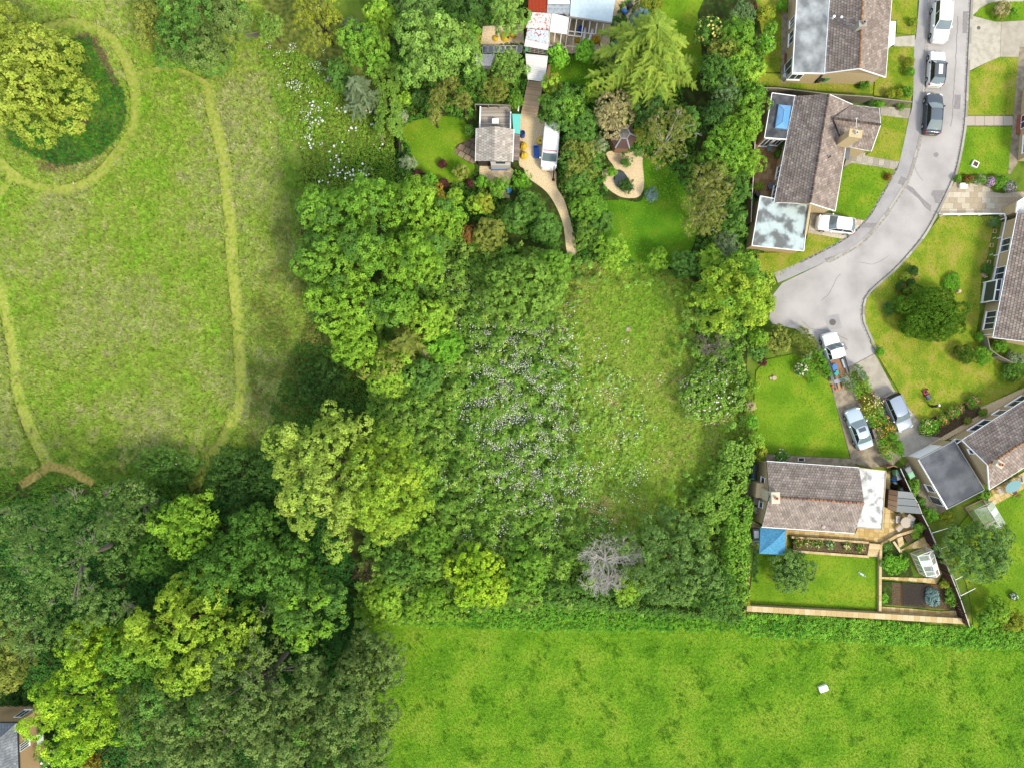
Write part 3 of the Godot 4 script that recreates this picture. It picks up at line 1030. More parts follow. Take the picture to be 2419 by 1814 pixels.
func tile_plane(parent: Node3D, poly: PackedVector3Array, pal: Array, tw := 0.30, course := 0.30, proud := 0.05, called := "roof_tile_field") -> void:
	# poly: eave from, eave to, ridge to, ridge from (or one ridge point); tiles follow the patch between them
	var a := poly[0]
	var b := poly[1]
	var d := poly[poly.size() - 1]
	var c := poly[2]
	var nn := (b - a).cross(d - a).normalized()
	if nn.y < 0.0:
		nn = -nn
	var rows := maxi(1, roundi(((d - a).length() + (c - b).length()) * 0.5 / course))
	var cols: Array[Color] = []
	for h in pal:
		cols.append(hexl(h, FLAT))
	var mb := MB.new()
	mb.tinted = true
	var g := 0.05
	var wear := noise(0.7, int(a.x * 7.0) + 300, 4)
	for j in rows:
		var v0 := float(j) / rows
		var v1 := (j + 1.08) / rows
		var e0 := a.lerp(d, v0 + 0.07 / rows)
		var f0 := b.lerp(c, v0 + 0.07 / rows)
		var e1 := a.lerp(d, v1)
		var f1 := b.lerp(c, v1)
		var l := e0.distance_to(f0)
		var n := maxi(1, roundi(l / tw))
		var off := 0.5 if j % 2 else 0.0
		for i in n + (1 if off > 0.0 else 0):
			var u0 := clampf((i - off + g) / n, 0.0, 1.0)
			var u1 := clampf((i - off + 1.0 - g) / n, 0.0, 1.0)
			mb.col = cols[rng.randi() % cols.size()].lerp(cols[0], 0.5) * R(0.9, 1.1) * (1.0 + 0.3 * wear.get_noise_2d(e0.lerp(f0, u0).x, e0.lerp(f0, u0).z))
			var up := proud + R(-0.01, 0.014)
			var p := e0.lerp(f0, u0)
			var q := e0.lerp(f0, u1)
			var r := e1.lerp(f1, u1)
			var s := e1.lerp(f1, u0)
			var l0 := p + nn * up
			var l1 := q + nn * up
			mb.quad(l0, s + nn * 0.012, r + nn * 0.012, l1)
			mb.quad(p, l0, l1, q)
			mb.tri(p, s, l0)
			mb.tri(q, l1, r)
	part(parent, called, mb, tint_mat("tile", 0.9, 0.25), false, "stuff")

func ridge(parent: Node3D, a: Vector3, b: Vector3, hexes: Array, r := 0.12) -> void:
	var mb := MB.new()
	mb.tinted = true
	var l := a.distance_to(b)
	var n := maxi(1, int(l / 0.42))
	for i in n:
		mb.col = hexl(hexes[rng.randi() % hexes.size()], FLAT) * R(0.85, 1.12)
		var k := R(0.94, 1.06)
		mb.tube(a.lerp(b, float(i) / n + 0.004), a.lerp(b, (i + 1.0) / n - 0.006), r * k, r * k * 0.93, 8, true)
	part(parent, "ridge_tile_line", mb, tint_mat("tile", 0.9, 0.25), false, "stuff")

func stone() -> StandardMaterial3D:
	return ground_mat("stone_wall", [hexl("d0b688", FLAT * 1.2), hexl("e0ca9e", FLAT * 1.2), hexl("ead8b2", FLAT * 1.2)], [0.25, 0.5, 0.8], 2.2, 0.5, 0.9, 0.8, 0.03, 41)

func white() -> StandardMaterial3D:
	return mat("white_pvc", Color(0.72, 0.73, 0.74), 0.4)

func glass() -> StandardMaterial3D:
	return mat("window_glass", Color(0.035, 0.045, 0.05), 0.06, 0.0, 0.75)

# walls between a footprint and a height, footprint given at the ground
func walls(parent: Node3D, foot: PackedVector3Array, top: float, m: Material, called := "wall") -> void:
	var q := PackedVector3Array()
	for p in foot:
		q.append(Vector3(p.x, top, p.z))
	var mb := MB.new()
	mb.prism(q, -0.05)
	part(parent, called, mb, m)

func drop(a: Vector3) -> Vector3:
	return Vector3(a.x, 0, a.z)

func shrink(p: PackedVector3Array, by: float) -> PackedVector3Array:
	var o := PackedVector3Array()
	var res := Geometry2D.offset_polygon(flat2(p), -by)
	for q in res[0]:
		o.append(Vector3(q.x, p[0].y, q.y))
	return o

func trimline(parent: Node3D, called: String, a: Vector3, b: Vector3, w: float, h: float, m: Material) -> void:
	var mb := MB.new()
	mb.beam(a, b, w, h)
	part(parent, called, mb, m)

# a gabled block: eave a-b, ridge ra-rb, eave d-c (a and d at the same end)
func gable_block(t: Node3D, a: Vector3, b: Vector3, c: Vector3, d: Vector3, ra: Vector3, rb: Vector3, pal1: Array, pal2: Array, wall_m: Material, over := 0.28) -> void:
	var deck := mat("roof_felt", Color(0.04, 0.036, 0.034), 0.95)
	var mb := MB.new()
	var dn := Vector3(0, 0.07, 0)
	mb.slab(PackedVector3Array([a - dn, b - dn, rb - dn, ra - dn]), 0.07)
	mb.slab(PackedVector3Array([d - dn, c - dn, rb - dn, ra - dn]), 0.07)
	part(t, "roof", mb, deck)
	tile_plane(t, PackedVector3Array([a, b, rb, ra]), pal1)
	tile_plane(t, PackedVector3Array([d, c, rb, ra]), pal2)
	var foot := shrink(PackedVector3Array([drop(a), drop(b), drop(c), drop(d)]), over)
	var e := minf(a.y, d.y)
	walls(t, foot, e - 0.04, wall_m)
	# gable ends
	var mid := (a + b + c + d) * 0.25
	for k in [[a, d, ra], [b, c, rb]]:
		var g := MB.new()
		var inset: Vector3 = (mid - (k[0] + k[1]) * 0.5)
		inset.y = 0.0
		inset = inset.normalized() * over
		var p0: Vector3 = k[0].lerp(k[1], 0.06) + inset
		var p1: Vector3 = k[1].lerp(k[0], 0.06) + inset
		var p2: Vector3 = k[2] + inset - Vector3(0, 0.16, 0)
		p0.y = e - 0.05
		p1.y = e - 0.05
		var back := inset.normalized() * 0.2
		g.tri(p0, p1, p2); g.tri(p0 + back, p2 + back, p1 + back)
		g.quad(p0, p2, p2 + back, p0 + back); g.quad(p2, p1, p1 + back, p2 + back)
		part(t, "gable", g, wall_m)
	for k in [[a, b], [d, c]]:
		var off: Vector3 = (k[0] - mid)
		off -= (k[1] - k[0]).normalized() * off.dot((k[1] - k[0]).normalized())
		off.y = 0.0
		off = off.normalized() * 0.05
		trimline(t, "gutter", k[0] + off - Vector3(0, 0.05, 0), k[1] + off - Vector3(0, 0.05, 0), 0.07, 0.08, white())

func bargeboard(t: Node3D, a: Vector3, b: Vector3) -> void:
	trimline(t, "bargeboard", a - Vector3(0, 0.02, 0), b - Vector3(0, 0.02, 0), 0.05, 0.14, white())

# flat roof with a rim; pts at roof height
func flat_block(t: Node3D, pts: PackedVector3Array, roof_m: Material, wall_m: Material, rim_m: Material, over := 0.15, rim := 0.06) -> void:
	var foot := PackedVector3Array()
	for p in pts:
		foot.append(drop(p))
	walls(t, shrink(foot, over), pts[0].y - 0.10, wall_m)
	var mb := MB.new()
	mb.prism(pts, pts[0].y - 0.11)
	part(t, "flat_roof", mb, roof_m)
	for i in pts.size():
		var a := pts[i]
		var b := pts[(i + 1) % pts.size()]
		trimline(t, "fascia", a + Vector3(0, -0.03, 0), b + Vector3(0, -0.03, 0), rim, 0.2, rim_m)

# a window set on a wall: a-b along the wall at ground (outside face), between heights y0 and y1
func window(t: Node3D, a: Vector3, b: Vector3, y0: float, y1: float, panes := 2, out := 0.04) -> void:
	var u := (b - a).normalized()
	var s := Vector3(-u.z, 0, u.x)
	var mid := (a + b) * 0.5
	var l := a.distance_to(b)
	var base := Node3D.new()
	base.name = "window"
	t.add_child(base, true)
	base.transform = t.transform.affine_inverse() * Transform3D(Basis(u, Vector3.UP, u.cross(Vector3.UP)), mid)
	var fr := MB.new()
	var w := 0.07
	var h := y1 - y0
	for e in [[Vector3(0, y0 + w / 2, 0), Vector3(l, w, 0.1)], [Vector3(0, y1 - w / 2, 0), Vector3(l, w, 0.1)]]:
		fr.at(e[0], e[1])
	for i in panes + 1:
		fr.at(Vector3(-l / 2 + w / 2 + (l - w) * i / panes, (y0 + y1) / 2, 0), Vector3(w, h - 2.0 * w, 0.1))
	part(base, "frame", fr, white(), true)
	for i in panes:
		var g := MB.new()
		var pw := (l - w) / panes
		g.at(Vector3(-l / 2 + w / 2 + pw * (i + 0.5), (y0 + y1) / 2, 0), Vector3(pw - w, h - 2.0 * w, 0.03))
		part(base, "pane", g, glass(), true)
	var sl := MB.new()
	sl.at(Vector3(0, y0 - 0.03, 0), Vector3(l + 0.1, 0.06, 0.22))
	part(base, "sill", sl, white(), true)

func chimney(t: Node3D, o: Vector3, sx: float, sz: float, y0: float, y1: float, turn: float, m: Material, pot: String) -> void:
	var mb := MB.new()
	mb.at(Vector3(o.x, (y0 + y1) / 2, o.z), Vector3(sx, y1 - y0, sz), turn)
	mb.at(Vector3(o.x, y1 + 0.03, o.z), Vector3(sx + 0.08, 0.08, sz + 0.08), turn)
	var stack := part(t, "chimney", mb, m)
	var p := MB.new()
	p.lathe(Vector3(o.x, y1 + 0.07, o.z), [[0.16, 0.0], [0.13, 0.25], [0.17, 0.28], [0.17, 0.33], [0.11, 0.33], [0.1, 0.1], [0.0, 0.1]], 14)
	part(stack, "chimney_pot", p, mat("pot_" + pot, hexl(pot, FLAT), 0.8))

func buildings() -> void:
	var felt_grey := ground_mat("felt_grey", [hexl("8d9295", FLAT), hexl("b0b5b9", FLAT), hexl("cfd6da", FLAT)], [0.25, 0.52, 0.8], 15.0, 1.5, 0.8, 0.0, 0.012, 51)
	var felt_dark := ground_mat("felt_dark", [hexl("53555b", FLAT), hexl("64666c", FLAT), hexl("787a80", FLAT)], [0.3, 0.5, 0.75], 11.0, 1.2, 0.75, 0.0, 0.02, 52)
	var felt_black := ground_mat("felt_black", [hexl("5e6269", FLAT), hexl("6c7077", FLAT), hexl("7d8188", FLAT)], [0.3, 0.5, 0.75], 16.0, 1.2, 0.7, 0.0, 0.012, 53)
	var stained := ground_mat("stained_roof", [hexl("85898a", FLAT), hexl("a4aeb0", FLAT), hexl("cde0e0", FLAT), hexl("dcecec", FLAT * 1.05)], [0.3, 0.44, 0.55, 0.72], 15.0, 1.4, 0.7, 0.0, 0.014, 54)
	var pale_roof := ground_mat("pale_roof", [hexl("b5b5b4", FLAT), hexl("e0e0df", FLAT * 1.1), hexl("f0f0ef", FLAT * 1.12)], [0.22, 0.38, 0.6], 12.0, 1.2, 0.7, 0.0, 0.018, 55)
	var brick := ground_mat("brick_wall", [hexl("c9a376", FLAT * 1.2), hexl("d9b88c", FLAT * 1.2), hexl("e4caa2", FLAT * 1.2)], [0.25, 0.5, 0.8], 1.6, 0.5, 0.9, 0.8, 0.04, 42)
	var w := stone()

	# ---- house one: gabled bungalow at the head of the street with a long grey flat roof behind
	var t := thing("bungalow", "gabled brown bungalow with a long mottled grey flat roof, beside white parked car", "bungalow", drop(P("B", 980, 200)))
	var a := P("B", 905, -150, 2.75)
	var b := P("B", 863, 497, 2.75)
	var ra := P("B", 1126, -150, 4.9)
	var rb := P("B", 1095, 466, 4.9)
	var d := P("B", 1325, -150, 2.75)
	var c := P("B", 1273, 525, 2.75)
	gable_block(t, a, b, c, d, ra, rb, TILE, TILE, w)
	ridge(t, ra + Vector3(0, 0.05, 0), rb + Vector3(0, 0.05, 0), ["b98a60", "c49a72", "a87c58"])
	bargeboard(t, b, rb)
	bargeboard(t, c, rb)
	flat_block(t, PL("B 678 -150 900 -150 862 500 640 495", 2.7), felt_grey, w, white())
	chimney(t, P("B", 1085, 195, 4.6), 0.75, 0.55, 4.0, 5.6, 0.05, mat("render_grey", hexl("b9b3a8", FLAT), 0.9), "9a8f85")
	for s in [[913, 125], [963, 130]]:
		var mb := MB.new()
		mb.lathe(P("B", s[0], s[1], 3.3), [[0.09, 0.0], [0.09, 0.35], [0.14, 0.37], [0.14, 0.45], [0.0, 0.5]], 10)
		part(t, "vent_cowl", mb, white())
	var fl := shrink(PL("B 678 -150 900 -150 862 500 640 495", 0.0), 0.15)
	var wl0 := drop(P("B", 678, -150, 2.7))
	var wl1 := drop(P("B", 640, 495, 2.7))
	var ins := Vector3(0.13, 0, 0)
	for k in [[0.36, 0.44, 0.9, 2.2], [0.5, 0.64, 0.9, 2.2], [0.8, 0.97, 0.1, 2.2]]:
		window(t, wl0.lerp(wl1, k[0]) + ins, wl0.lerp(wl1, k[1]) + ins, k[2], k[3], 2)
	window(t, drop(P("B", 650, 495, 2.7)) + Vector3(0, 0, -0.13), drop(P("B", 735, 497, 2.7)) + Vector3(0, 0, -0.13), 0.9, 2.2, 2)
	var pc := MB.new()
	pc.prism(PL("B 1302 143 1345 143 1336 298 1290 320", 2.3), 2.12)
	part(t, "porch_roof", pc, white())
	for s in [[1341, 150], [1331, 290]]:
		var pm := MB.new()
		var q := P("B", s[0], s[1], 2.2)
		pm.beam(drop(q), q, 0.1, 0.1)
		part(t, "porch_post", pm, white())

	# ---- house two: long bungalow with a cross wing, rooflight and stained garage
	t = thing("bungalow", "long brown-tiled bungalow with a cross wing, blue rooflight and stained flat garage roof", "bungalow", drop(P("C", 1040, 600)))
	a = P("C", 908, 108, 2.75)
	b = P("C", 714, 1094, 2.75)
	ra = P("C", 1216, 88, 5.0)
	rb = P("C", 1045, 1106, 5.0)
	d = P("C", 1440, 186, 2.75)
	c = P("C", 1276, 1180, 2.75)
	gable_block(t, a, b, c, d, ra, rb, TILE, TILE, w)
	ridge(t, ra + Vector3(0, 0.05, 0), rb + Vector3(0, 0.05, 0), ["6b5c56", "7b6a62", "5e504b"])
	bargeboard(t, c, rb)
	bargeboard(t, d, ra)
	# cross wing
	var deck := mat("roof_felt", Color(0.04, 0.036, 0.034), 0.95)
	var r0 := P("C", 1262, 316, 4.75)
	var r1 := P("C", 1702, 376, 4.75)
	var n0 := P("C", 1432, 192, 2.9)
	var n1 := P("C", 1690, 222, 2.9)
	var s0 := P("C", 1362, 572, 2.9)
	var s1 := P("C", 1616, 620, 2.9)
	for k in [PackedVector3Array([n0, n1, r1, r0]), PackedVector3Array([s0, s1, r1, r0])]:
		var mb := MB.new()
		mb.slab(k, 0.07)
		part(t, "roof", mb, deck)
	tile_plane(t, PackedVector3Array([n0, n1, r1, r0]), TILE)
	tile_plane(t, PackedVector3Array([s0, s1, r1, r0]), TILE)
	ridge(t, r0 + Vector3(0, 0.05, 0), r1 + Vector3(0, 0.05, 0), ["6b5c56", "7b6a62", "5e504b"])
	walls(t, shrink(PackedVector3Array([drop(n0), drop(n1), drop(s1), drop(s0)]), 0.25), 2.85, w)
	var gb := MB.new()
	var back := Vector3(-0.3, 0, 0)
	gb.tri(n1 + back, s1 + back, r1 + back - Vector3(0, 0.15, 0))
	part(t, "gable", gb, w)
	bargeboard(t, n1, r1)
	bargeboard(t, s1, r1)
	trimline(t, "gutter", n0, n1, 0.07, 0.08, white())
	trimline(t, "gutter", s0, s1, 0.07, 0.08, white())
	chimney(t, P("C", 1440, 478, 5.6), 1.25, 0.75, 3.4, 6.2, -0.16, w, "e5e2dc")
	var lead := MB.new()
	lead.slab(PackedVector3Array([P("C", 1330, 540, 3.5), P("C", 1440, 560, 3.5), P("C", 1435, 588, 3.3), P("C", 1330, 575, 3.3)]), 0.05)
	part(t, "lead_flashing", lead, mat("lead", hexl("aeb4bb", FLAT), 0.6))
	var aer := MB.new()
	aer.tube(P("C", 1474, 400, 4.6), P("C", 1478, 320, 6.4), 0.03, 0.03, 6, true)
	aer.beam(P("C", 1468, 315, 6.4), P("C", 1490, 312, 6.4), 0.03, 0.03)
	part(t, "aerial", aer, white())
	var vent := MB.new()
	vent.lathe(P("C", 1215, 682, 4.1), [[0.06, 0.0], [0.06, 0.4], [0.11, 0.42], [0.0, 0.5]], 10)
	part(t, "vent_cowl", vent, mat("black_plastic", Color(0.02, 0.02, 0.022), 0.5))
	# flat extension and rooflight
	var ext := PL("C 688 78 912 108 836 512 617 495", 2.72)
	flat_block(t, ext, felt_dark, w, white())
	var base := PL("C 752 185 866 198 832 416 718 402", 2.95)
	var sky_light := Node3D.new()
	sky_light.name = "rooflight"
	t.add_child(sky_light)
	var rf := MB.new()
	rf.prism(base, 2.72)
	part(sky_light, "upstand", rf, mat("rooflight_frame", hexl("7fb2dd", FLAT), 0.5))
	var p0 := P("C", 806, 240, 3.3)
	var p1 := P("C", 790, 350, 3.3)
	var blue := mat("rooflight_glass", hexl("6db4f2", FLAT), 0.12, 0.0, 0.7)
	for k in [[base[0], base[1], p0], [base[1], base[2], p1, p0], [base[2], base[3], p1], [base[3], base[0], p0, p1]]:
		var g := MB.new()
		var q := PackedVector3Array()
		for p in k:
			q.append(p + Vector3(0, 0.02, 0))
		g.slab(q, 0.03)
		part(sky_light, "pane", g, blue)
	for k in [[base[0], p0], [base[1], p0], [base[2], p1], [base[3], p1], [p0, p1]]:
		trimline(sky_light, "glazing_bar", k[0] + Vector3(0, 0.04, 0), k[1] + Vector3(0, 0.04, 0), 0.05, 0.05, mat("rooflight_bar", hexl("8fc3ec", FLAT), 0.4))
	var xa := drop(ext[3])
	var xb := drop(ext[2])
	window(t, xa.lerp(xb, 0.12) + Vector3(0, 0, -0.1), xa.lerp(xb, 0.5) + Vector3(0, 0, -0.1), 0.1, 2.3, 2)
	window(t, xa.lerp(xb, 0.55) + Vector3(0, 0, -0.1), xa.lerp(xb, 0.9) + Vector3(0, 0, -0.1), 0.6, 2.3, 2)
	# garage
	var gar := PL("C 578 1040 716 1066 728 1100 1034 1112 984 1552 500 1502", 2.55)
	flat_block(t, gar, stained, brick, white(), 0.18)
	trimline(t, "parapet", P("C", 1045, 1116, 2.62), P("C", 1000, 1400, 2.62), 0.24, 0.3, w)
	window(t, drop(a).lerp(drop(b), 0.62) + Vector3(0.24, 0, 0), drop(a).lerp(drop(b), 0.74) + Vector3(0.24, 0, 0), 0.9, 2.2, 2)
	window(t, drop(a).lerp(drop(b), 0.8) + Vector3(0.24, 0, 0), drop(a).lerp(drop(b), 0.95) + Vector3(0.24, 0, 0), 0.9, 2.2, 3)
	var can := MB.new()
	can.prism(PL("C 1384 590 1420 592 1410 695 1366 690", 2.35), 2.2)
	part(t, "door_canopy", can, mat("canopy_grey", hexl("7b7d80", FLAT), 0.6))

	# ---- house three: at the edge of the picture, windows and a white porch to the lawn
	t = thing("bungalow", "buff bungalow with white porch and windows facing the yellowing lawn with the yew", "bungalow", drop(P("D", 1900, 800)))
	a = P("D", 1893, 215, 2.8)
	b = P("D", 1652, 1445, 2.8)
	var along := (b - a).normalized()
	var side := Vector3(-along.z, 0, along.x)
	if side.x < 0.0:
		side = -side
	ra = a + side * 4.4 + Vector3(0, 2.3, 0)
	rb = b + side * 4.4 + Vector3(0, 2.3, 0)
	d = a + side * 8.8
	c = b + side * 8.8
	gable_block(t, a, b, c, d, ra, rb, TILE, TILE, w, 0.35)
	bargeboard(t, b, rb)
	flat_block(t, PackedVector3Array([P("D", 1872, 218, 2.6), P("D", 1888, 110, 2.6), P("D", 1970, 60, 2.6), P("D", 2200, 60, 2.6), P("D", 2200, 225, 2.6), P("D", 1905, 219, 2.6)]), pale_roof, w, white())
	var wa := drop(a) + side * 0.33
	var wb := drop(b) + side * 0.33
	for k in [[0.18, 0.29, 0.7, 2.1, 2], [0.41, 0.52, 0.5, 2.1, 2], [0.77, 0.92, 0.5, 2.1, 3]]:
		window(t, wa.lerp(wb, k[0]), wa.lerp(wb, k[1]), k[2], k[3], k[4])
	var por := PL("D 1520 1102 1552 905 1700 890 1672 1112", 0.0)
	walls(t, shrink(por, 0.05), 0.5, white(), "porch_wall")
	for i in 4:
		var q := por[i]
		trimline(t, "porch_post", q, q + Vector3(0, 2.15, 0), 0.12, 0.12, white())
		var e := por[(i + 1) % 4]
		trimline(t, "porch_rail", q + Vector3(0, 2.15, 0), e + Vector3(0, 2.15, 0), 0.12, 0.14, white())
		var g := MB.new()
		g.quad(q + Vector3(0, 0.5, 0), e + Vector3(0, 0.5, 0), e + Vector3(0, 2.08, 0), q + Vector3(0, 2.08, 0))
		if i != 2:
			part(t, "porch_pane", g, glass())
	var top := PackedVector3Array()
	for q in por:
		top.append(q + Vector3(0, 2.24, 0))
	var pr := MB.new()
	pr.slab(PackedVector3Array([top[1].lerp(top[2], 0.55), top[2], top[3], top[0].lerp(top[3], 0.55)]), 0.06)
	part(t, "porch_roof", pr, ground_mat("porch_roof", [hexl("b9a9a4", FLAT), hexl("ece6e3", FLAT), hexl("f5f2f0", FLAT)], [0.28, 0.4, 0.6], 2.0, 0.0, 0.7, 0.0, 0.04, 57))
	for k in [[0.0, 0.25], [0.3, 0.54]]:
		var pg := MB.new()
		pg.slab(PackedVector3Array([top[1].lerp(top[2], k[0]), top[1].lerp(top[2], k[1]), top[0].lerp(top[3], k[1]), top[0].lerp(top[3], k[0])]), 0.02)
		part(t, "porch_rooflight", pg, glass())
	trimline(t, "porch_bar", top[1].lerp(top[0], 0.5) + Vector3(0, 0.02, 0), top[2].lerp(top[3], 0.5) + Vector3(0, 0.02, 0), 0.09, 0.08, white())
	trimline(t, "porch_bar", top[1].lerp(top[2], 0.27) + Vector3(0, 0.02, 0), top[0].lerp(top[3], 0.27) + Vector3(0, 0.02, 0), 0.09, 0.08, white())
	trimline(t, "downpipe", drop(b) + side * 0.25 - along * 0.5, drop(b) + side * 0.25 - along * 0.5 + Vector3(0, 2.6, 0), 0.08, 0.08, white())

	# ---- house four: below the plot's corner, blue gazebo behind it
	t = thing("bungalow", "brown-tiled bungalow with white flat roof end, between the vivid front lawn and tiled patio", "bungalow", drop(P("F", 560, 420)))
	a = P("F", 205, 133, 2.7)
	b = P("F", 928, 184, 2.7)
	ra = P("F", 224, 404, 4.8)
	rb = P("F", 968, 456, 4.8)
	d = P("F", 166, 640, 2.7)
	c = P("F", 892, 690, 2.7)
	gable_block(t, a, b, c, d, ra, rb, TILE_PINK, TILE_PINK, w, 0.2)
	ridge(t, ra + Vector3(0, 0.05, 0), rb + Vector3(0, 0.05, 0), ["b8835f", "a87a5c", "8f6a55"])
	flat_block(t, PL("F 900 180 1136 205 1106 662 880 645", 2.6), pale_roof, w, mat("fascia_beige", hexl("dcc79a", FLAT), 0.8), 0.1)
	chimney(t, P("F", 262, 410, 4.9), 0.8, 1.1, 2.5, 5.3, 0.03, mat("chimney_pale", hexl("e9dcc4", FLAT), 0.9), "d8956c")
	var breast := MB.new()
	breast.prism(PL("F 128 300 215 306 205 420 118 412", 2.3), -0.05)
	part(t, "chimney_breast", breast, w)
	var ga := drop(a).lerp(drop(d), 0.26) + Vector3(0.18, 0, 0)
	var gd := drop(a).lerp(drop(d), 0.36) + Vector3(0.18, 0, 0)
	window(t, gd, ga, 1.1, 2.1, 1)
	window(t, drop(a).lerp(drop(d), 0.74) + Vector3(0.18, 0, 0), drop(a).lerp(drop(d), 0.64) + Vector3(0.18, 0, 0), 1.1, 2.1, 1)
	var wn := MB.new()
	wn.lathe(P("F", 640, 636, 2.9), [[0.12, 0.0], [0.12, 0.3], [0.2, 0.32], [0.0, 0.42]], 10)
	part(t, "vent_cowl", wn, mat("cowl_pink", hexl("d9c3bd", FLAT), 0.8))

	# ---- house five: turned across the corner with a dark garage roof
	t = thing("bungalow", "buff bungalow set at an angle with a dark grey flat garage roof", "bungalow", drop(P("F", 2050, 100)))
	a = P("E", 1733, 960, 2.9)
	ra = P("E", 1930, 1150, 5.0)
	d = P("F", 1943, 350, 2.9)
	along = (P("E", 2212, 655, 2.9) - a).normalized()
	b = a + along * 12.0
	rb = ra + along * 12.0
	c = d + along * 12.0
	gable_block(t, a, b, c, d, ra, rb, TILE, TILE, w, 0.3)
	ridge(t, ra + Vector3(0, 0.05, 0), rb + Vector3(0, 0.05, 0), ["b07f58", "a3764f", "8d7a55"])
	bargeboard(t, a, ra)
	bargeboard(t, d, ra)
	chimney(t, P("F", 2005, 150, 5.3), 0.7, 0.6, 4.2, 5.7, -0.55, mat("chimney_pale", hexl("e9dcc4", FLAT), 0.9), "d8956c")
	var gf := PL("F 1388 116 1672 -32 1906 352 1614 502", 2.5)
	flat_block(t, gf, felt_black, w, mat("rim_grey", hexl("a9adb2", FLAT), 0.6), 0.1, 0.06)
	trimline(t, "gutter", gf[0] + Vector3(0, 0.02, 0), gf[3] + Vector3(0, 0.02, 0), 0.12, 0.1, white())
	var f0 := drop(P("E", 1345, 1085))
	# long front wall of the garage and house with its white windows
	side = Vector3(along.z, 0, -along.x)
	if side.z > 0.0:
		side = -side
	var fa := drop(a) - side * 0.27
	for k in [[-0.8, 0.4], [2.1, 4.3], [5.3, 6.3], [7.0, 9.2]]:
		window(t, fa + along * k[0] + side * 0.02, fa + along * k[1] + side * 0.02, 0.9 if k[0] > 1.0 else 1.2, 2.25, 2 if k[1] - k[0] > 1.5 else 1)
	var ga0 := drop(gf[0]).lerp(drop(gf[1]), 0.08)
	var ga1 := drop(gf[0]).lerp(drop(gf[1]), 0.72)
	trimline(t, "garage_door", ga0 - side * 0.08 + Vector3(0, 1.15, 0), ga1 - side * 0.08 + Vector3(0, 1.15, 0), 0.06, 2.1, white())
	window(t, drop(gf[0]).lerp(drop(gf[3]), 0.55) + along * 0.07, drop(gf[0]).lerp(drop(gf[3]), 0.7) + along * 0.07, 0.8, 2.0, 1)
	window(t, drop(gf[0]).lerp(drop(gf[3]), 0.8) + along * 0.07, drop(gf[0]).lerp(drop(gf[3]), 0.97) + along * 0.07, 0.1, 2.1, 1)
	var gw := drop(a).lerp(drop(d), 0.2) + along * 0.27
	window(t, gw, drop(a).lerp(drop(d), 0.3) + along * 0.27, 2.6, 3.3, 1)

	# ---- neighbour over the street: only its front shows at the edge of the picture
	t = thing("bungalow", "buff house front with red doorstep at the picture's edge, across from dark parked car", "bungalow", drop(P("V", 850, 800)))
	var h0 := P("V", 815, 560, 0.0)
	var h1 := P("V", 768, 1232, 0.0)
	along = (h1 - h0).normalized()
	side = Vector3(along.z, 0, -along.x)
	if side.x < 0.0:
		side = -side
	var n := side * 8.0
	gable_block(t, h0 - side * 0.3 + Vector3(0, 2.7, 0), h1 - side * 0.3 + Vector3(0, 2.7, 0), h1 + n + Vector3(0, 2.7, 0), h0 + n + Vector3(0, 2.7, 0), h0 + side * 4.0 + Vector3(0, 4.8, 0), h1 + side * 4.0 + Vector3(0, 4.8, 0), TILE, TILE, w, 0.3)
	var st := MB.new()
	st.prism(PL("V 782 798 812 798 800 968 765 962", 0.25), -0.02)
	part(t, "doorstep", st, mat("red_brick", hexl("b0664f", FLAT), 0.9))
	window(t, h0.lerp(h1, 0.38) - side * 0.02, h0.lerp(h1, 0.56) - side * 0.02, 0.2, 2.2, 2)
	window(t, h0.lerp(h1, 0.66) - side * 0.02, h0.lerp(h1, 0.9) - side * 0.02, 0.8, 2.2, 2)

	# ---- two-storey house in the lower corner by the wood
	t = thing("brick_house", "slate-roofed brick house at the corner of the wood", "house", drop(P("Y", 60, 1400)))
	var e := 4.4
	var ne := P("Y", 250, 968, e)
	var nw := P("Y", -600, 968, e)
	var se := P("Y", 285, 1950, e)
	var hip := P("Y", -150, 1330, 6.6)
	var hip2 := P("Y", -100, 1950, 6.6)
	var sm := MB.new()
	var dn := Vector3(0, 0.1, 0)
	sm.slab(PackedVector3Array([ne - dn, se - dn, hip2 - dn, hip - dn]), 0.08)
	sm.slab(PackedVector3Array([nw - dn, ne - dn, hip - dn]), 0.08)
	part(t, "roof", sm, deck)
	tile_plane(t, PackedVector3Array([ne, se, hip2, hip]), SLATE, 0.3, 0.24, 0.025)
	tile_plane(t, PackedVector3Array([nw, ne, hip]), SLATE, 0.3, 0.24, 0.025)
	ridge(t, ne + Vector3(0, 0.03, 0), hip + Vector3(0, 0.03, 0), ["b9bcbf", "a9acb0"], 0.08)
	var hw := MB.new()
	var foot := PackedVector3Array([ne + Vector3(-0.2, 0, 0.2), se + Vector3(-0.2, 0, 0), P("Y", -600, 1950, e), nw + Vector3(0, 0, 0.2)])
	for i in 4:
		foot[i].y = e - 0.08
	hw.prism(foot, -0.05)
	part(t, "wall", hw, brick)
	trimline(t, "gutter", ne + Vector3(0.05, -0.06, 0), se + Vector3(0.05, -0.06, 0), 0.12, 0.1, mat("black_plastic", Color(0.02, 0.02, 0.022), 0.5))
	trimline(t, "gutter", nw + Vector3(0, -0.06, -0.05), ne + Vector3(0, -0.06, -0.05), 0.12, 0.1, mat("black_plastic", Color(0.02, 0.02, 0.022), 0.5))
	var e0 := drop(ne) + Vector3(-0.19, 0, 0)
	var e1 := drop(se) + Vector3(-0.19, 0, 0)
	window(t, e0.lerp(e1, 0.38), e0.lerp(e1, 0.5), 2.5, 3.9, 3)
	var nn0 := P("Y", 20, 968, e)
	window(t, drop(nn0) + Vector3(0, 0, 0.19), drop(P("Y", 150, 968, e)) + Vector3(0, 0, 0.19), 1.2, 2.8, 2)
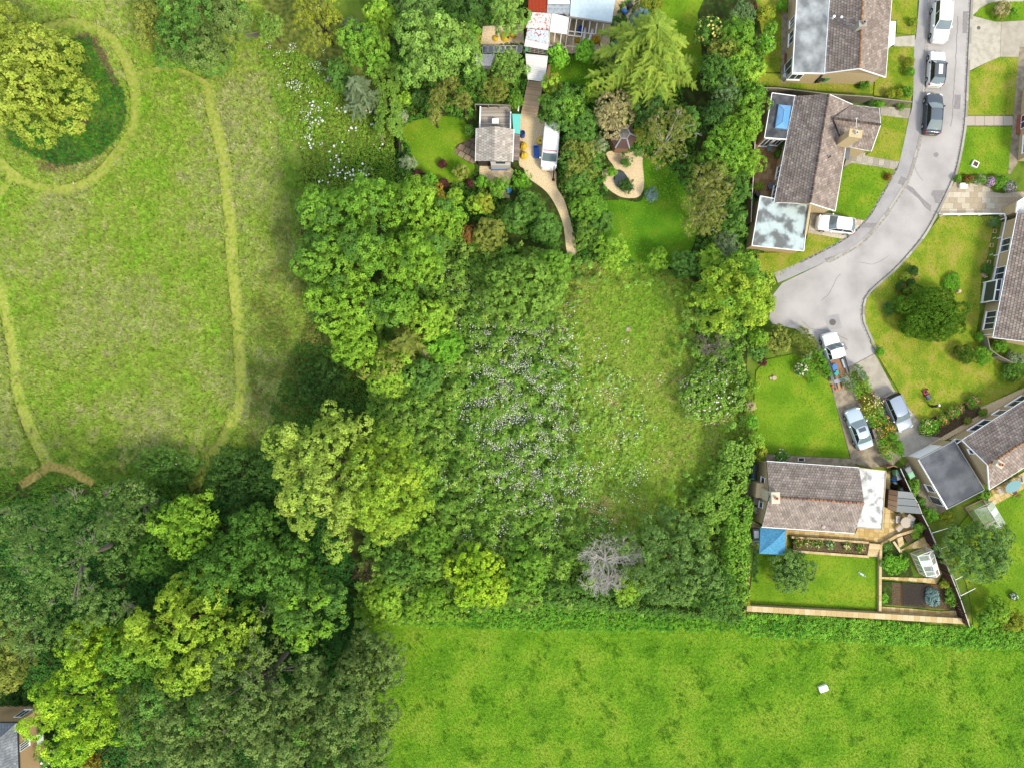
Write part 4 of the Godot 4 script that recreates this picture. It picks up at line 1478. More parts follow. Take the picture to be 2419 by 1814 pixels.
	t = thing("lean_to", "pale corrugated lean-to roof against the brick house in the corner", "lean-to", drop(P("Y", 610, 1210)))
	corrugated(t, P("Y", 550, 1150, 2.2), P("Y", 660, 1110, 2.2), P("Y", 672, 1260, 1.9), P("Y", 568, 1330, 1.9), mat("pale_sheet", hexl("c3d0cd", FLAT), 0.5))
	var lt := MB.new()
	for s in [[560, 1160], [650, 1120], [660, 1250], [575, 1310]]:
		var q := P("Y", s[0], s[1], 1.9)
		lt.beam(drop(q), q, 0.08, 0.08)
	part(t, "post", lt, bark())

# corrugated sheet over the quad a-b-c-d, waves running from edge a-b to edge d-c
func corrugated(t: Node3D, a: Vector3, b: Vector3, c: Vector3, d: Vector3, m: Material, pitch := 0.15, deep := 0.022, called := "roof_sheet") -> void:
	var n := maxi(6, int(a.distance_to(b) / pitch * 4.0))
	var mb := MB.new()
	for i in n:
		var u0 := float(i) / n
		var u1 := float(i + 1) / n
		var h0 := sin(u0 * n / 4.0 * TAU) * deep
		var h1 := sin(u1 * n / 4.0 * TAU) * deep
		mb.quad(a.lerp(b, u0) + Vector3(0, h0, 0), a.lerp(b, u1) + Vector3(0, h1, 0), d.lerp(c, u1) + Vector3(0, h1, 0), d.lerp(c, u0) + Vector3(0, h0, 0))
	part(t, called, mb, m)

# ---------------------------------------------------------------- vehicles
func loft(rings: Array, m: MB) -> void:
	# rings: arrays of equal length; smooth normals
	var n: int = rings.size()
	var k: int = rings[0].size()
	var nor := []
	for i in n:
		var row := []
		for j in k:
			var du: Vector3 = rings[mini(i + 1, n - 1)][j] - rings[maxi(i - 1, 0)][j]
			var dv: Vector3 = rings[i][mini(j + 1, k - 1)] - rings[i][maxi(j - 1, 0)]
			row.append(dv.cross(du).normalized())
		nor.append(row)
	for i in n - 1:
		for j in k - 1:
			m.tris(rings[i][j], rings[i + 1][j], rings[i + 1][j + 1], nor[i][j], nor[i + 1][j], nor[i + 1][j + 1])
			m.tris(rings[i][j], rings[i + 1][j + 1], rings[i][j + 1], nor[i][j], nor[i + 1][j + 1], nor[i][j + 1])

func paint(key: String, hex: String, metal := 0.0) -> StandardMaterial3D:
	if mats.has(key):
		return mats[key]
	var m := mat(key, hexl(hex, FLAT * 1.25), 0.32, metal, 0.5)
	m.clearcoat_enabled = true
	m.clearcoat = 0.7
	m.clearcoat_roughness = 0.06
	return m

# o: L, W, T (overall), belt, nose, zf/zr (foot of windscreen and rear window), tf/tr (their heads), all z as shares of L; front is +z
func car(called: String, label: String, cat: String, at: Vector3, ahead: Vector3, o: Dictionary, body_m: Material, roof_m: Material) -> Node3D:
	var t := thing(called, label, cat, Vector3(at.x, o.get("floor", 0.03), at.z), atan2(ahead.x, ahead.z))
	var l: float = o.L
	var w: float = o.W * 0.5
	var belt: float = o.belt
	var nose: float = o.nose
	var cowl: float = o.zf
	var deck: float = o.get("deck", belt)
	var z0: float = o.get("from", -0.5)
	var st := [[-0.5, 0.78, deck * 0.66], [-0.487, 0.88, deck * 0.9], [-0.46, 0.94, deck], [-0.38, 0.985, deck], [-0.25, 1.0, lerpf(deck, belt, 0.6)], [-0.05, 1.0, belt], [cowl - 0.06, 0.995, belt], [cowl + 0.02, 0.985, belt * 0.99],
		[lerpf(cowl, 0.5, 0.5), 0.965, lerpf(belt, nose, 0.4)], [0.43, 0.92, nose], [0.475, 0.84, nose * 0.88], [0.496, 0.74, nose * 0.68], [0.5, 0.66, nose * 0.5]]
	var rings := []
	for s in st:
		if s[0] < z0:
			continue
		var hw: float = w * s[1]
		var y: float = s[2]
		var half := [Vector2(hw * 0.92, 0.2), Vector2(hw, 0.34), Vector2(hw, y * 0.62), Vector2(hw * 0.985, y - 0.12), Vector2(hw * 0.95, y - 0.035), Vector2(hw * 0.86, y), Vector2(hw * 0.45, y + 0.03), Vector2(0, y + 0.04)]
		var ring := []
		for p in half:
			ring.append(Vector3(p.x, p.y, s[0] * l))
		for i in range(half.size() - 2, -1, -1):
			ring.append(Vector3(-half[i].x, half[i].y, s[0] * l))
		rings.append(ring)
	var mb := MB.new()
	loft(rings, mb)
	for e in [rings[0], rings[rings.size() - 1]]:
		for j in range(1, e.size() - 1):
			mb.tri(e[0], e[j], e[j + 1])
	part(t, "body", mb, body_m, true)
	# greenhouse
	var wb: float = w * 0.9
	var wr: float = w * o.get("tumble", 0.74)
	var top: float = o.T
	var zf: float = cowl * l
	var zr: float = o.zr * l
	var tf: float = o.tf * l
	var tr: float = o.tr * l
	var bh := belt + 0.02
	var gl := mat("car_glass", Color(0.10, 0.135, 0.145), 0.05, 0.0, 0.85)  # bluish base colour paints in the sky's reflection on front and rear glass
	var gd := mat("car_side_glass", Color(0.012, 0.014, 0.016), 0.06, 0.0, 0.6)
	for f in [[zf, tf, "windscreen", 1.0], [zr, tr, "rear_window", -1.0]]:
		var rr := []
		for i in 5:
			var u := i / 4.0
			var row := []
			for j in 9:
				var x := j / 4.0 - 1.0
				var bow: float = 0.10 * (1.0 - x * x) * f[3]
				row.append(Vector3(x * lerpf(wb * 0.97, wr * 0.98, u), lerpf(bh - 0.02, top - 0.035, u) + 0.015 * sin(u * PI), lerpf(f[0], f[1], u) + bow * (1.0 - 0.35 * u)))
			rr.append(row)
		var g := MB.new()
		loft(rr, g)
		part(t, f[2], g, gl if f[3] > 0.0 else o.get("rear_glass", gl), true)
	var rf := []
	for i in 9:
		var u := i / 8.0
		var row := []
		for j in 9:
			var x := j / 4.0 - 1.0
			var bow: float = 0.10 * (1.0 - x * x) * 0.65 * (u * 2.0 - 1.0)
			row.append(Vector3(x * wr, top - 0.045 * x * x * x * x - 0.02 * x * x - 0.05 * pow(absf(u * 2.0 - 1.0), 3.0), lerpf(tr, tf, u) + bow))
		rf.append(row)
	var r := MB.new()
	loft(rf, r)
	var roof := part(t, "roof", r, roof_m, true)
	for s in [-1.0, 1.0]:
		var ends := [[0.0, 0.47], [0.51, 1.0]] if o.get("doors", 4) == 4 else [[0.0, 1.0]]
		for e in ends:
			var g := MB.new()
			var b0 := Vector3(s * wb, bh - 0.02, lerpf(zr + 0.1, zf - 0.12, e[0]))
			var b1 := Vector3(s * wb, bh - 0.02, lerpf(zr + 0.1, zf - 0.12, e[1]))
			var t0 := Vector3(s * (wr - 0.005), top - 0.075, lerpf(tr + 0.05, tf - 0.04, e[0]))
			var t1 := Vector3(s * (wr - 0.005), top - 0.075, lerpf(tr + 0.05, tf - 0.04, e[1]))
			g.quad(b0, b1, t1, t0)
			part(t, "side_window", g, o.get("side_glass", gd), true)
		for e in [[zf - 0.02, tf, 0.075], [lerpf(zr + 0.1, zf - 0.12, 0.49), lerpf(tr + 0.05, tf - 0.04, 0.49), 0.07], [zr + 0.02, tr, 0.1]]:
			var p := MB.new()
			p.beam(Vector3(s * wb, bh - 0.03, e[0]), Vector3(s * wr * 0.99, top - 0.06, e[1]), 0.05, e[2])
			part(t, "pillar", p, o.get("pillar", body_m), true)
		var rail := MB.new()
		rail.beam(Vector3(s * wr, top - 0.06, tr), Vector3(s * wr, top - 0.06, tf), 0.05, 0.06)
		part(t, "roof_rail", rail, o.get("rail", body_m), true)
		var mi := MB.new()
		mi.lathe(Vector3.ZERO, [[0.0, -0.06], [0.09, -0.05], [0.11, 0.0], [0.09, 0.06], [0.0, 0.08]], 10)
		var mn := part(t, "mirror", mi, o.get("mirror", body_m), true)
		mn.position = Vector3(s * (w + 0.08), belt + 0.02, zf - 0.28)
		for z in [o.get("ax0", -0.30), o.get("ax1", 0.32)]:
			var ty := MB.new()
			ty.tube(Vector3(s * (w - 0.22), 0.32, z * l), Vector3(s * (w + 0.012), 0.32, z * l), 0.33, 0.31, 18, true)
			var wh := part(t, "wheel", ty, mat("tyre", Color(0.016, 0.016, 0.017), 0.85), true)
			var ri := MB.new()
			ri.tube(Vector3(s * (w - 0.02), 0.32, z * l), Vector3(s * (w + 0.025), 0.32, z * l), 0.2, 0.16, 14, true)
			part(wh, "rim", ri, o.get("rim", mat("alloy", Color(0.45, 0.46, 0.47), 0.35, 0.6)), true)
		var hl := MB.new()
		hl.box(Transform3D(Basis(Vector3.UP, s * 0.42) * Basis(Vector3.RIGHT, -0.35), Vector3(s * w * 0.76, nose * 0.9, 0.452 * l)), Vector3(0.34, 0.13, 0.16))
		part(t, "headlight", hl, mat("lamp_lens", Color(0.42, 0.45, 0.47), 0.12), true)
		var tl := MB.new()
		tl.box(Transform3D(Basis(Vector3.UP, -s * 0.5), Vector3(s * w * 0.86, deck * 0.86, -0.474 * l)), Vector3(0.2, 0.2, 0.1))
		part(t, "tail_light", tl, mat("tail_lens", Color(0.30, 0.012, 0.015), 0.2), true)
	var np := MB.new()
	np.at(Vector3(0, deck * 0.6, -0.5 * l - 0.012), Vector3(0.52, 0.11, 0.02))
	part(t, "number_plate", np, mat("yellow_plate", hexl("e6c437", FLAT), 0.5), true)
	var sh := MB.new()
	sh.beam(Vector3(-w * 0.8, nose * 0.965 + 0.012, 0.42 * l), Vector3(w * 0.8, nose * 0.965 + 0.012, 0.42 * l), 0.014, 0.012)
	part(t, "bonnet_seam", sh, mat("seam", Color(0.05, 0.05, 0.055), 0.6), true)
	return t

func vehicles() -> void:
	var suv := {"L": 4.45, "W": 1.84, "T": 1.66, "belt": 1.02, "nose": 0.86, "zf": 0.215, "zr": -0.47, "tf": 0.06, "tr": -0.42, "tumble": 0.76}
	var hatch := {"L": 3.85, "W": 1.72, "T": 1.47, "belt": 0.92, "nose": 0.76, "zf": 0.2, "zr": -0.45, "tf": 0.05, "tr": -0.33}
	var saloon := {"L": 4.7, "W": 1.8, "T": 1.43, "belt": 0.92, "nose": 0.74, "deck": 0.95, "zf": 0.19, "zr": -0.335, "tf": 0.045, "tr": -0.2, "tumble": 0.7}
	var coupe := {"L": 4.6, "W": 1.84, "T": 1.42, "belt": 0.94, "nose": 0.76, "deck": 0.98, "zf": 0.23, "zr": -0.43, "tf": 0.06, "tr": -0.2, "tumble": 0.7}
	var wht := paint("white_paint", "f4f6f8")
	var slate := paint("slate_paint", "3c4653", 0.3)
	var ice := paint("ice_paint", "b9cad6", 0.25)
	var silver := paint("silver_paint", "98a1ac", 0.35)
	var black := paint("black_paint", "1d1f22")
	var black_m := mat("black_trim", Color(0.015, 0.015, 0.016), 0.4)
	var street := (P("U", 165, 0) - P("U", 60, 1640)).normalized()
	car("parked_car", "white sport utility car, topmost of the three parked along the kerb", "car", P("U", 272, 300), -street, suv.merged({"pillar": wht, "mirror": wht}), wht, wht)
	var t := car("parked_car", "small white hatchback with a dark roof and pale sunroof, parked between two cars", "car", P("U", 222, 848), street, hatch.merged({"pillar": black_m, "mirror": black_m, "rail": black_m}), wht, paint("charcoal_paint", "474b52"))
	var sun := MB.new()
	sun.at(Vector3(0, 1.475, -0.42), Vector3(0.42, 0.03, 1.05))
	part(t, "sunroof", sun, mat("pale_glass", Color(0.6, 0.64, 0.67), 0.1), true)
	car("parked_car", "dark slate-blue car with sloping rear window parked lowest along the kerb", "car", P("U", 185, 1378), street, coupe.merged({"pillar": black_m}), slate, paint("slate_roof", "555e69", 0.2))
	car("parked_car", "white hatchback on the slab drive beside the stained garage roof", "car", P("C", 1256, 1318, 0.0), (P("C", 1090, 1290) - P("C", 1445, 1335)).normalized(), hatch.merged({"L": 4.25, "W": 1.78, "floor": 0.11}, true), wht, wht)
	t = car("parked_car", "ice-blue saloon with a dark sunroof on the drive beside the vivid front lawn", "car", P("R", 508, 1212), (P("R", 455, 975) - P("R", 625, 1440)).normalized(), saloon.merged({"floor": 0.11}), ice, ice)
	var sn := MB.new()
	sn.at(Vector3(0, 1.425, -0.06), Vector3(0.78, 0.03, 0.42))
	part(t, "sunroof", sn, mat("dark_glass", Color(0.06, 0.07, 0.085), 0.1), true)
	car("parked_car", "silver estate car with black tailgate glass beside the flowering hedge", "car", P("R", 968, 1022), (P("R", 1085, 1215) - P("R", 905, 810)).normalized(), suv.merged({"L": 4.35, "T": 1.6, "floor": 0.12, "rear_glass": black_m}, true), silver, paint("silver_roof", "95a2b4", 0.3))

	# pickup: cab forward, open bed behind
	var at := P("R", 225, 355)
	var ahead := (P("R", 160, 95) - P("R", 318, 640)).normalized()
	t = car("pickup_truck", "white pickup with loaded open bed parked at the end of the road", "pickup truck", at, ahead, {"L": 5.2, "W": 1.82, "T": 1.72, "belt": 1.06, "nose": 0.94, "zf": 0.235, "zr": -0.075, "tf": 0.13, "tr": -0.05, "from": -0.06, "ax0": -0.27, "ax1": 0.34, "tumble": 0.8, "floor": 0.05}, wht, wht)
	var bed := MB.new()
	bed.at(Vector3(0, 0.62, -1.42), Vector3(1.6, 0.08, 2.2))
	part(t, "bed_floor", bed, mat("ply", hexl("a9805c", FLAT), 0.9), true)
	for s in [-1.0, 1.0]:
		var sd := MB.new()
		sd.at(Vector3(s * 0.84, 0.66, -1.42), Vector3(0.12, 0.78, 2.24))
		part(t, "bed_side", sd, wht, true)
		var rl := MB.new()
		rl.at(Vector3(s * 0.84, 1.07, -1.42), Vector3(0.16, 0.05, 2.24))
		part(t, "bed_rail", rl, black_m, true)
	var tg := MB.new()
	tg.at(Vector3(0, 0.55, -2.78), Vector3(1.55, 0.07, 0.46))
	part(t, "tailgate", tg, paint("silver_paint", "aeb6c0", 0.35), true)
	var bulk := MB.new()
	bulk.at(Vector3(0, 0.85, -0.33), Vector3(1.62, 0.5, 0.06))
	part(t, "bulkhead", bulk, black_m, true)
	var turn := atan2(ahead.x, ahead.z)
	var xf := Transform3D(Basis(Vector3.UP, turn), Vector3(at.x, 0.05, at.z))
	for k in [["toolbag", "folded blue sheet in the bed of the pickup", "sheet", Vector3(0.45, 0.72, -1.25), Vector3(0.55, 0.2, 0.6), "4f8fd6"], ["crate", "teal box at the back of the pickup bed", "box", Vector3(0.42, 0.74, -1.95), Vector3(0.45, 0.3, 0.4), "4fb3ad"]]:
		var mb := MB.new()
		var c: Vector3 = k[3]
		mb.box(Transform3D(Basis(Vector3.UP, 0.5), c), k[4])
		mb.box(Transform3D(Basis(Vector3.UP, -0.2), c + Vector3(-0.12, 0.03, 0.2)), k[4] * Vector3(0.7, 0.9, 0.6))
		var o := thing(k[0], k[1], k[2], xf.origin, turn)
		part(o, "body", mb, mat("cloth_" + k[5], hexl(k[5], FLAT), 0.8), true)
	var roll := thing("tarpaulin_roll", "pale rolled cover lying along the side of the pickup bed", "roll", xf.origin, turn)
	var rm := MB.new()
	rm.tube(Vector3(-0.62, 0.8, -0.6), Vector3(-0.66, 0.8, -1.6), 0.14, 0.12, 10, true)
	part(roll, "roll", rm, mat("pale_cloth", hexl("d6dbe0", FLAT), 0.8), true)
	for k in [[298, 640, 322, 755, "outer"], [352, 620, 372, 745, "inner"]]:
		var mb := MB.new()
		mb.beam(P("R", k[0], k[1], 0.5), P("R", k[2], k[3], 0.14), 0.24, 0.05)
		lone("loading_ramp", "wooden loading ramp plank %s the tailgate of the white pickup" % ("by the path edge under" if k[4] == "outer" else "nearest the hedge under"), "ramp", mb, mat("plank", hexl("c49a6c", FLAT), 0.9), "loading ramps behind the pickup")
	var gt := thing("grass_trimmer", "red petrol trimmer lying on the drive behind the pickup", "trimmer", P("R", 235, 740, 0.1))
	var g1 := MB.new()
	g1.tube(P("R", 228, 712, 0.2), P("R", 243, 790, 0.14), 0.025, 0.025, 6, true)
	part(gt, "shaft", g1, black_m)
	var g2 := MB.new()
	g2.lathe(P("R", 228, 712, 0.1), [[0.0, 0.0], [0.13, 0.02], [0.15, 0.12], [0.1, 0.22], [0.0, 0.25]], 10)
	part(gt, "engine", g2, mat("tool_red", hexl("d8482f", FLAT), 0.5))
	var bl := thing("leaf_blower", "orange hand tool lying beside the loading ramps", "garden tool", P("R", 278, 750, 0.1))
	var g3 := MB.new()
	g3.lathe(P("R", 278, 752, 0.1), [[0.0, 0.0], [0.14, 0.03], [0.12, 0.16], [0.0, 0.22]], 10)
	part(bl, "engine", g3, mat("tool_orange", hexl("d97a4a", FLAT), 0.5))
	var g4 := MB.new()
	g4.tube(P("R", 278, 740, 0.2), P("R", 280, 640, 0.16), 0.02, 0.02, 6, true)
	part(bl, "shaft", g4, mat("alloy", Color(0.45, 0.46, 0.47), 0.35, 0.6))

	# camper van in the gravel yard
	t = car("camper_van", "white camper van with a red stripe in the gravel yard", "van", P("T", 1305, 800), (P("T", 1290, 1110) - P("T", 1345, 470)).normalized(), {"L": 4.75, "W": 1.85, "T": 2.0, "belt": 1.15, "nose": 0.98, "zf": 0.33, "zr": -0.49, "tf": 0.2, "tr": -0.485, "tumble": 0.86, "floor": 0.07, "ax0": -0.28, "ax1": 0.3, "side_glass": wht}, wht, wht)
	var sp := MB.new()
	sp.at(Vector3(0, 2.0, 0.72), Vector3(1.5, 0.012, 0.09))
	part(t, "stripe", sp, mat("stripe_red", hexl("d9565c", FLAT), 0.5), true)

# ---------------------------------------------------------------- a person behind a lawn mower
func cap_dist(p: Vector3, b: Array) -> float:
	var a: Vector3 = b[0]
	var d: Vector3 = b[1] - a
	var h := clampf((p - a).dot(d) / d.length_squared(), 0.0, 1.0)
	return (p - a - d * h).length() - lerpf(b[2], b[3], h)

# surface nets over capsules joined with a smooth minimum; every bone is [from, to, radius, radius, colour]
func skin_bones(bones: Array, cell: float, blend: float) -> MB:
	var lo := Vector3(1e9, 1e9, 1e9)
	var hi := -lo
	for b in bones:
		var m := maxf(b[2], b[3]) + cell * 3.0
		for e in [b[0], b[1]]:
			lo = lo.min(e - Vector3.ONE * m)
			hi = hi.max(e + Vector3.ONE * m)
	var nx := int((hi.x - lo.x) / cell) + 1
	var ny := int((hi.y - lo.y) / cell) + 1
	var nzz := int((hi.z - lo.z) / cell) + 1
	var g := PackedFloat32Array()
	g.resize(nx * ny * nzz)
	g.fill(9.0)
	for b in bones:
		var m := maxf(b[2], b[3]) + blend + cell * 2.0
		var q0: Vector3 = ((b[0].min(b[1]) - Vector3.ONE * m - lo) / cell).floor().max(Vector3.ZERO)
		var q1: Vector3 = ((b[0].max(b[1]) + Vector3.ONE * m - lo) / cell).ceil()
		for k in range(int(q0.z), mini(int(q1.z) + 1, nzz)):
			for j in range(int(q0.y), mini(int(q1.y) + 1, ny)):
				for i in range(int(q0.x), mini(int(q1.x) + 1, nx)):
					var at := i + nx * (j + ny * k)
					var d := cap_dist(lo + Vector3(i, j, k) * cell, b)
					var e := g[at]
					var h := maxf(blend - absf(d - e), 0.0) / blend
					g[at] = minf(d, e) - h * h * blend * 0.25
	var idx := {}
	var pts := PackedVector3Array()
	for k in nzz - 1:
		for j in ny - 1:
			for i in nx - 1:
				var s := Vector3.ZERO
				var c := 0
				var base := i + nx * (j + ny * k)
				var v := [g[base], g[base + 1], g[base + nx], g[base + nx + 1], g[base + nx * ny], g[base + nx * ny + 1], g[base + nx * ny + nx], g[base + nx * ny + nx + 1]]
				var neg := 0
				for q in v:
					neg += 1 if q < 0.0 else 0
				if neg == 0 or neg == 8:
					continue
				for e in [[0, 1], [2, 3], [4, 5], [6, 7], [0, 2], [1, 3], [4, 6], [5, 7], [0, 4], [1, 5], [2, 6], [3, 7]]:
					var a: float = v[e[0]]
					var b: float = v[e[1]]
					if (a < 0.0) != (b < 0.0):
						var t := a / (a - b)
						var pa := Vector3(e[0] & 1, (e[0] >> 1) & 1, e[0] >> 2)
						var pb := Vector3(e[1] & 1, (e[1] >> 1) & 1, e[1] >> 2)
						s += pa.lerp(pb, t)
						c += 1
				idx[base] = pts.size()
				pts.append(lo + (Vector3(i, j, k) + s / c) * cell)
	var mb := MB.new()
	mb.tinted = true
	var step := [1, nx, nx * ny]
	for base in idx:
		for ax in 3:
			var u: int = step[(ax + 1) % 3]
			var w: int = step[(ax + 2) % 3]
			var a: float = g[base]
			var b: float = g[base + step[ax]]
			if (a < 0.0) == (b < 0.0) or not (idx.has(base - u) and idx.has(base - w) and idx.has(base - u - w)):
				continue
			var q := [pts[idx[base]], pts[idx[base - u]], pts[idx[base - u - w]], pts[idx[base - w]]]
			var mid: Vector3 = (q[0] + q[1] + q[2] + q[3]) * 0.25
			var best := 9.0
			for bn in bones:
				var d := cap_dist(mid, bn)
				if d < best:
					best = d
					mb.col = bn[4]
			var nn := []
			for p in q:
				var e := cell * 0.6
				var gr := Vector3(field(bones, p + Vector3(e, 0, 0), blend) - field(bones, p - Vector3(e, 0, 0), blend), field(bones, p + Vector3(0, e, 0), blend) - field(bones, p - Vector3(0, e, 0), blend), field(bones, p + Vector3(0, 0, e), blend) - field(bones, p - Vector3(0, 0, e), blend))
				nn.append(gr.normalized())
			mb.tris(q[0], q[1], q[2], nn[0], nn[1], nn[2])
			mb.tris(q[0], q[2], q[3], nn[0], nn[2], nn[3])
	return mb

func field(bones: Array, p: Vector3, blend: float) -> float:
	var e := 9.0
	for b in bones:
		var d := cap_dist(p, b)
		var h := maxf(blend - absf(d - e), 0.0) / blend
		e = minf(d, e) - h * h * blend * 0.25
	return e

func gardener() -> void:
	# faces -z in own axes, hands on the mower's bar
	var head := P("Q", 1485, 1265, 1.68)
	var mower_at := P("Q", 900, 850, 0.2)
	var dir := Vector3(mower_at.x - head.x, 0, mower_at.z - head.z).normalized()
	var feet := P("Q", 1290, 1290, 0.12)
	var turn := atan2(-dir.x, -dir.z)
	var t := thing("person", "person in dark clothes and pale cap, bare arms, pushing a red mower", "person", Vector3(feet.x, 0.12, feet.z), turn)
	var skin := hexl("e0a585", FLAT)
	var top := hexl("3a3d45", FLAT)
	var legs := hexl("23252b", FLAT)
	var shoe := hexl("2a2622", FLAT)
	var b := [
		[Vector3(0, 0.95, 0.02), Vector3(0, 1.22, -0.02), 0.145, 0.16, top], [Vector3(-0.09, 1.34, -0.06), Vector3(0.09, 1.34, -0.06), 0.125, 0.125, top], [Vector3(-0.15, 1.4, -0.06), Vector3(0.15, 1.4, -0.06), 0.075, 0.075, top],
		[Vector3(0, 1.42, -0.06), Vector3(0, 1.52, -0.09), 0.06, 0.055, skin],
		[Vector3(-0.09, 0.92, 0.02), Vector3(-0.1, 0.5, -0.1), 0.1, 0.07, legs], [Vector3(-0.1, 0.5, -0.1), Vector3(-0.1, 0.1, -0.02), 0.065, 0.05, legs], [Vector3(0.09, 0.92, 0.02), Vector3(0.1, 0.5, 0.08), 0.1, 0.07, legs], [Vector3(0.1, 0.5, 0.08), Vector3(0.1, 0.1, 0.22), 0.065, 0.05, legs],
		[Vector3(-0.1, 0.045, 0.0), Vector3(-0.11, 0.04, -0.17), 0.05, 0.042, shoe], [Vector3(0.1, 0.045, 0.24), Vector3(0.11, 0.04, 0.08), 0.05, 0.042, shoe],
		[Vector3(-0.2, 1.38, -0.07), Vector3(-0.27, 1.16, -0.16), 0.058, 0.048, top], [Vector3(-0.27, 1.16, -0.16), Vector3(-0.2, 1.02, -0.38), 0.044, 0.03, skin], [Vector3(0.2, 1.38, -0.07), Vector3(0.27, 1.16, -0.16), 0.058, 0.048, top], [Vector3(0.27, 1.16, -0.16), Vector3(0.2, 1.02, -0.38), 0.044, 0.03, skin]]
	var body := skin_bones(b, 0.018, 0.04)
	var hd := [[Vector3(0, 1.6, -0.1), Vector3(0, 1.68, -0.1), 0.078, 0.09, skin], [Vector3(0, 1.575, -0.14), Vector3(0, 1.56, -0.15), 0.045, 0.035, skin], [Vector3(0, 1.63, -0.195), Vector3(0, 1.605, -0.205), 0.012, 0.016, skin],
		[Vector3(-0.085, 1.62, -0.09), Vector3(-0.085, 1.65, -0.09), 0.016, 0.018, skin], [Vector3(0.085, 1.62, -0.09), Vector3(0.085, 1.65, -0.09), 0.016, 0.018, skin]]
	for s in [-1.0, 1.0]:
		hd.append([Vector3(s * 0.032, 1.64, -0.182), Vector3(s * 0.034, 1.64, -0.182), 0.009, 0.009, hexl("2a211d", FLAT)])
	hd.append([Vector3(-0.02, 1.572, -0.182), Vector3(0.02, 1.572, -0.182), 0.007, 0.007, hexl("b06a5c", FLAT)])
	var hm := skin_bones(hd, 0.008, 0.02)
	body.v.append_array(hm.v); body.n.append_array(hm.n); body.c.append_array(hm.c)
	for s in [-1.0, 1.0]:
		var wr := Vector3(s * 0.2, 1.02, -0.38)
		var fin := [[wr, wr + Vector3(-s * 0.012, -0.02, -0.07), 0.026, 0.03, skin]]
		var palm: Vector3 = wr + Vector3(-s * 0.012, -0.02, -0.075)
		for k in 4:
			var x := (k - 1.5) * 0.019
			var le := [0.032, 0.038, 0.036, 0.028][k] as float
			var p0: Vector3 = palm + Vector3(x, 0.012, -0.018)
			var p1: Vector3 = p0 + Vector3(0, 0.0, -le)
			var p2: Vector3 = p1 + Vector3(0, -0.03, -0.004)
			fin.append([p0, p1, 0.0095, 0.009, skin])
			fin.append([p1, p2, 0.009, 0.0085, skin])
			fin.append([p2, p2 + Vector3(0, -0.006, 0.024), 0.0085, 0.008, skin])
		var th: Vector3 = wr + Vector3(-s * 0.035, -0.02, -0.035)
		fin.append([th, th + Vector3(-s * 0.012, -0.026, -0.03), 0.011, 0.01, skin])
		fin.append([th + Vector3(-s * 0.012, -0.026, -0.03), th + Vector3(-s * 0.004, -0.03, -0.058), 0.01, 0.009, skin])
		var fm := skin_bones(fin, 0.005, 0.008)
		body.v.append_array(fm.v); body.n.append_array(fm.n); body.c.append_array(fm.c)
	part(t, "body", body, tint_mat("person_skin", 0.75, 0.3), true)
	var cap := MB.new()
	cap.lathe(Vector3(0, 1.66, -0.095), [[0.1, 0.0], [0.103, 0.035], [0.092, 0.08], [0.06, 0.11], [0.0, 0.122]], 18)
	cap.box(Transform3D(Basis(Vector3.RIGHT, 0.2), Vector3(0, 1.672, -0.215)), Vector3(0.15, 0.012, 0.09))
	part(t, "cap", cap, mat("cap_white", Color(0.62, 0.62, 0.63), 0.8), true)

	# the mower stands before the hands
	var hand := t.transform * Vector3(0, 0.98, -0.5)
	var m := thing("lawn_mower", "red petrol lawn mower with a grey grass box, pushed by a person", "lawn mower", Vector3(hand.x, 0.12, hand.z) + dir * 1.0, turn)
	var red := mat("mower_red", hexl("c8455a", FLAT), 0.4)
	var blk := mat("black_trim", Color(0.015, 0.015, 0.016), 0.4)
	var dk := MB.new()
	var rr := []
	for i in 6:
		var ring := []
		var z: float = [-0.42, -0.4, -0.25, 0.1, 0.2, 0.22][i]
		var wdt: float = [0.14, 0.2, 0.26, 0.26, 0.24, 0.2][i]
		var hh: float = [0.14, 0.2, 0.24, 0.24, 0.22, 0.16][i]
		for p in [Vector2(1, 0.06), Vector2(1, 0.6), Vector2(0.85, 0.95), Vector2(0, 1.05), Vector2(-0.85, 0.95), Vector2(-1, 0.6), Vector2(-1, 0.06)]:
			ring.append(Vector3(p.x * wdt, p.y * hh, z))
		rr.append(ring)
	loft(rr, dk)
	part(m, "deck", dk, red, true)
	var en := MB.new()
	en.lathe(Vector3(0, 0.22, -0.12), [[0.15, 0.0], [0.16, 0.08], [0.13, 0.15], [0.06, 0.18], [0.0, 0.18]], 14)
	part(m, "engine", en, blk, true)
	var ft := MB.new()
	ft.at(Vector3(0.1, 0.33, -0.2), Vector3(0.12, 0.1, 0.14))
	part(m, "fuel_tank", ft, mat("mower_pink", hexl("e0808c", FLAT), 0.4), true)
	var gb := MB.new()
	var r2 := []
	for i in 4:
		var ring := []
		var z: float = [0.2, 0.24, 0.68, 0.74][i]
		var k: float = [0.85, 1.0, 0.95, 0.75][i]
		for p in [Vector2(1, 0.12), Vector2(1, 0.3), Vector2(0.85, 0.38), Vector2(0, 0.4), Vector2(-0.85, 0.38), Vector2(-1, 0.3), Vector2(-1, 0.12)]:
			ring.append(Vector3(p.x * 0.23 * k, p.y, z))
		r2.append(ring)
	loft(r2, gb)
	part(m, "grass_box", gb, mat("grass_box", hexl("6b6e7c", FLAT), 0.6), true)
	for s in [-1.0, 1.0]:
		for z in [-0.34, 0.2]:
			var wh := MB.new()
			wh.tube(Vector3(s * 0.27, 0.1, z), Vector3(s * 0.32, 0.1, z), 0.1, 0.1, 12, true)
			part(m, "wheel", wh, blk, true)
		var hb := MB.new()
		hb.tube(Vector3(s * 0.22, 0.25, 0.2), Vector3(s * 0.23, 0.84, 0.99), 0.014, 0.014, 6)
		part(m, "handle_tube", hb, blk, true)
	var bar := MB.new()
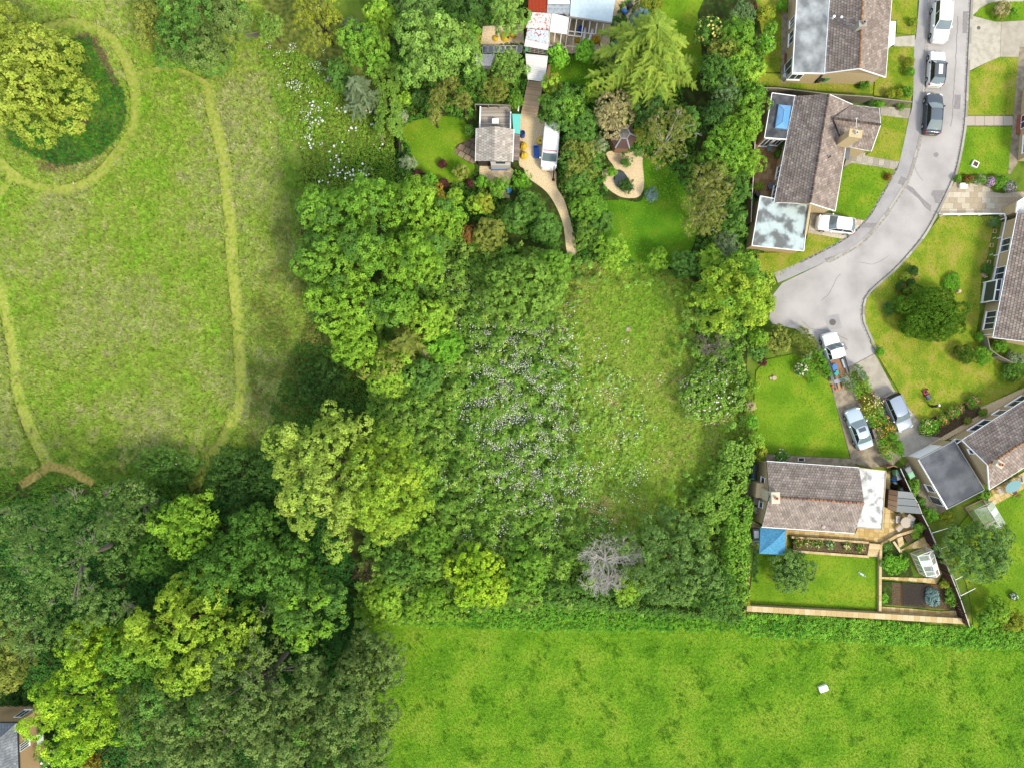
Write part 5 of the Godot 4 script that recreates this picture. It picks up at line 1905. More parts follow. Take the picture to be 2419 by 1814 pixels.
	bar.tube(Vector3(-0.25, 0.85, 1.0), Vector3(0.25, 0.85, 1.0), 0.016, 0.016, 8, true)
	part(m, "handle_bar", bar, blk, true)

# ---------------------------------------------------------------- fences, sheds, yards
func fence(line: PackedVector3Array, high: float, label: String, m: Array, o := {}) -> Node3D:
	var t := thing(o.get("called", "board_fence"), label, "fence", drop(line[line.size() / 2]))
	var cap: Material = o.get("cap", m[0])
	for i in line.size() - 1:
		var a := line[i]
		var b := line[i + 1]
		var n := maxi(1, roundi(a.distance_to(b) / 1.85))
		for k in n:
			var p := a.lerp(b, float(k) / n)
			var q := a.lerp(b, (k + 1.0) / n)
			var ps := MB.new()
			ps.beam(drop(p), drop(p) + Vector3(0, high + 0.06, 0), 0.1, 0.1)
			part(t, "post", ps, m[0])
			var mb := MB.new()
			var bn := maxi(1, roundi(p.distance_to(q) / o.get("board", 0.16)))
			var u := (q - p).normalized()
			var s := Vector3(-u.z, 0, u.x)
			for j in bn:
				var c := p.lerp(q, (j + 0.5) / bn) + s * (0.02 if j % 2 else -0.005)
				mb.box(Transform3D(Basis(u, Vector3.UP, u.cross(Vector3.UP)), Vector3(c.x, high * 0.5 + R(-0.015, 0.015), c.z)), Vector3(p.distance_to(q) / bn - 0.008, high, 0.022))
			part(t, "panel", mb, m[rng.randi() % m.size()])
		trimline(t, "rail", drop(a) + Vector3(0, high + 0.03, 0), drop(b) + Vector3(0, high + 0.03, 0), o.get("cap_w", 0.09), 0.05, cap)
	return t

# boards side by side over the quad a-b-c-d, each running from a-b to d-c
func boards(t: Node3D, a: Vector3, b: Vector3, c: Vector3, d: Vector3, wide: float, m: Array, called := "board", thick := 0.03) -> void:
	var n := maxi(1, roundi(a.distance_to(b) / wide))
	for i in n:
		var u0 := (i + 0.04) / n
		var u1 := (i + 0.96) / n
		var mb := MB.new()
		mb.slab(PackedVector3Array([a.lerp(b, u0), a.lerp(b, u1), d.lerp(c, u1), d.lerp(c, u0)]), thick)
		part(t, called, mb, m[rng.randi() % m.size()])

func posts(t: Node3D, pts: PackedVector3Array, w: float, m: Material) -> void:
	for p in pts:
		trimline(t, "post", Vector3(p.x, -0.05, p.z), p, w, w, m)

func heap(called: String, label: String, cat: String, f: String, x: float, y: float, r: float, high: float, hex: String, base := 0.06) -> void:
	var o := thing(called, label, cat, P(f, x, y, base))
	var rm: float = r / FR[f][2] * S
	var n := noise(2.2, int(x), 3)
	var rings := []
	for i in 7:
		var u := i / 6.0
		var ring := []
		for j in 19:
			var a := TAU * j / 18.0
			var d := Vector3(cos(a), 0, sin(a))
			var k := 1.0 + 0.3 * n.get_noise_3d(d.x * 1.2, u * 1.4, d.z * 1.2)
			ring.append(d * rm * cos(u * PI * 0.5) * k + Vector3(0, high * sin(u * PI * 0.5) * (1.0 + 0.35 * n.get_noise_3d(d.x, u * 2.0, d.z + 5.0)) - 0.02, 0))
		rings.append(ring)
	var mb := MB.new()
	loft(rings, mb)
	part(o, "body", mb, ground_mat("heap_" + hex, [hexl(hex, FLAT) * 0.8, hexl(hex, FLAT), hexl(hex, FLAT) * 1.15], [0.3, 0.5, 0.75], 0.6, 0.0, 0.6, 1.0, 0.05, 61), true)

func barrel(label: String, f: String, x: float, y: float, hex: String, high := 0.9, r := 0.29, open := false) -> void:
	var o := thing("barrel", label, "barrel", P(f, x, y, 0.06))
	var mb := MB.new()
	var m := mat("barrel_" + hex, hexl(hex, FLAT), 0.45)
	mb.lathe(Vector3.ZERO, [[r * 0.94, 0.0], [r, high * 0.1], [r * 0.97, high * 0.33], [r, high * 0.35], [r * 0.97, high * 0.37], [r, high * 0.7], [r * 0.95, high], [r * 0.85, high], [r * 0.85, high - (0.25 if open else 0.03)], [0.0, high - (0.25 if open else 0.03)]], 20)
	part(o, "body", mb, m, true)
	var lid := MB.new()
	lid.lathe(Vector3(0, high - (0.22 if open else 0.025), 0), [[r * 0.83, 0.0], [r * 0.83, 0.01], [0.0, 0.012]], 18)
	part(o, "water" if open else "lid", lid, mat("barrel_water", Color(0.01, 0.012, 0.02), 0.1) if open else m, true)

func wheelie_bin(label: String, f: String, x: float, y: float, turn: float, hex: String) -> void:
	var o := thing("wheelie_bin", label, "bin", P(f, x, y, 0.09), turn)
	var m := mat("bin_" + hex, hexl(hex, FLAT), 0.5)
	var b := MB.new()
	var rings := []
	for k in [[0.22, 0.05], [0.29, 0.95]]:
		var ring := []
		for c in [[1, 1], [-1, 1], [-1, -1], [1, -1], [1, 1]]:
			ring.append(Vector3(c[0] * k[0], k[1], c[1] * k[0] * 1.1))
		rings.append(ring)
	for j in 4:
		b.quad(rings[0][j], rings[1][j], rings[1][j + 1], rings[0][j + 1])
	part(o, "body", b, m, true)
	var l := MB.new()
	l.box(Transform3D(Basis(Vector3.RIGHT, 0.06), Vector3(0, 0.99, 0)), Vector3(0.62, 0.06, 0.68))
	l.box(Transform3D(Basis(Vector3.RIGHT, 0.06), Vector3(0, 1.025, 0.02)), Vector3(0.48, 0.03, 0.5))
	part(o, "lid", l, m, true)
	var h := MB.new()
	h.tube(Vector3(-0.25, 0.96, -0.37), Vector3(0.25, 0.96, -0.37), 0.02, 0.02, 6, true)
	part(o, "handle", h, m, true)
	for s in [-1.0, 1.0]:
		var w := MB.new()
		w.tube(Vector3(s * 0.2, 0.1, -0.26), Vector3(s * 0.27, 0.1, -0.26), 0.1, 0.1, 10, true)
		part(o, "wheel", w, mat("tyre", Color(0.016, 0.016, 0.017), 0.85), true)

func table_round(t: Node3D, o: Vector3, r: float, m: Material, asp := 1.0, turn := 0.0) -> void:
	var mb := MB.new()
	mb.lathe(Vector3.ZERO, [[0.0, 0.7], [r * 0.98, 0.7], [r, 0.72], [r * 0.98, 0.745], [0.0, 0.75]], 26)
	var p := part(t, "table_top", mb, m)
	p.transform = t.transform.affine_inverse() * Transform3D(Basis(Vector3.UP, turn) * Basis.from_scale(Vector3(1, 1, asp)), o)
	for i in 4:
		var a := TAU * i / 4 + 0.6 + turn
		trimline(t, "leg", o + Vector3(cos(a), 0, sin(a)) * r * 0.6, o + Vector3(cos(a) * r * 0.5, 0.7, sin(a) * r * 0.5), 0.06, 0.06, m)

func seat(label: String, f: String, x: float, y: float, turn: float, m: Material, base := 0.1, wide := 0.55, called := "garden_chair", cat := "chair", back := true) -> void:
	var o := thing(called, label, cat, P(f, x, y, base), turn)
	var s := MB.new()
	for i in 4:
		s.at(Vector3(0, 0.43, -0.18 + i * 0.12), Vector3(wide, 0.03, 0.1))
	part(o, "seat", s, m, true)
	for k in [[-1, -1], [1, -1], [-1, 1], [1, 1]]:
		var l := MB.new()
		l.at(Vector3(k[0] * (wide * 0.5 - 0.04), 0.21, k[1] * 0.2), Vector3(0.05, 0.42, 0.05))
		part(o, "leg", l, m, true)
	if back:
		var b := MB.new()
		for i in 3:
			b.at(Vector3(0, 0.58 + i * 0.14, 0.24 + i * 0.03), Vector3(wide, 0.1, 0.025))
		part(o, "backrest", b, m, true)

func greenhouse(label: String, p: PackedVector3Array, eave: float, top: float, bar: Material, glass_m: Material, pale: Array) -> void:
	# p: four corners on the ground, ridge runs from the middle of p0-p1 to the middle of p3-p2
	var t := thing("greenhouse", label, "greenhouse", (p[0] + p[2]) * 0.5)
	var up := Vector3(0, eave, 0)
	var r0 := (p[0] + p[1]) * 0.5 + Vector3(0, top, 0)
	var r1 := (p[3] + p[2]) * 0.5 + Vector3(0, top, 0)
	var base := MB.new()
	for i in 4:
		base.beam(p[i] + Vector3(0, 0.08, 0), p[(i + 1) % 4] + Vector3(0, 0.08, 0), 0.12, 0.2)
	part(t, "base", base, mat("base_brick", hexl("b59a74", FLAT), 0.9))
	for i in 4:
		trimline(t, "glazing_bar", p[i], p[i] + up, 0.06, 0.06, bar)
		trimline(t, "glazing_bar", p[i] + up, p[(i + 1) % 4] + up, 0.06, 0.06, bar)
	trimline(t, "glazing_bar", r0, r1, 0.08, 0.08, bar)
	var n := 4
	for k in n + 1:
		var u := float(k) / n
		for e in [[p[0], p[3]], [p[1], p[2]]]:
			var q: Vector3 = e[0].lerp(e[1], u)
			trimline(t, "glazing_bar", q + up, r0.lerp(r1, u), 0.045, 0.045, bar)
			trimline(t, "glazing_bar", q, q + up, 0.04, 0.04, bar)
	for k in n:
		var u0 := (k + 0.03) / n
		var u1 := (k + 0.97) / n
		var side := 0
		for e in [[p[0], p[3]], [p[1], p[2]]]:
			var g := MB.new()
			var a: Vector3 = e[0].lerp(e[1], u0)
			var b: Vector3 = e[0].lerp(e[1], u1)
			g.quad(a + up, b + up, r0.lerp(r1, u1), r0.lerp(r1, u0))
			part(t, "pane", g, mat("pale_pane", Color(0.55, 0.58, 0.58), 0.3) if pale.has(k * 2 + side) else glass_m)
			var w := MB.new()
			w.quad(a, b, b + up, a + up)
			part(t, "pane", w, glass_m)
			side += 1
	for e in [[p[0], p[1], r0], [p[3], p[2], r1]]:
		var g := MB.new()
		g.quad(e[0], e[1], e[1] + up, e[0] + up)
		g.tri(e[0] + up, e[1] + up, e[2])
		part(t, "pane", g, glass_m)

func wall_run(called: String, label: String, line: PackedVector3Array, w: float, high: float, m: Material, cap: Array, cat := "wall", length := 0.6) -> void:
	var t := thing(called, label, cat, drop(line[line.size() / 2]))
	for i in line.size() - 1:
		var mb := MB.new()
		mb.beam(line[i] + Vector3(0, high * 0.5 - 0.05, 0), line[i + 1] + Vector3(0, high * 0.5 - 0.05, 0), w, high + 0.06)
		part(t, "wall", mb, m)
		var n := maxi(1, roundi(line[i].distance_to(line[i + 1]) / length))
		for k in n:
			var c := MB.new()
			c.beam(line[i].lerp(line[i + 1], (k + 0.01) / n) + Vector3(0, high + 0.01, 0), line[i].lerp(line[i + 1], (k + 0.99) / n) + Vector3(0, high + 0.01, 0), w + 0.06, 0.06)
			part(t, "coping_stone", c, cap[rng.randi() % cap.size()])

func yards() -> void:
	var grey_wood := tones("greywood", ["c2b8ac", "cec5b9", "b3a99d", "d8cfc4"], 0.9, 0.5)
	var brown_wood := tones("brownwood", ["a98463", "b58f6d", "9c7858"], 0.9, 0.5)
	var red_sheet := ground_mat("red_sheet", [hexl("a33a20", FLAT), hexl("c9502c", FLAT), hexl("b0624a", FLAT)], [0.3, 0.55, 0.8], 2.0, 0.6, 0.7, 0.0, 0.03, 71)
	var worn_sheet := ground_mat("worn_sheet", [hexl("c9502c", FLAT), hexl("c9502c", FLAT), hexl("e8e6e3", FLAT * 1.25), hexl("f3f2f0", FLAT * 1.3)], [0.0, 0.36, 0.39, 0.7], 3.4, 0.8, 0.6, 0.0, 0.016, 72)
	var white_sheet := ground_mat("white_sheet", [hexl("dcdad7", FLAT * 1.2), hexl("eeedeb", FLAT * 1.25), hexl("f6f6f5", FLAT * 1.3)], [0.3, 0.5, 0.75], 2.6, 0.8, 0.6, 0.0, 0.02, 73)
	var blue_sheet := ground_mat("blue_sheet", [hexl("cfe2ea", FLAT * 1.2), hexl("d9eaf1", FLAT * 1.2), hexl("e0eff5", FLAT * 1.2)], [0.3, 0.5, 0.75], 6.0, 0.0, 0.5, 0.0, 0.02, 74)
	var dim_sheet := ground_mat("dim_sheet", [hexl("b3bcc6", FLAT), hexl("ccd6e0", FLAT), hexl("dfe7ee", FLAT)], [0.3, 0.5, 0.75], 4.0, 0.9, 0.6, 0.0, 0.02, 75)
	var timber := mat("grey_timber", hexl("a79f93", FLAT), 0.9)
	var pale_bar := mat("pale_bar", hexl("d9d4cc", FLAT), 0.7)
	var dark := mat("shed_dark", hexl("4a3f36", FLAT), 0.95)

	# sheds at the top of the picture
	var t := thing("barn", "large shed with a pale blue corrugated roof at the picture's top", "shed", drop(P("S", 1480, 150)))
	corrugated(t, P("S", 1010, -260, 3.1), P("S", 2010, -260, 3.1), P("S", 1892, 480, 2.7), P("S", 984, 350, 2.7), blue_sheet, 0.14)
	walls(t, shrink(PL("S 1010 -260 2010 -260 1892 470 984 340"), 0.25), 2.55, dark)
	trimline(t, "eaves_beam", P("S", 990, 372, 2.6), P("S", 1890, 505, 2.6), 0.16, 0.16, timber)
	t = thing("lean_to_shed", "lean-to with a rusty red corrugated roof beside the pale blue one", "shed", drop(P("S", 300, 100)))
	corrugated(t, P("S", 85, -260, 2.9), P("S", 486, -260, 2.9), P("S", 470, 277, 2.7), P("S", 70, 240, 2.7), red_sheet)
	walls(t, shrink(PL("S 85 -260 486 -260 470 270 70 235"), 0.2), 2.55, dark)
	t = thing("lean_to_shed", "lean-to with a ribbed silver-white roof between the red and blue roofs", "shed", drop(P("S", 730, 140)))
	corrugated(t, P("S", 492, 70, 2.85), P("S", 982, 70, 2.85), P("S", 972, 320, 2.7), P("S", 478, 285, 2.7), dim_sheet, 0.1)
	corrugated(t, P("S", 496, -260, 2.95), P("S", 985, -260, 2.95), P("S", 970, 15, 2.88), P("S", 500, 5, 2.88), ground_mat("pink_sheet", [hexl("c98a8c", FLAT), hexl("d9a0a0", FLAT)], [0.3, 0.7], 2.0, 0.0, 0.7, 0.0, 0.03, 76), 0.1)
	trimline(t, "flashing", P("S", 500, 40, 2.95), P("S", 975, 50, 2.95), 0.36, 0.05, white())
	walls(t, shrink(PL("S 492 -260 982 -260 972 315 478 280"), 0.2), 2.5, dark)
	t = thing("lean_to_shed", "lean-to with peeling white and red corrugated sheets", "shed", drop(P("S", 300, 430)))
	corrugated(t, P("S", 130, 262, 2.62), P("S", 592, 285, 2.62), P("S", 540, 655, 2.42), P("S", 10, 612, 2.42), worn_sheet, 0.16)
	walls(t, shrink(PL("S 130 262 592 285 540 650 10 608"), 0.2), 2.3, dark)
	t = thing("lean_to_shed", "flat white sheet roof with an open frame before it", "shed", drop(P("S", 740, 500)))
	var mb := MB.new()
	mb.slab(PackedVector3Array([P("S", 594, 285, 2.7), P("S", 970, 372, 2.7), P("S", 920, 748, 2.5), P("S", 535, 692, 2.5)]), 0.05)
	part(t, "roof_sheet", mb, white_sheet)
	posts(t, PL("S 600 300 960 380 905 735 550 690", 2.45), 0.09, timber)
	for k in [[530, 700, 525, 985], [660, 715, 625, 985], [795, 735, 762, 1000], [920, 752, 880, 1030]]:
		trimline(t, "rafter", P("S", k[0], k[1], 2.4), P("S", k[2], k[3], 2.2), 0.1, 0.1, pale_bar if k[0] < 900 else timber)
	trimline(t, "plate", P("S", 520, 985, 2.25), P("S", 900, 1035, 2.25), 0.18, 0.14, timber)
	trimline(t, "gutter", P("S", 850, 285, 2.8), P("S", 985, 375, 2.8), 0.1, 0.1, timber)
	posts(t, PL("S 530 985 890 1030", 2.2), 0.1, timber)
	t = thing("lean_to_shed", "lean-to with smooth blue-grey sheets and flaking red paint", "shed", drop(P("S", 280, 780)))
	mb = MB.new()
	mb.slab(PackedVector3Array([P("S", 55, 622, 2.4), P("S", 530, 664, 2.4), P("S", 520, 962, 2.3), P("S", 15, 842, 2.3)]), 0.04)
	part(t, "roof_sheet", mb, ground_mat("flaking_sheet", [hexl("c75a55", FLAT), hexl("d3dfe8", FLAT * 1.15), hexl("e4ecf2", FLAT * 1.2)], [0.27, 0.3, 0.7], 3.0, 0.9, 0.6, 0.0, 0.016, 79))
	mb = MB.new()
	mb.slab(PackedVector3Array([P("S", 10, 846, 2.42), P("S", 520, 966, 2.42), P("S", 504, 1092, 2.38), P("S", -15, 1002, 2.38)]), 0.04)
	part(t, "roof_sheet", mb, white_sheet)
	posts(t, PL("S 60 640 520 680 500 1080 0 990", 2.25), 0.1, timber)
	t = thing("trellis_roof", "open trellis strip with a green panel between two white roofs", "trellis", drop(P("S", 250, 1100)))
	for k in 5:
		var u := 0.22 + k * 0.19
		trimline(t, "bar", P("S", 10, 1015, 2.1).lerp(P("S", 500, 1100, 2.1), u), P("S", 0, 1125, 2.1).lerp(P("S", 490, 1195, 2.1), u), 0.05, 0.05, timber)
	for k in 3:
		trimline(t, "bar", P("S", 10, 1015, 2.1).lerp(P("S", 0, 1125, 2.1), 0.2 + k * 0.33), P("S", 500, 1100, 2.1).lerp(P("S", 490, 1195, 2.1), 0.2 + k * 0.33), 0.05, 0.04, timber)
	mb = MB.new()
	mb.slab(PL("S 12 1010 78 1020 70 1122 5 1110", 2.15), 0.03)
	part(t, "panel", mb, mat("green_panel", hexl("5fae78", FLAT), 0.6))
	posts(t, PL("S 15 1020 495 1105 485 1190 5 1120", 2.05), 0.08, timber)
	var boards_white := tones("whiteboard", ["fbfaf7", "ffffff", "eceae6", "f3f1ed"], 0.8, 0.6)
	t = thing("board_roof", "long white boarded roof running down to the brown boardwalk", "roof", drop(P("A", 620, 590)))
	boards(t, P("A", 520, 466, 2.2), P("A", 540, 692, 2.2), P("A", 690, 716, 2.2), P("A", 718, 486, 2.2), 0.2, boards_white)
	posts(t, PL("A 530 480 708 495 682 705 548 685", 2.15), 0.1, timber)
	t = thing("boardwalk", "brown ribbed boardwalk between the white roof and the gravel yard", "boardwalk", drop(P("A", 580, 860)))
	boards(t, P("A", 541, 702, 0.22), P("A", 480, 1000, 0.22), P("A", 624, 1022, 0.22), P("A", 676, 716, 0.22), 0.145, tones("boardwalk", ["eccca4", "f4d6b0", "e2c098"], 0.9, 0.5))
	mb = MB.new()
	mb.prism(PL("A 541 706 674 718 622 1018 482 998", 0.17), 0.0)
	part(t, "joist", mb, dark)
	t = thing("boundary_wall", "low brown board edging beside the white boarded roof", "edging", drop(P("A", 722, 630)))
	mb = MB.new()
	mb.prism(PL("A 720 560 742 562 728 700 694 712 704 650", 0.2), 0.0)
	part(t, "board", mb, brown_wood[0])

	# open frame over the yard
	t = thing("pergola", "open timber pergola frame in front of the pale blue roof", "pergola", drop(P("S", 1400, 750)))
	for k in [[1000, 400, 935, 760], [1132, 415, 1080, 775], [1278, 435, 1230, 800], [1425, 455, 1385, 730], [1580, 475, 1535, 745], [1718, 495, 1680, 765]]:
		trimline(t, "rafter", P("S", k[0], k[1], 2.5), P("S", k[2], k[3], 2.35), 0.09, 0.1, pale_bar)
	trimline(t, "beam", P("S", 940, 675, 2.3), P("S", 1520, 745, 2.3), 0.08, 0.1, pale_bar)
	trimline(t, "beam", P("S", 935, 765, 2.3), P("S", 1220, 800, 2.3), 0.08, 0.1, pale_bar)
	trimline(t, "beam", P("S", 890, 995, 2.3), P("S", 1220, 1035, 2.3), 0.07, 0.08, timber)
	trimline(t, "beam", P("S", 1540, 1080, 2.3), P("S", 1840, 1120, 2.3), 0.07, 0.08, pale_bar)
	for k in [[1060, 800, 1035, 1080], [1225, 800, 1185, 1080], [1670, 800, 1620, 1140]]:
		trimline(t, "rafter", P("S", k[0], k[1], 2.35), P("S", k[2], k[3], 2.25), 0.06, 0.08, timber)
	posts(t, PL("S 1000 410 1420 460 1718 500 940 760 1230 800 1680 765 1035 1075 1620 1135", 2.3), 0.09, timber)
	for k in [[[1290, 600], [1335, 605], [1310, 890], [1255, 880], "sunlit"], [[1460, 620], [1505, 640], [1410, 905], [1365, 890], "slanting"]]:
		t = thing("sun_lounger", ("white slatted lounger lying in line with the rafters" if k[4] == "sunlit" else "white slatted lounger lying aslant beside the yellow sack"), "lounger", drop(P("S", k[0][0], 750)))
		boards(t, P("S", k[0][0], k[0][1], 0.5), P("S", k[3][0], k[3][1], 0.45), P("S", k[2][0], k[2][1], 0.45), P("S", k[1][0], k[1][1], 0.5), 0.17, [white()], "slat")
		posts(t, PackedVector3Array([P("S", k[0][0], k[0][1], 0.46), P("S", k[1][0], k[1][1], 0.46), P("S", k[2][0], k[2][1], 0.42), P("S", k[3][0], k[3][1], 0.42)]), 0.06, white())
	heap("yellow_sack", "big round yellow sack beside the white loungers under the pergola", "sack", "S", 1545, 880, 92, 0.6, "efc02e")
	heap("yellow_sack", "small yellow sack half hidden by a green bush under the pergola", "sack", "S", 1145, 880, 62, 0.4, "edbf35")
	heap("yellow_sack", "yellow ring-shaped sack at the left of three on the gravel", "sack", "A", 258, 335, 26, 0.35, "efc63a")
	heap("yellow_sack", "largest yellow sack of three heaped on the gravel", "sack", "A", 345, 322, 42, 0.55, "efc63a")
	heap("yellow_sack", "yellow sack under the tree's edge, behind the largest one", "sack", "A", 412, 303, 30, 0.45, "edbc2e")
	heap("yellow_sack", "yellow sack by the brown ribbed lean-to, nearer the blue barrel", "sack", "T", 872, 735, 62, 0.7, "f0c63a")
	heap("yellow_sack", "yellow sack by the brown ribbed lean-to, at its far corner", "sack", "T", 882, 885, 66, 0.7, "f2d24a")
	barrel("blue barrel standing under the pergola rafters", "S", 1200, 700, "2f62d0", 0.9, 0.3)
	barrel("open dark blue barrel beside the turquoise sheet", "T", 858, 560, "2b50b0", 0.95, 0.3, true)
	barrel("grey water barrel on the gravel next to a bright blue one", "T", 582, 1398, "a9bcc2", 0.8, 0.27, true)
	barrel("bright blue barrel with closed lid by the round shrub", "T", 642, 1478, "2f82e8", 0.9, 0.29)
	t = thing("rubber_ring", "yellow inflatable ring lying on the gravel beside the van", "ring", P("T", 1152, 655, 0.06))
	mb = MB.new()
	mb.torus(Vector3(0, 0.2, 0), 0.27, 0.17, 0.9)
	part(t, "tube", mb, mat("ring_yellow", hexl("f0cc36", FLAT), 0.5), true)
	mb = MB.new()
	mb.lathe(Vector3(0.0, 0.05, 0.0), [[0.12, 0.0], [0.12, 0.12], [0.0, 0.13]], 12)
	part(t, "plug", mb, mat("grey_plug", hexl("8f949a", FLAT), 0.7), true)
	t = thing("blue_crate", "long blue trough-shaped crate on the gravel", "crate", P("T", 1083, 830, 0.06), 0.03)
	for k in [[Vector3(0, 0.04, 0), Vector3(0.62, 0.06, 1.3), "floor"], [Vector3(-0.28, 0.2, 0), Vector3(0.08, 0.34, 1.3), "side"], [Vector3(0.28, 0.2, 0), Vector3(0.08, 0.34, 1.3), "side"], [Vector3(0, 0.2, 0.62), Vector3(0.6, 0.34, 0.08), "end"], [Vector3(0, 0.2, -0.62), Vector3(0.6, 0.34, 0.08), "end"]]:
		mb = MB.new()
		mb.at(k[0], k[1])
		part(t, k[2], mb, mat("crate_blue", hexl("3f74d4", FLAT), 0.6), true)

	# workshop with lichened roof and deck
	t = thing("workshop", "timber workshop with a pale lichen-covered roof beside the gravel yard", "shed", drop(P("T", 400, 700)))
	var lichen := ["c5bcb2", "d0c8be", "b8aea4", "d9d2ca", "aba198"]
	gable_block(t, P("T", 110, 436, 2.3), P("T", 96, 972, 2.3), P("T", 692, 986, 2.3), P("T", 714, 452, 2.3), P("T", 406, 404, 3.3), P("T", 396, 970, 3.3), lichen, lichen, dark, 0.2)
	t = thing("bay_window", "white boxed bay at the workshop's gable end above the blue bench", "bay window", drop(P("T", 490, 1005)))
	mb = MB.new()
	mb.prism(PL("T 335 978 665 982 650 1042 345 1038", 1.9), -0.02)
	part(t, "box", mb, mat("bay_white", hexl("d8d6d0", FLAT), 0.8))
	mb = MB.new()
	mb.slab(PL("T 420 985 580 990 575 1018 425 1014", 1.93), 0.03)
	part(t, "pane", mb, glass())
	t = thing("deck", "grey boarded deck with white rails behind the workshop", "deck", drop(P("T", 410, 250)))
	boards(t, P("T", 172, 92, 0.6), P("T", 152, 430, 0.6), P("T", 665, 445, 0.6), P("T", 666, 76, 0.6), 0.145, grey_wood)
	for k in [[172, 80, 160, 425], [668, 170, 664, 440]]:
		trimline(t, "hand_rail", P("T", k[0], k[1], 1.5), P("T", k[2], k[3], 1.5), 0.14, 0.06, white())
		for i in 4:
			var q := P("T", k[0], k[1], 1.5).lerp(P("T", k[2], k[3], 1.5), i / 3.0)
			trimline(t, "baluster", Vector3(q.x, 0.0, q.z), q, 0.08, 0.08, white())
	trimline(t, "hand_rail", P("T", 80, 45, 1.5), P("T", 665, 62, 1.5), 0.1, 0.06, timber)
	posts(t, PL("T 85 45 300 52 480 56 665 62", 1.5), 0.08, timber)
	t = thing("garden_table", "white square table on the grey deck behind the workshop", "table", P("T", 418, 362, 0.6))
	mb = MB.new()
	mb.at(Vector3(0, 0.72, 0), Vector3(0.7, 0.04, 0.55))
	part(t, "table_top", mb, white(), true)
	for k in [[-1, -1], [1, -1], [1, 1], [-1, 1]]:
		mb = MB.new()
		mb.at(Vector3(k[0] * 0.3, 0.35, k[1] * 0.22), Vector3(0.05, 0.7, 0.05))
		part(t, "leg", mb, white(), true)
	t = thing("turquoise_sheet", "turquoise plastic sheet roof beside the workshop", "roof sheet", drop(P("T", 765, 375)))
	corrugated(t, P("T", 692, 200, 1.9), P("T", 830, 205, 1.75), P("T", 820, 532, 1.75), P("T", 712, 520, 1.9), mat("turquoise", hexl("74dcd0", FLAT), 0.5), 0.2, 0.012)
	posts(t, PL("T 700 215 822 215 815 525 718 515", 1.72), 0.07, timber)
	t = thing("lean_to_shed", "brown ribbed lean-to roof along the workshop wall", "shed", drop(P("T", 760, 750)))
	boards(t, P("T", 716, 526, 2.0), P("T", 702, 962, 2.0), P("T", 806, 962, 1.8), P("T", 820, 540, 1.8), 0.2, tones("ribbed", ["94837b", "a39289", "857570"], 0.7, 0.5), "sheet_rib")
	walls(t, PL("T 722 534 808 546 796 952 706 954"), 1.72, dark)
	t = thing("blue_bench", "bench under a blue tarpaulin in front of the workshop bay", "bench", P("T", 478, 1095, 0.06))
	mb = MB.new()
	mb.at(Vector3(0, 0.44, 0), Vector3(1.8, 0.06, 0.6), 0.06)
	mb.at(Vector3(0.35, 0.49, 0.06), Vector3(1.1, 0.06, 0.5), 0.12)
	mb.at(Vector3(-0.5, 0.5, -0.05), Vector3(0.5, 0.07, 0.45), -0.1)
	part(t, "tarpaulin", mb, mat("tarp_blue", hexl("3f74d4", FLAT), 0.55), true)
	for s in [-0.8, 0.8]:
		mb = MB.new()
		mb.at(Vector3(s, 0.21, 0), Vector3(0.1, 0.42, 0.5))
		part(t, "leg", mb, timber, true)
	t = thing("fire_bowl", "rusty fire bowl on the gravel below the blue bench", "fire bowl", P("T", 435, 1300, 0.06))
	mb = MB.new()
	mb.lathe(Vector3.ZERO, [[0.08, 0.0], [0.1, 0.1], [0.3, 0.3], [0.32, 0.32], [0.28, 0.3], [0.0, 0.14]], 18)
	part(t, "bowl", mb, ground_mat("rust", [hexl("5a2a1c", FLAT), hexl("8a4630", FLAT)], [0.3, 0.7], 0.5, 0.0, 0.9, 0.0, 0.05, 81), true)
	t = thing("plant_pot", "terracotta pot standing below the rusty fire bowl", "pot", P("T", 455, 1395, 0.06))
	mb = MB.new()
	mb.lathe(Vector3.ZERO, [[0.12, 0.0], [0.19, 0.3], [0.21, 0.3], [0.21, 0.36], [0.17, 0.36], [0.15, 0.28], [0.0, 0.28]], 16)
	part(t, "pot", mb, mat("terracotta", hexl("c08a68", FLAT), 0.9), true)
	t = thing("gate_post", "rusty iron post leaning in front of the camper van", "post", P("T", 1365, 1280, 0.05))
	mb = MB.new()
	mb.tube(P("T", 1362, 1275, 0.0), P("T", 1376, 1050, 1.9), 0.06, 0.05, 8, true)
	part(t, "shaft", mb, mats["rust"])
	mb = MB.new()
	mb.lathe(P("T", 1362, 1278, 0.05), [[0.17, 0.0], [0.17, 0.08], [0.06, 0.14]], 12)
	part(t, "foot", mb, mats["rust"])
	t = thing("ladder", "white pole leaning by the bushes above the turquoise sheet", "pole", P("A", 462, 910))
	mb = MB.new()
	mb.beam(P("A", 468, 848, 1.6), P("A", 458, 968, 0.6), 0.12, 0.08)
	part(t, "pole", mb, white())
	# octagonal summer house among the trees
	t = thing("summerhouse", "brown summerhouse roof with pale hip boards beside the pond path", "summerhouse", drop(P("A", 1370, 1200)))
	var ctr := P("A", 1372, 1185, 2.0)
	var eaves := PackedVector3Array()
	var crownp := PackedVector3Array()
	for i in 6:
		var a := TAU * i / 6.0 + 0.05
		eaves.append(Vector3(ctr.x + cos(a) * 1.55, 2.0, ctr.z + sin(a) * 1.55))
		crownp.append(Vector3(ctr.x + cos(a) * 0.62, 2.75, ctr.z + sin(a) * 0.62))
	var felt := mat("brown_felt", hexl("6e5550", FLAT), 0.9)
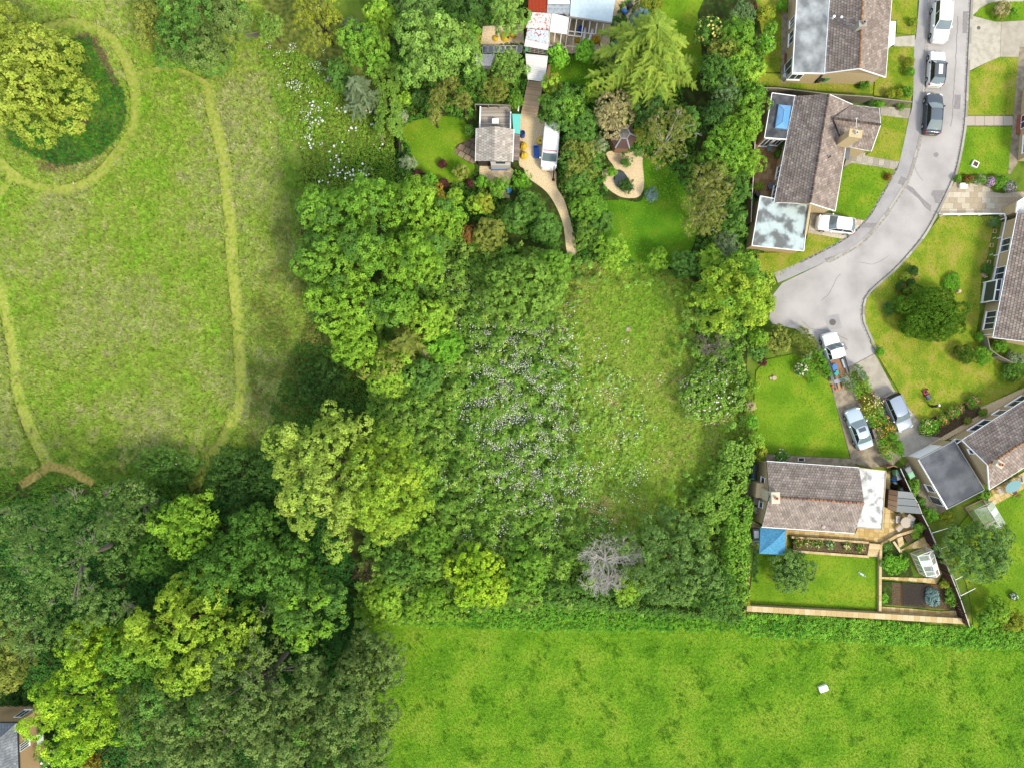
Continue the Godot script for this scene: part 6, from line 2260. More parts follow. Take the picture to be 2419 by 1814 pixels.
	for i in 6:
		var j := (i + 1) % 6
		mb = MB.new()
		mb.slab(PackedVector3Array([eaves[i], eaves[j], crownp[j], crownp[i]]), 0.05)
		part(t, "roof_panel", mb, felt)
		trimline(t, "hip_board", eaves[i] + Vector3(0, 0.03, 0), crownp[i] + Vector3(0, 0.03, 0), 0.14, 0.05, mat("hip_board", hexl("b9b6b2", FLAT), 0.8))
		trimline(t, "hip_board", crownp[i] + Vector3(0, 0.03, 0), crownp[j] + Vector3(0, 0.03, 0), 0.12, 0.05, mat("hip_board", hexl("b9b6b2", FLAT), 0.8))
		mb = MB.new()
		mb.slab(PackedVector3Array([crownp[i], crownp[j], Vector3(ctr.x, 3.0, ctr.z)]), 0.04)
		part(t, "roof_panel", mb, mat("grey_felt", hexl("8d8782", FLAT), 0.9))
	walls(t, shrink(eaves, 0.18), 1.95, brown_wood[1])
	# pond
	mb = MB.new()
	mb.prism(smooth(PL("A 1320 1480 1380 1500 1440 1600 W 1368 408 1352 412 1330 400 A 1290 1540", 0.09), true), 0.0)
	struct("pond_water", mb, mat("pond", Color(0.012, 0.02, 0.014), 0.06, 0.0, 0.6))
	# cold frame in the garden top
	t = thing("cold_frame", "white-framed cold frame with glass lights by the rounded bush", "cold frame", drop(P("A", 250, 440)))
	mb = MB.new()
	mb.prism(PL("A 92 468 255 470 215 575 88 570", 0.9), 0.0)
	part(t, "box", mb, white_sheet)
	for i in 7:
		var q := PackedVector3Array([P("A", 150 + i * 50, 398, 0.8), P("A", 193 + i * 50, 399, 0.8), P("A", 188 + i * 50, 458, 0.6), P("A", 145 + i * 50, 458, 0.6)])
		mb = MB.new()
		mb.slab(q, 0.02)
		part(t, "pane", mb, glass())
		for k in 4:
			trimline(t, "frame", q[k], q[(k + 1) % 4], 0.06, 0.05, pale_bar)
	posts(t, PL("A 150 398 490 405 480 458 145 458", 0.62), 0.06, pale_bar)
	for k in [["garden_cart", "black two-wheeled garden cart on the gravel by the blue roof", 1425, 60, "2a2c30"], ["push_mower", "blue push mower on the gravel by the blue roof", 1382, 112, "3d78c8"]]:
		t = thing(k[0], k[1], "cart" if k[0] == "garden_cart" else "mower", P("A", k[2], k[3], 0.06), 0.7)
		mb = MB.new()
		mb.at(Vector3(0, 0.28, 0), Vector3(0.5, 0.24, 0.6))
		mb.at(Vector3(0, 0.44, 0.05), Vector3(0.3, 0.14, 0.35))
		part(t, "body", mb, mat("cart_" + k[4], hexl(k[4], FLAT), 0.5), true)
		for s in [-1.0, 1.0]:
			mb = MB.new()
			mb.tube(Vector3(s * 0.28, 0.16, 0.1), Vector3(s * 0.34, 0.16, 0.1), 0.16, 0.16, 12, true)
			part(t, "wheel", mb, mat("tyre", Color(0.016, 0.016, 0.017), 0.85), true)
			mb = MB.new()
			mb.tube(Vector3(s * 0.22, 0.3, -0.25), Vector3(s * 0.25, 0.85, -0.95), 0.02, 0.02, 6, true)
			part(t, "handle_tube", mb, mat("tyre", Color(0.016, 0.016, 0.017), 0.85), true)

	# fences
	var fg := tones("fencegrey", ["9d9384", "ada392", "8b8275"], 0.95, 0.6)
	var fb := tones("fencedark", ["4b332e", "5a3d36", "3f2b28"], 0.95, 0.6)
	fence(PL("B 415 596 545 600 890 640 1190 660", 1.75), 1.75, "grey close-board fence between the two upper bungalows", fg, {"cap": fg[1]})
	fence(PL("B 1190 664 1320 678 1455 694", 1.3), 1.3, "lower grey fence end between the front gardens by the footway", fg, {"cap": fg[1]})
	fence(PL("C 556 20 530 500 520 760 500 1080 492 1285", 1.6), 1.6, "brown fence along the slabbed patio under the tall shrubs", brown_wood, {"cap": pale_bar})
	fence(PL("X 372 196 455 380 575 640 700 850 780 1050", 1.8), 1.8, "maroon fence beside the bins and grey shed", fb, {"cap": pale_bar, "cap_w": 0.07})
	fence(PL("X 780 1060 905 1300 1045 1640 F 1560 820 1640 1010 1720 1210 1790 1420", 1.8), 1.8, "dark fence running down past the vegetable garden", fb, {"cap": pale_bar, "cap_w": 0.07})
	fence(PL("X 130 190 255 160 370 195", 1.5), 1.5, "short brown gate fence closing the bin corner", brown_wood, {"called": "garden_gate"})
	fence(PL("E 1930 155 1950 250 2020 300 2130 355", 1.4), 1.4, "grey garden fence turning past the clipped round shrubs", fg, {"cap": fg[0]})
	fence(PL("K 905 470 915 600 945 820 950 1000", 1.4), 1.4, "dark fence between the wild meadow edge and the garden lawn", [dark])
	fence(PL("G 1835 255 1925 240", 1.1), 1.1, "bit of grey rail fence beside the dense dark tree", fg)
	# white rail fence round the dry lawn
	t = thing("rail_fence", "low white rail fence round the corner of the dry lawn", "fence", P("D", 1715, 245))
	var rail := PL("D 1120 254 1300 250 1500 246 1710 245 1726 285 1690 470 1655 640 1605 890")
	for i in rail.size() - 1:
		trimline(t, "rail", rail[i] + Vector3(0, 0.75, 0), rail[i + 1] + Vector3(0, 0.75, 0), 0.13, 0.06, white())
	for i in rail.size():
		trimline(t, "post", rail[i], rail[i] + Vector3(0, 0.8, 0), 0.1, 0.1, white())
	for k in [[1695, 295], [1650, 468], [1620, 632], [1570, 852]]:
		trimline(t, "stay", P("D", k[0] - 8, k[1] + 4, 0.1), P("D", k[0] + 22, k[1] - 8, 0.7), 0.05, 0.05, white())
	for i in 3:
		var k: Array = [[1655, 402], [1624, 540], [1598, 706]][i]
		t = thing("planter_box", "small wooden planter frame beside the white rail, %s" % ["nearest the rounded grey shrub", "in the middle of three", "above the dark clipped shrub"][i], "planter", P("D", k[0], k[1], 0.12), -0.15, "planter frames on the dry lawn")
		for e in [[Vector3(0, 0.12, 0.2), Vector3(0.34, 0.2, 0.05)], [Vector3(0, 0.12, -0.2), Vector3(0.34, 0.2, 0.05)], [Vector3(0.15, 0.12, 0), Vector3(0.05, 0.2, 0.36)], [Vector3(-0.15, 0.12, 0), Vector3(0.05, 0.2, 0.36)]]:
			mb = MB.new()
			mb.at(e[0], e[1])
			part(t, "board", mb, mat("planter_wood", hexl("d9c48a", FLAT), 0.9), true)
	# house one yard items
	for k in [["white_box", "white meter box against the wall of the uppermost bungalow", "box", "B", 622, 183, 0.5, 0.5, 0.5, "eef0f0", 0.0], ["planter_box", "terracotta trough beside the bungalow's flat roof", "planter", "B", 595, 403, 0.3, 0.35, 1.0, "b0684a", 0.0], ["planter_box", "orange trough by the gable wall of the uppermost bungalow", "planter", "B", 705, 545, 1.3, 0.4, 0.5, "c8763f", 0.0]]:
		t = thing(k[0], k[1], k[2], P(k[3], k[4], k[5], 0.1), k[10])
		mb = MB.new()
		mb.at(Vector3(0, k[7] * 0.5, 0), Vector3(k[6], k[7], k[8]))
		part(t, "box", mb, mat("box_" + k[9], hexl(k[9], FLAT), 0.8), true)
		mb = MB.new()
		mb.at(Vector3(0, k[7] + 0.01, 0), Vector3(k[6] * 0.86, 0.04, k[8] * 0.86))
		part(t, "lid" if k[0] == "white_box" else "soil", mb, mats["_earth"] if k[0] != "white_box" else white(), true)
	wheelie_bin("black wheelie bin against the stone gable wall", "B", 803, 552, 0.1, "2e3033")
	wheelie_bin("green wheelie bin against the stone gable wall", "B", 850, 545, 0.1, "3f9a56")
	barrel("white round water butt at the corner of the uppermost bungalow", "B", 579, 528, "f0f2f2", 0.6, 0.28)
	# house two patio
	var warm := tones("patio", ["b08a5e", "bd976a", "a27c54", "c6a57a"], 0.9, 0.7)
	paving("patio", PL("C 600 80 690 82 617 497 760 520 800 590 712 1060 575 1040 520 1040 528 480"), 0.09, Vector2(0.62, 0.62), 0.16, 0.5, mats["_earth"], warm)
	t = thing("garden_table", "grey round covered table on the brown patio", "table", P("C", 662, 962, 0.09))
	table_round(t, P("C", 662, 962, 0.09), 0.42, mat("cover_grey", hexl("6f7377", FLAT), 0.7))
	seat("grey chair tucked beside the round table on the brown patio", "C", 695, 968, 1.4, mat("cover_grey", hexl("6f7377", FLAT), 0.7), 0.09, 0.4)
	t = thing("drain_cover", "pale square cover set in the brown patio", "cover", P("C", 664, 597, 0.1), 0.15)
	mb = MB.new()
	mb.at(Vector3(0, 0.03, 0), Vector3(0.5, 0.06, 0.58))
	mb.at(Vector3(0, 0.07, 0), Vector3(0.4, 0.03, 0.48))
	part(t, "lid", mb, mat("cover_teal", hexl("8fb0b0", FLAT), 0.6), true)
	barrel("black water butt at the garage corner by the brown patio", "C", 535, 1042, "2a2b2c", 0.9, 0.26)
	for k in [[605, 548, "terracotta pot beside the white doors of the flat extension"], [538, 992, "round pot with a feathery plant on the brown patio"]]:
		t = thing("plant_pot", k[2], "pot", P("C", k[0], k[1], 0.09))
		mb = MB.new()
		mb.lathe(Vector3.ZERO, [[0.12, 0.0], [0.18, 0.28], [0.2, 0.28], [0.2, 0.34], [0.16, 0.34], [0.14, 0.26], [0.0, 0.26]], 16)
		part(t, "pot", mb, mat("terracotta", hexl("c08a68", FLAT), 0.9), true)
	# slabbed drives and paths
	var pale := tones("pale_slab", ["cdbfa6", "d8cbb3", "c2b298", "dfd4c0"], 0.9, 0.9)
	paving("slab_drive", PL("C 1055 1180 1240 1205 1560 1270 1440 1390 1350 1442 1020 1388"), 0.115, Vector2(0.9, 0.6), 0.12, 0.5, mats["_concrete_old"], pale)
	paving("slab_path", PL("C 1378 700 1420 620 1555 640 1555 668 1872 722 1842 796 1430 733 1350 782"), 0.125, Vector2(0.62, 0.62), 0.16, 0.0, mats["_concrete_old"], tones("grey_slab", ["bdb5a6", "c9c1b1", "b0a898"], 0.9, 0.9))
	paving("slab_path", PL("C 1694 205 1980 225 1958 322 1700 288"), 0.125, Vector2(0.8, 0.6), 0.12, 0.5, mats["_concrete_old"], tones("grey_slab", ["bdb5a6", "c9c1b1", "b0a898"], 0.9, 0.9))
	paving("slab_drive", PL("V 205 1400 490 1420 560 1490 640 1500 770 1480 826 1480 826 1530 760 1659 D 1868 290 1700 238 1150 246 1105 235 1140 160 1200 20"), 0.115, Vector2(0.92, 0.62), 0.0, 0.5, mats["_concrete_old"], pale)
	paving("slab_path", PL("U 612 1378 1168 1378 1162 1500 602 1500"), 0.13, Vector2(1.05, 1.05), 0.0, 0.0, mats["_concrete_old"], tones("pinkish_slab", ["d8ccba", "c9bcae", "bfb0a4"], 0.9, 0.5), 0.06)
	paving("crazy_paving", PL("K 1312 960 1420 905 1452 905 1452 1065 1415 1072 1310 1005"), 0.08, Vector2(0.75, 0.7), 0.5, 0.5, mats["_earth"], tones("brown_slab", ["9a8670", "a8947c", "8b7763"], 0.9, 0.8), 0.1)
	# house four terrace
	var yel := tones("yellow_slab", ["dcbd7c", "e5c98b", "d1ae6c", "ecd49c"], 0.9, 0.7)
	paving("terrace", PL("F 45 560 165 640 360 662 890 695 910 650 1105 665 1135 215 1165 200 1165 370 1150 500 1220 540 1250 520 1330 560 1350 650 1065 765 980 750 400 705 360 700 360 830 150 850 60 740"), 0.14, Vector2(0.55, 0.55), 0.06, 0.0, mats["_concrete_old"], yel, 0.025)
	paving("terrace", PL("F 1230 830 1440 710 1480 760 1575 990 1530 1085 1095 1045 1085 1030 1500 1040 1505 990 1455 800 1290 815"), 0.13, Vector2(0.5, 0.5), 0.4, 0.0, mats["_concrete_old"], yel, 0.025)
	paving("terrace", PL("F 1062 1260 1300 1275 1560 1300 1700 1290 1720 1345 1064 1300"), 0.13, Vector2(0.5, 0.5), 0.06, 0.0, mats["_concrete_old"], yel, 0.025)
	paving("terrace", PL("F 20 1080 70 1100 70 560 45 560"), 0.1, Vector2(0.5, 0.5), 0.06, 0.0, mats["_concrete_old"], yel, 0.025)
	var buff := stone()
	var copes := tones("coping", ["e0c795", "e9d3a6", "d6ba86"], 0.9, 0.7)
	wall_run("retaining_wall", "long buff retaining wall along the foot of the back garden above the pasture", PL("F 30 1262 600 1295 1060 1322 1500 1348 1750 1362"), 0.55, 0.75, buff, copes)
	wall_run("garden_wall", "buff wall beside the back lawn running down from the steps", PL("F 1080 770 1076 1000 1074 1290"), 0.22, 0.45, buff, copes)
	wall_run("garden_wall", "buff wall along the rose bed's lawn side", PL("F 395 822 600 838 985 866"), 0.2, 0.5, buff, copes)
	wall_run("garden_wall", "slim buff wall along the rose bed's terrace side", PL("F 385 715 700 735 985 757"), 0.16, 0.5, buff, copes)
	wall_run("garden_wall", "buff angled wall above the vegetable plot beside the round table", PL("F 1085 772 1200 705 1355 655"), 0.24, 0.5, buff, copes)
	wall_run("garden_wall", "buff wall bending round the upper vegetable plot by the greenhouse", PL("F 1180 750 1235 830 1240 820"), 0.2, 0.4, buff, copes)
	wall_run("garden_wall", "buff kerb under the dark fence by the lower beds", PL("F 1585 1040 1640 1180 1730 1340"), 0.2, 0.4, buff, copes)
	var steps := [["F 985 760 1068 768 1068 875 985 868", "broad buff steps from the terrace down to the back lawn", Vector2(0, 1)], ["F 1200 725 1240 705 1272 775 1232 800", "narrow buff steps beside the upper vegetable plot", Vector2(0, 1)]]
	for k in steps:
		var q := PL(k[0])
		t = thing("garden_steps", k[1], "steps", q[0])
		for i in 5:
			mb = MB.new()
			var hh := 0.62 - i * 0.1
			mb.prism(PackedVector3Array([q[0].lerp(q[3], i / 5.0), q[1].lerp(q[2], i / 5.0), q[1].lerp(q[2], (i + 0.96) / 5.0), q[0].lerp(q[3], (i + 0.96) / 5.0)].map(func(p): return p + Vector3(0, hh, 0))), 0.0)
			part(t, "step", mb, copes[i % 3])
	for k in [["F 400 728 980 764 975 848 398 812", "rose_bed", "_earth", 0.45], ["F 1090 830 1120 770 1190 745 1235 830 1300 840 1345 1030 1085 1018", "vegetable_bed", "_soil", 0.2], ["F 1090 1066 1180 1070 1178 1248 1088 1242", "vegetable_bed", "_soil", 0.16], ["F 1180 1070 1270 1078 1268 1255 1178 1250", "vegetable_bed", "_earth", 0.165], ["F 1270 1080 1600 1090 1690 1290 1450 1270 1268 1255", "vegetable_bed", "_earth", 0.15], ["F 1260 712 1345 668 1400 690 1330 740 1290 765", "vegetable_bed", "_earth", 0.4]]:
		sheet(k[1], PL(k[0]), k[3], mats[k[2]])
	# black net over a bed
	t = thing("garden_net", "black net stretched over a low frame on the vegetable bed", "net", P("F", 1360, 1175, 0.15))
	mb = MB.new()
	var q := PL("F 1272 1080 1440 1092 1445 1270 1275 1260", 0.4)
	for i in 24:
		var u := i / 23.0
		mb.beam(q[0].lerp(q[1], u), q[3].lerp(q[2], u), 0.03, 0.012)
		mb.beam(q[0].lerp(q[3], u) + Vector3(0, 0.006, 0), q[1].lerp(q[2], u) + Vector3(0, 0.006, 0), 0.03, 0.012)
	part(t, "netting", mb, mat("net_black", Color(0.012, 0.012, 0.012), 0.8))
	posts(t, q, 0.05, mat("net_black", Color(0.012, 0.012, 0.012), 0.8))
	# gazebo
	t = thing("gazebo", "square pop-up gazebo with a blue canopy at the terrace corner", "gazebo", P("F", 252, 755))
	var gz := PL("F 157 645 357 661 346 861 145 850", 2.1)
	var pk := P("F", 262, 762, 2.85)
	var blue := ground_mat("gazebo_cloth", [hexl("4a92bd", FLAT), hexl("5ba3cc", FLAT), hexl("69aed5", FLAT)], [0.3, 0.5, 0.75], 2.5, 0.0, 0.8, 0.0, 0.02, 83)
	for i in 4:
		var j := (i + 1) % 4
		mb = MB.new()
		# each panel sags a little between its hips
		var m0 := gz[i].lerp(gz[j], 0.5)
		var mm := m0.lerp(pk, 0.5) - Vector3(0, 0.07, 0)
		mb.tri(gz[i], m0, mm); mb.tri(m0, gz[j], mm); mb.tri(gz[i], mm, pk); mb.tri(gz[j], pk, mm)
		part(t, "canopy", mb, blue)
		mb = MB.new()
		mb.quad(gz[i], gz[j], gz[j] - Vector3(0, 0.22, 0), gz[i] - Vector3(0, 0.22, 0))
		part(t, "valance", mb, blue)
		trimline(t, "pole", Vector3(gz[i].x, 0.1, gz[i].z).lerp(Vector3(pk.x, 0.1, pk.z), 0.04), gz[i].lerp(pk, 0.04) - Vector3(0, 0.06, 0), 0.05, 0.05, mat("pole_black", Color(0.02, 0.02, 0.02), 0.5))
	# hot tub / cabinet beside it
	t = thing("storage_cabinet", "grey and white garden cabinet beside the blue gazebo", "cabinet", P("F", 102, 690, 0.1), 0.04)
	mb = MB.new()
	mb.at(Vector3(0, 0.45, 0), Vector3(0.75, 0.9, 1.25))
	part(t, "box", mb, mat("cab_grey", hexl("8d8f90", FLAT), 0.7), true)
	mb = MB.new()
	mb.at(Vector3(0, 0.92, -0.05), Vector3(0.5, 0.04, 0.8))
	part(t, "door", mb, white(), true)
	mb = MB.new()
	mb.at(Vector3(0.1, 0.4, 0.85), Vector3(0.9, 0.8, 0.45))
	part(t, "side_unit", mb, white(), true)
	t = thing("oil_tank", "dark green upright tank at the bungalow's corner by the hedge", "tank", P("F", 98, 225, 0.1))
	mb = MB.new()
	mb.tube(P("F", 102, 150, 0.5), P("F", 94, 262, 0.5), 0.42, 0.42, 18, true)
	part(t, "tank", mb, mat("tank_dark", hexl("3c4a4d", FLAT), 0.5))
	mb = MB.new()
	mb.tube(P("F", 94, 262, 0.7), P("F", 93, 272, 0.7), 0.32, 0.32, 18, true)
	part(t, "cap", mb, mat("tank_green", hexl("35a08a", FLAT), 0.5))
	seat("pale folding chair by the bungalow's side path near the gazebo", "F", 104, 500, 0.2, mat("cream_chair", hexl("e2dcc4", FLAT), 0.8), 0.1, 0.5)
	t = thing("wood_store", "weathered box bench against the bungalow's side wall", "box", P("F", 105, 420, 0.1))
	mb = MB.new()
	mb.at(Vector3(0, 0.3, 0), Vector3(0.5, 0.6, 1.1))
	mb.at(Vector3(0, 0.62, 0), Vector3(0.56, 0.05, 1.16))
	part(t, "box", mb, grey_wood[2], true)
	t = thing("boot_scraper", "black grated drain box by the bungalow's front path", "drain", P("E", 472, 1107, 0.11), 0.06)
	mb = MB.new()
	mb.at(Vector3(0, 0.06, 0), Vector3(0.8, 0.12, 0.42))
	part(t, "surround", mb, pale_bar, true)
	mb = MB.new()
	mb.at(Vector3(0, 0.11, 0), Vector3(0.55, 0.04, 0.3))
	part(t, "grate", mb, mat("net_black", Color(0.012, 0.012, 0.012), 0.8), true)
	# shed, bins, table
	t = thing("garden_shed", "garden shed with a two-tone brown and grey felt roof by the maroon fence", "shed", drop(P("X", 400, 830)))
	gable_shed(t)
	wheelie_bin("pale green bin in the corner by the brown gate", "X", 252, 262, 0.1, "86c79a")
	wheelie_bin("grey bin standing below the pale green one in the corner", "X", 270, 338, 0.15, "8d98a3")
	wheelie_bin("grey bin beyond the maroon fence by the side path", "X", 437, 218, 0.5, "8a9096")
	wheelie_bin("pale green bin beyond the maroon fence by the side path", "X", 485, 305, 0.5, "8fd0a0")
	for k in [["rubbish_sack", "bright blue sack lying by the grey bin", 255, 412, "3c90ee", 46], ["rubbish_sack", "white sack below the bright blue one", 268, 478, "e8e8e8", 34], ["rubbish_sack", "black sacks heaped behind the shed by the terrace", 255, 545, "1b1c1e", 70], ["rubbish_sack", "crumpled white sheet by the shed and maroon fence", 440, 590, "f1f1f1", 62]]:
		heap(k[0], k[1], "sack", "X", k[2], k[3], k[5], 0.45, k[4], 0.14)
	t = thing("red_crate", "small pinkish crate against the maroon fence", "crate", P("X", 402, 462, 0.14), 0.4)
	mb = MB.new()
	for e in [[Vector3(0, 0.02, 0), Vector3(0.36, 0.04, 0.36)], [Vector3(0.17, 0.16, 0), Vector3(0.03, 0.3, 0.36)], [Vector3(-0.17, 0.16, 0), Vector3(0.03, 0.3, 0.36)], [Vector3(0, 0.16, 0.17), Vector3(0.36, 0.3, 0.03)], [Vector3(0, 0.16, -0.17), Vector3(0.36, 0.3, 0.03)], [Vector3(0, 0.24, 0), Vector3(0.31, 0.03, 0.31)]]:
		mb.at(e[0], e[1])
	part(t, "box", mb, mat("crate_pink", hexl("b4847c", FLAT), 0.8), true)
	barrel("grey lidded pot on the white sheet by the shed", "X", 405, 550, "7f858a", 0.5, 0.2)
	t = thing("picnic_table", "round weathered picnic table on the yellow terrace", "table", P("X", 415, 1190, 0.14))
	table_round(t, P("X", 415, 1190, 0.14), 0.6, mat("picnic_wood", hexl("cbbfae", FLAT), 0.9))
	seat("weathered bench at the picnic table, on the bungalow side", "X", 295, 1145, PI / 2, grey_wood[3], 0.14, 0.8, "garden_bench", "bench", false)
	seat("weathered bench at the picnic table, towards the back lawn", "X", 335, 1300, 0.75, grey_wood[3], 0.14, 0.9, "garden_bench", "bench", false)
	seat("weathered bench at the picnic table, towards the shed", "X", 540, 1110, -0.6, grey_wood[3], 0.14, 0.9, "garden_bench", "bench", false)
	seat("grey cushioned seat at the picnic table by the fence", "X", 560, 1225, -PI / 2, mat("cushion_grey", hexl("8f9aa0", FLAT), 0.9), 0.14, 0.6)
	t = thing("plant_pot", "orange pot on the terrace wall by the picnic table", "pot", P("X", 580, 1285, 0.14))
	mb = MB.new()
	mb.lathe(Vector3.ZERO, [[0.12, 0.0], [0.17, 0.3], [0.19, 0.34], [0.15, 0.34], [0.0, 0.26]], 14)
	part(t, "pot", mb, mat("pot_orange", hexl("e39a35", FLAT), 0.8), true)
	# greenhouses
	var clear := mat("clear_glass", Color(0.85, 0.95, 0.92, 0.16), 0.03, 0.0, 0.6)
	clear.transparency = BaseMaterial3D.TRANSPARENCY_ALPHA
	greenhouse("glass greenhouse with timber base beside the dark garage roof", PL("F 1750 490 1890 425 1985 590 1860 650"), 1.6, 2.2, pale_bar, clear, [3])
	greenhouse("white-framed greenhouse beside the vegetable plot", PL("F 1322 845 1440 800 1490 985 1392 1000"), 1.5, 2.1, white(), clear, [2, 5])
	t = thing("clothes_line_frame", "white tubular frame rising behind the dark fence by the old apple tree", "frame", P("F", 1600, 850))
	var fr := PL("F 1495 690 1550 820 1610 940 1680 1056 1722 1180", 1.9)
	for i in fr.size() - 1:
		trimline(t, "rail", fr[i], fr[i + 1], 0.03, 0.03, pale_bar)
	for k in [[0, 1620, 652], [1, 1630, 786], [3, 1740, 1026], [4, 1836, 1122]]:
		trimline(t, "arm", fr[k[0]], P("F", k[1], k[2], 1.9), 0.04, 0.04, white())
	posts(t, fr, 0.04, timber)
	# teal oval table beyond
	t = thing("garden_table", "teal oval garden table behind the angled bungalow", "table", P("F", 2095, 318, 0.1))
	table_round(t, P("F", 2095, 318, 0.1), 0.98, mat("teal_table", hexl("7fb0b5", FLAT), 0.6), 0.6, 0.5)
	seat("pale chair at the near end of the teal oval table", "F", 2012, 358, 1.9, grey_wood[3], 0.1)
	seat("brown chair along the teal oval table", "F", 2125, 372, 0.5, brown_wood[0], 0.1)
	seat("pale chair at the far end of the teal oval table", "F", 2180, 262, -1.4, grey_wood[3], 0.1)
	paving("terrace", PL("F 1945 360 2230 200 2230 330 1990 470 1930 440"), 0.1, Vector2(0.55, 0.55), -0.5, 0.0, mats["_concrete_old"], yel, 0.025)
	# things on lawns
	t = thing("stump_table", "weathered stump with a worn ring of grass on the vivid front lawn", "stump", P("E", 260, 473, 0.11))
	mb = MB.new()
	mb.lathe(Vector3.ZERO, [[0.3, 0.0], [0.26, 0.16], [0.24, 0.2], [0.1, 0.21], [0.0, 0.2]], 14)
	mb.at(Vector3(-0.38, 0.08, 0.04), Vector3(0.22, 0.14, 0.3), 0.4)
	part(t, "stump", mb, mat("stump", hexl("cdb79c", FLAT), 0.95), true)
	t = thing("garden_board", "pale rounded board lying on the back lawn", "board", P("F", 948, 1012, 0.115), -0.55)
	mb = MB.new()
	mb.at(Vector3(0, 0.03, 0), Vector3(0.7, 0.05, 0.2))
	mb.lathe(Vector3(-0.35, 0.005, 0), [[0.1, 0.0], [0.1, 0.05], [0.0, 0.05]], 14)
	mb.lathe(Vector3(0.35, 0.005, 0), [[0.1, 0.0], [0.1, 0.05], [0.0, 0.05]], 14)
	part(t, "board", mb, mat("board_pale", hexl("c5d2d6", FLAT), 0.6), true)
	t = thing("planter_box", "square white-edged planter on the lawn by the lilac border", "planter", P("V", 388, 1240, 0.12), -0.45)
	for e in [[Vector3(0, 0.12, 0.3), Vector3(0.66, 0.24, 0.07)], [Vector3(0, 0.12, -0.3), Vector3(0.66, 0.24, 0.07)], [Vector3(0.3, 0.12, 0), Vector3(0.07, 0.24, 0.54)], [Vector3(-0.3, 0.12, 0), Vector3(0.07, 0.24, 0.54)]]:
		mb = MB.new()
		mb.at(e[0], e[1])
		part(t, "board", mb, white(), true)
	mb = MB.new()
	mb.at(Vector3(0, 0.08, 0), Vector3(0.54, 0.16, 0.54))
	part(t, "soil", mb, mats["_earth"], true)
	t = thing("white_box", "white flat box at the edge of the slabbed drive by the lilac border", "box", P("V", 280, 1436, 0.12), 0.02)
	mb = MB.new()
	mb.at(Vector3(0, 0.15, 0), Vector3(0.72, 0.3, 0.52))
	part(t, "box", mb, white(), true)
	mb = MB.new()
	mb.at(Vector3(0, 0.32, 0), Vector3(0.78, 0.05, 0.58))
	part(t, "lid", mb, white(), true)
	t = thing("manhole_cover", "small dark oval cover on the pale concrete drive", "manhole cover", P("U", 770, 330, 0.11))
	mb = MB.new()
	mb.lathe(Vector3.ZERO, [[0.2, 0.0], [0.2, 0.012], [0.16, 0.018], [0.0, 0.016]], 16)
	part(t, "lid", mb, mat("iron", hexl("77716d", FLAT), 0.7, 0.3), true)
	t = thing("garden_ornament", "round pale stone ball on the dry lawn beside the yew", "ornament", P("D", 1300, 990, 0.12))
	mb = MB.new()
	mb.lathe(Vector3.ZERO, [[0.2, 0.0], [0.22, 0.1], [0.16, 0.16], [0.22, 0.3], [0.16, 0.42], [0.0, 0.47]], 14)
	part(t, "stone", mb, mat("ornament", hexl("e3c9a9", FLAT), 0.9), true)
	t = thing("rock", "pink boulder on the dry lawn by the dark clipped shrub", "rock", P("D", 1555, 825, 0.1))
	heap_on(t, 0.32, 0.3, "c9a48c")
	t = thing("pallet", "wooden pallet leaning on the hedge by the drive", "pallet", P("E", 1118, 1032, 0.1), 0.08)
	for i in 6:
		mb = MB.new()
		mb.at(Vector3(-0.5 + i * 0.2, 0.13, 0), Vector3(0.11, 0.022, 0.8))
		part(t, "slat", mb, mat("pallet_wood", hexl("d8a765", FLAT), 0.9), true)
	for i in 3:
		mb = MB.new()
		mb.at(Vector3(0, 0.06, -0.36 + i * 0.36), Vector3(1.12, 0.1, 0.09))
		part(t, "bearer", mb, mat("pallet_wood", hexl("d8a765", FLAT), 0.9), true)
	t = thing("bin_store", "dark flat-topped box beside the hedge and the ice-blue saloon", "box", P("E", 1042, 898, 0.1), 0.3)
	mb = MB.new()
	mb.at(Vector3(0, 0.4, 0), Vector3(0.9, 0.8, 1.1))
	part(t, "box", mb, mat("store_brown", hexl("6a615a", FLAT), 0.9), true)
	mb = MB.new()
	mb.at(Vector3(0, 0.83, 0), Vector3(0.98, 0.05, 1.18))
	part(t, "lid", mb, mat("store_lid", hexl("8a8078", FLAT), 0.9), true)
	t = thing("water_trough", "white water trough standing alone in the pasture", "trough", P("O", 1519, 326, 0.02), 0.35)
	mb = MB.new()
	for e in [[Vector3(0, 0.05, 0), Vector3(0.95, 0.06, 0.62)], [Vector3(0.45, 0.22, 0), Vector3(0.05, 0.36, 0.62)], [Vector3(-0.45, 0.22, 0), Vector3(0.05, 0.36, 0.62)], [Vector3(0, 0.22, 0.29), Vector3(0.95, 0.36, 0.05)], [Vector3(0, 0.22, -0.29), Vector3(0.95, 0.36, 0.05)]]:
		mb.at(e[0], e[1])
	part(t, "tub", mb, mat("trough_white", Color(0.72, 0.74, 0.75), 0.5), true)
	mb = MB.new()
	mb.at(Vector3(0, 0.33, 0), Vector3(0.86, 0.02, 0.55))
	part(t, "water", mb, mat("trough_water", Color(0.5, 0.54, 0.56), 0.05), true)
	t = thing("landing_pad", "small round target pad with a red ring in the rough grass", "pad", P("M", 943, 760, 0.18))
	for k in [[0.27, 0.0, "8f9a98"], [0.2, 0.012, "e58f86"], [0.14, 0.02, "f3dfe0"], [0.09, 0.028, "e27f84"]]:
		mb = MB.new()
		mb.lathe(Vector3(0, k[1], 0), [[k[0], 0.0], [k[0], 0.01], [0.0, 0.011]], 20)
		part(t, "ring", mb, mat("pad_" + k[2], hexl(k[2], FLAT), 0.8), true)
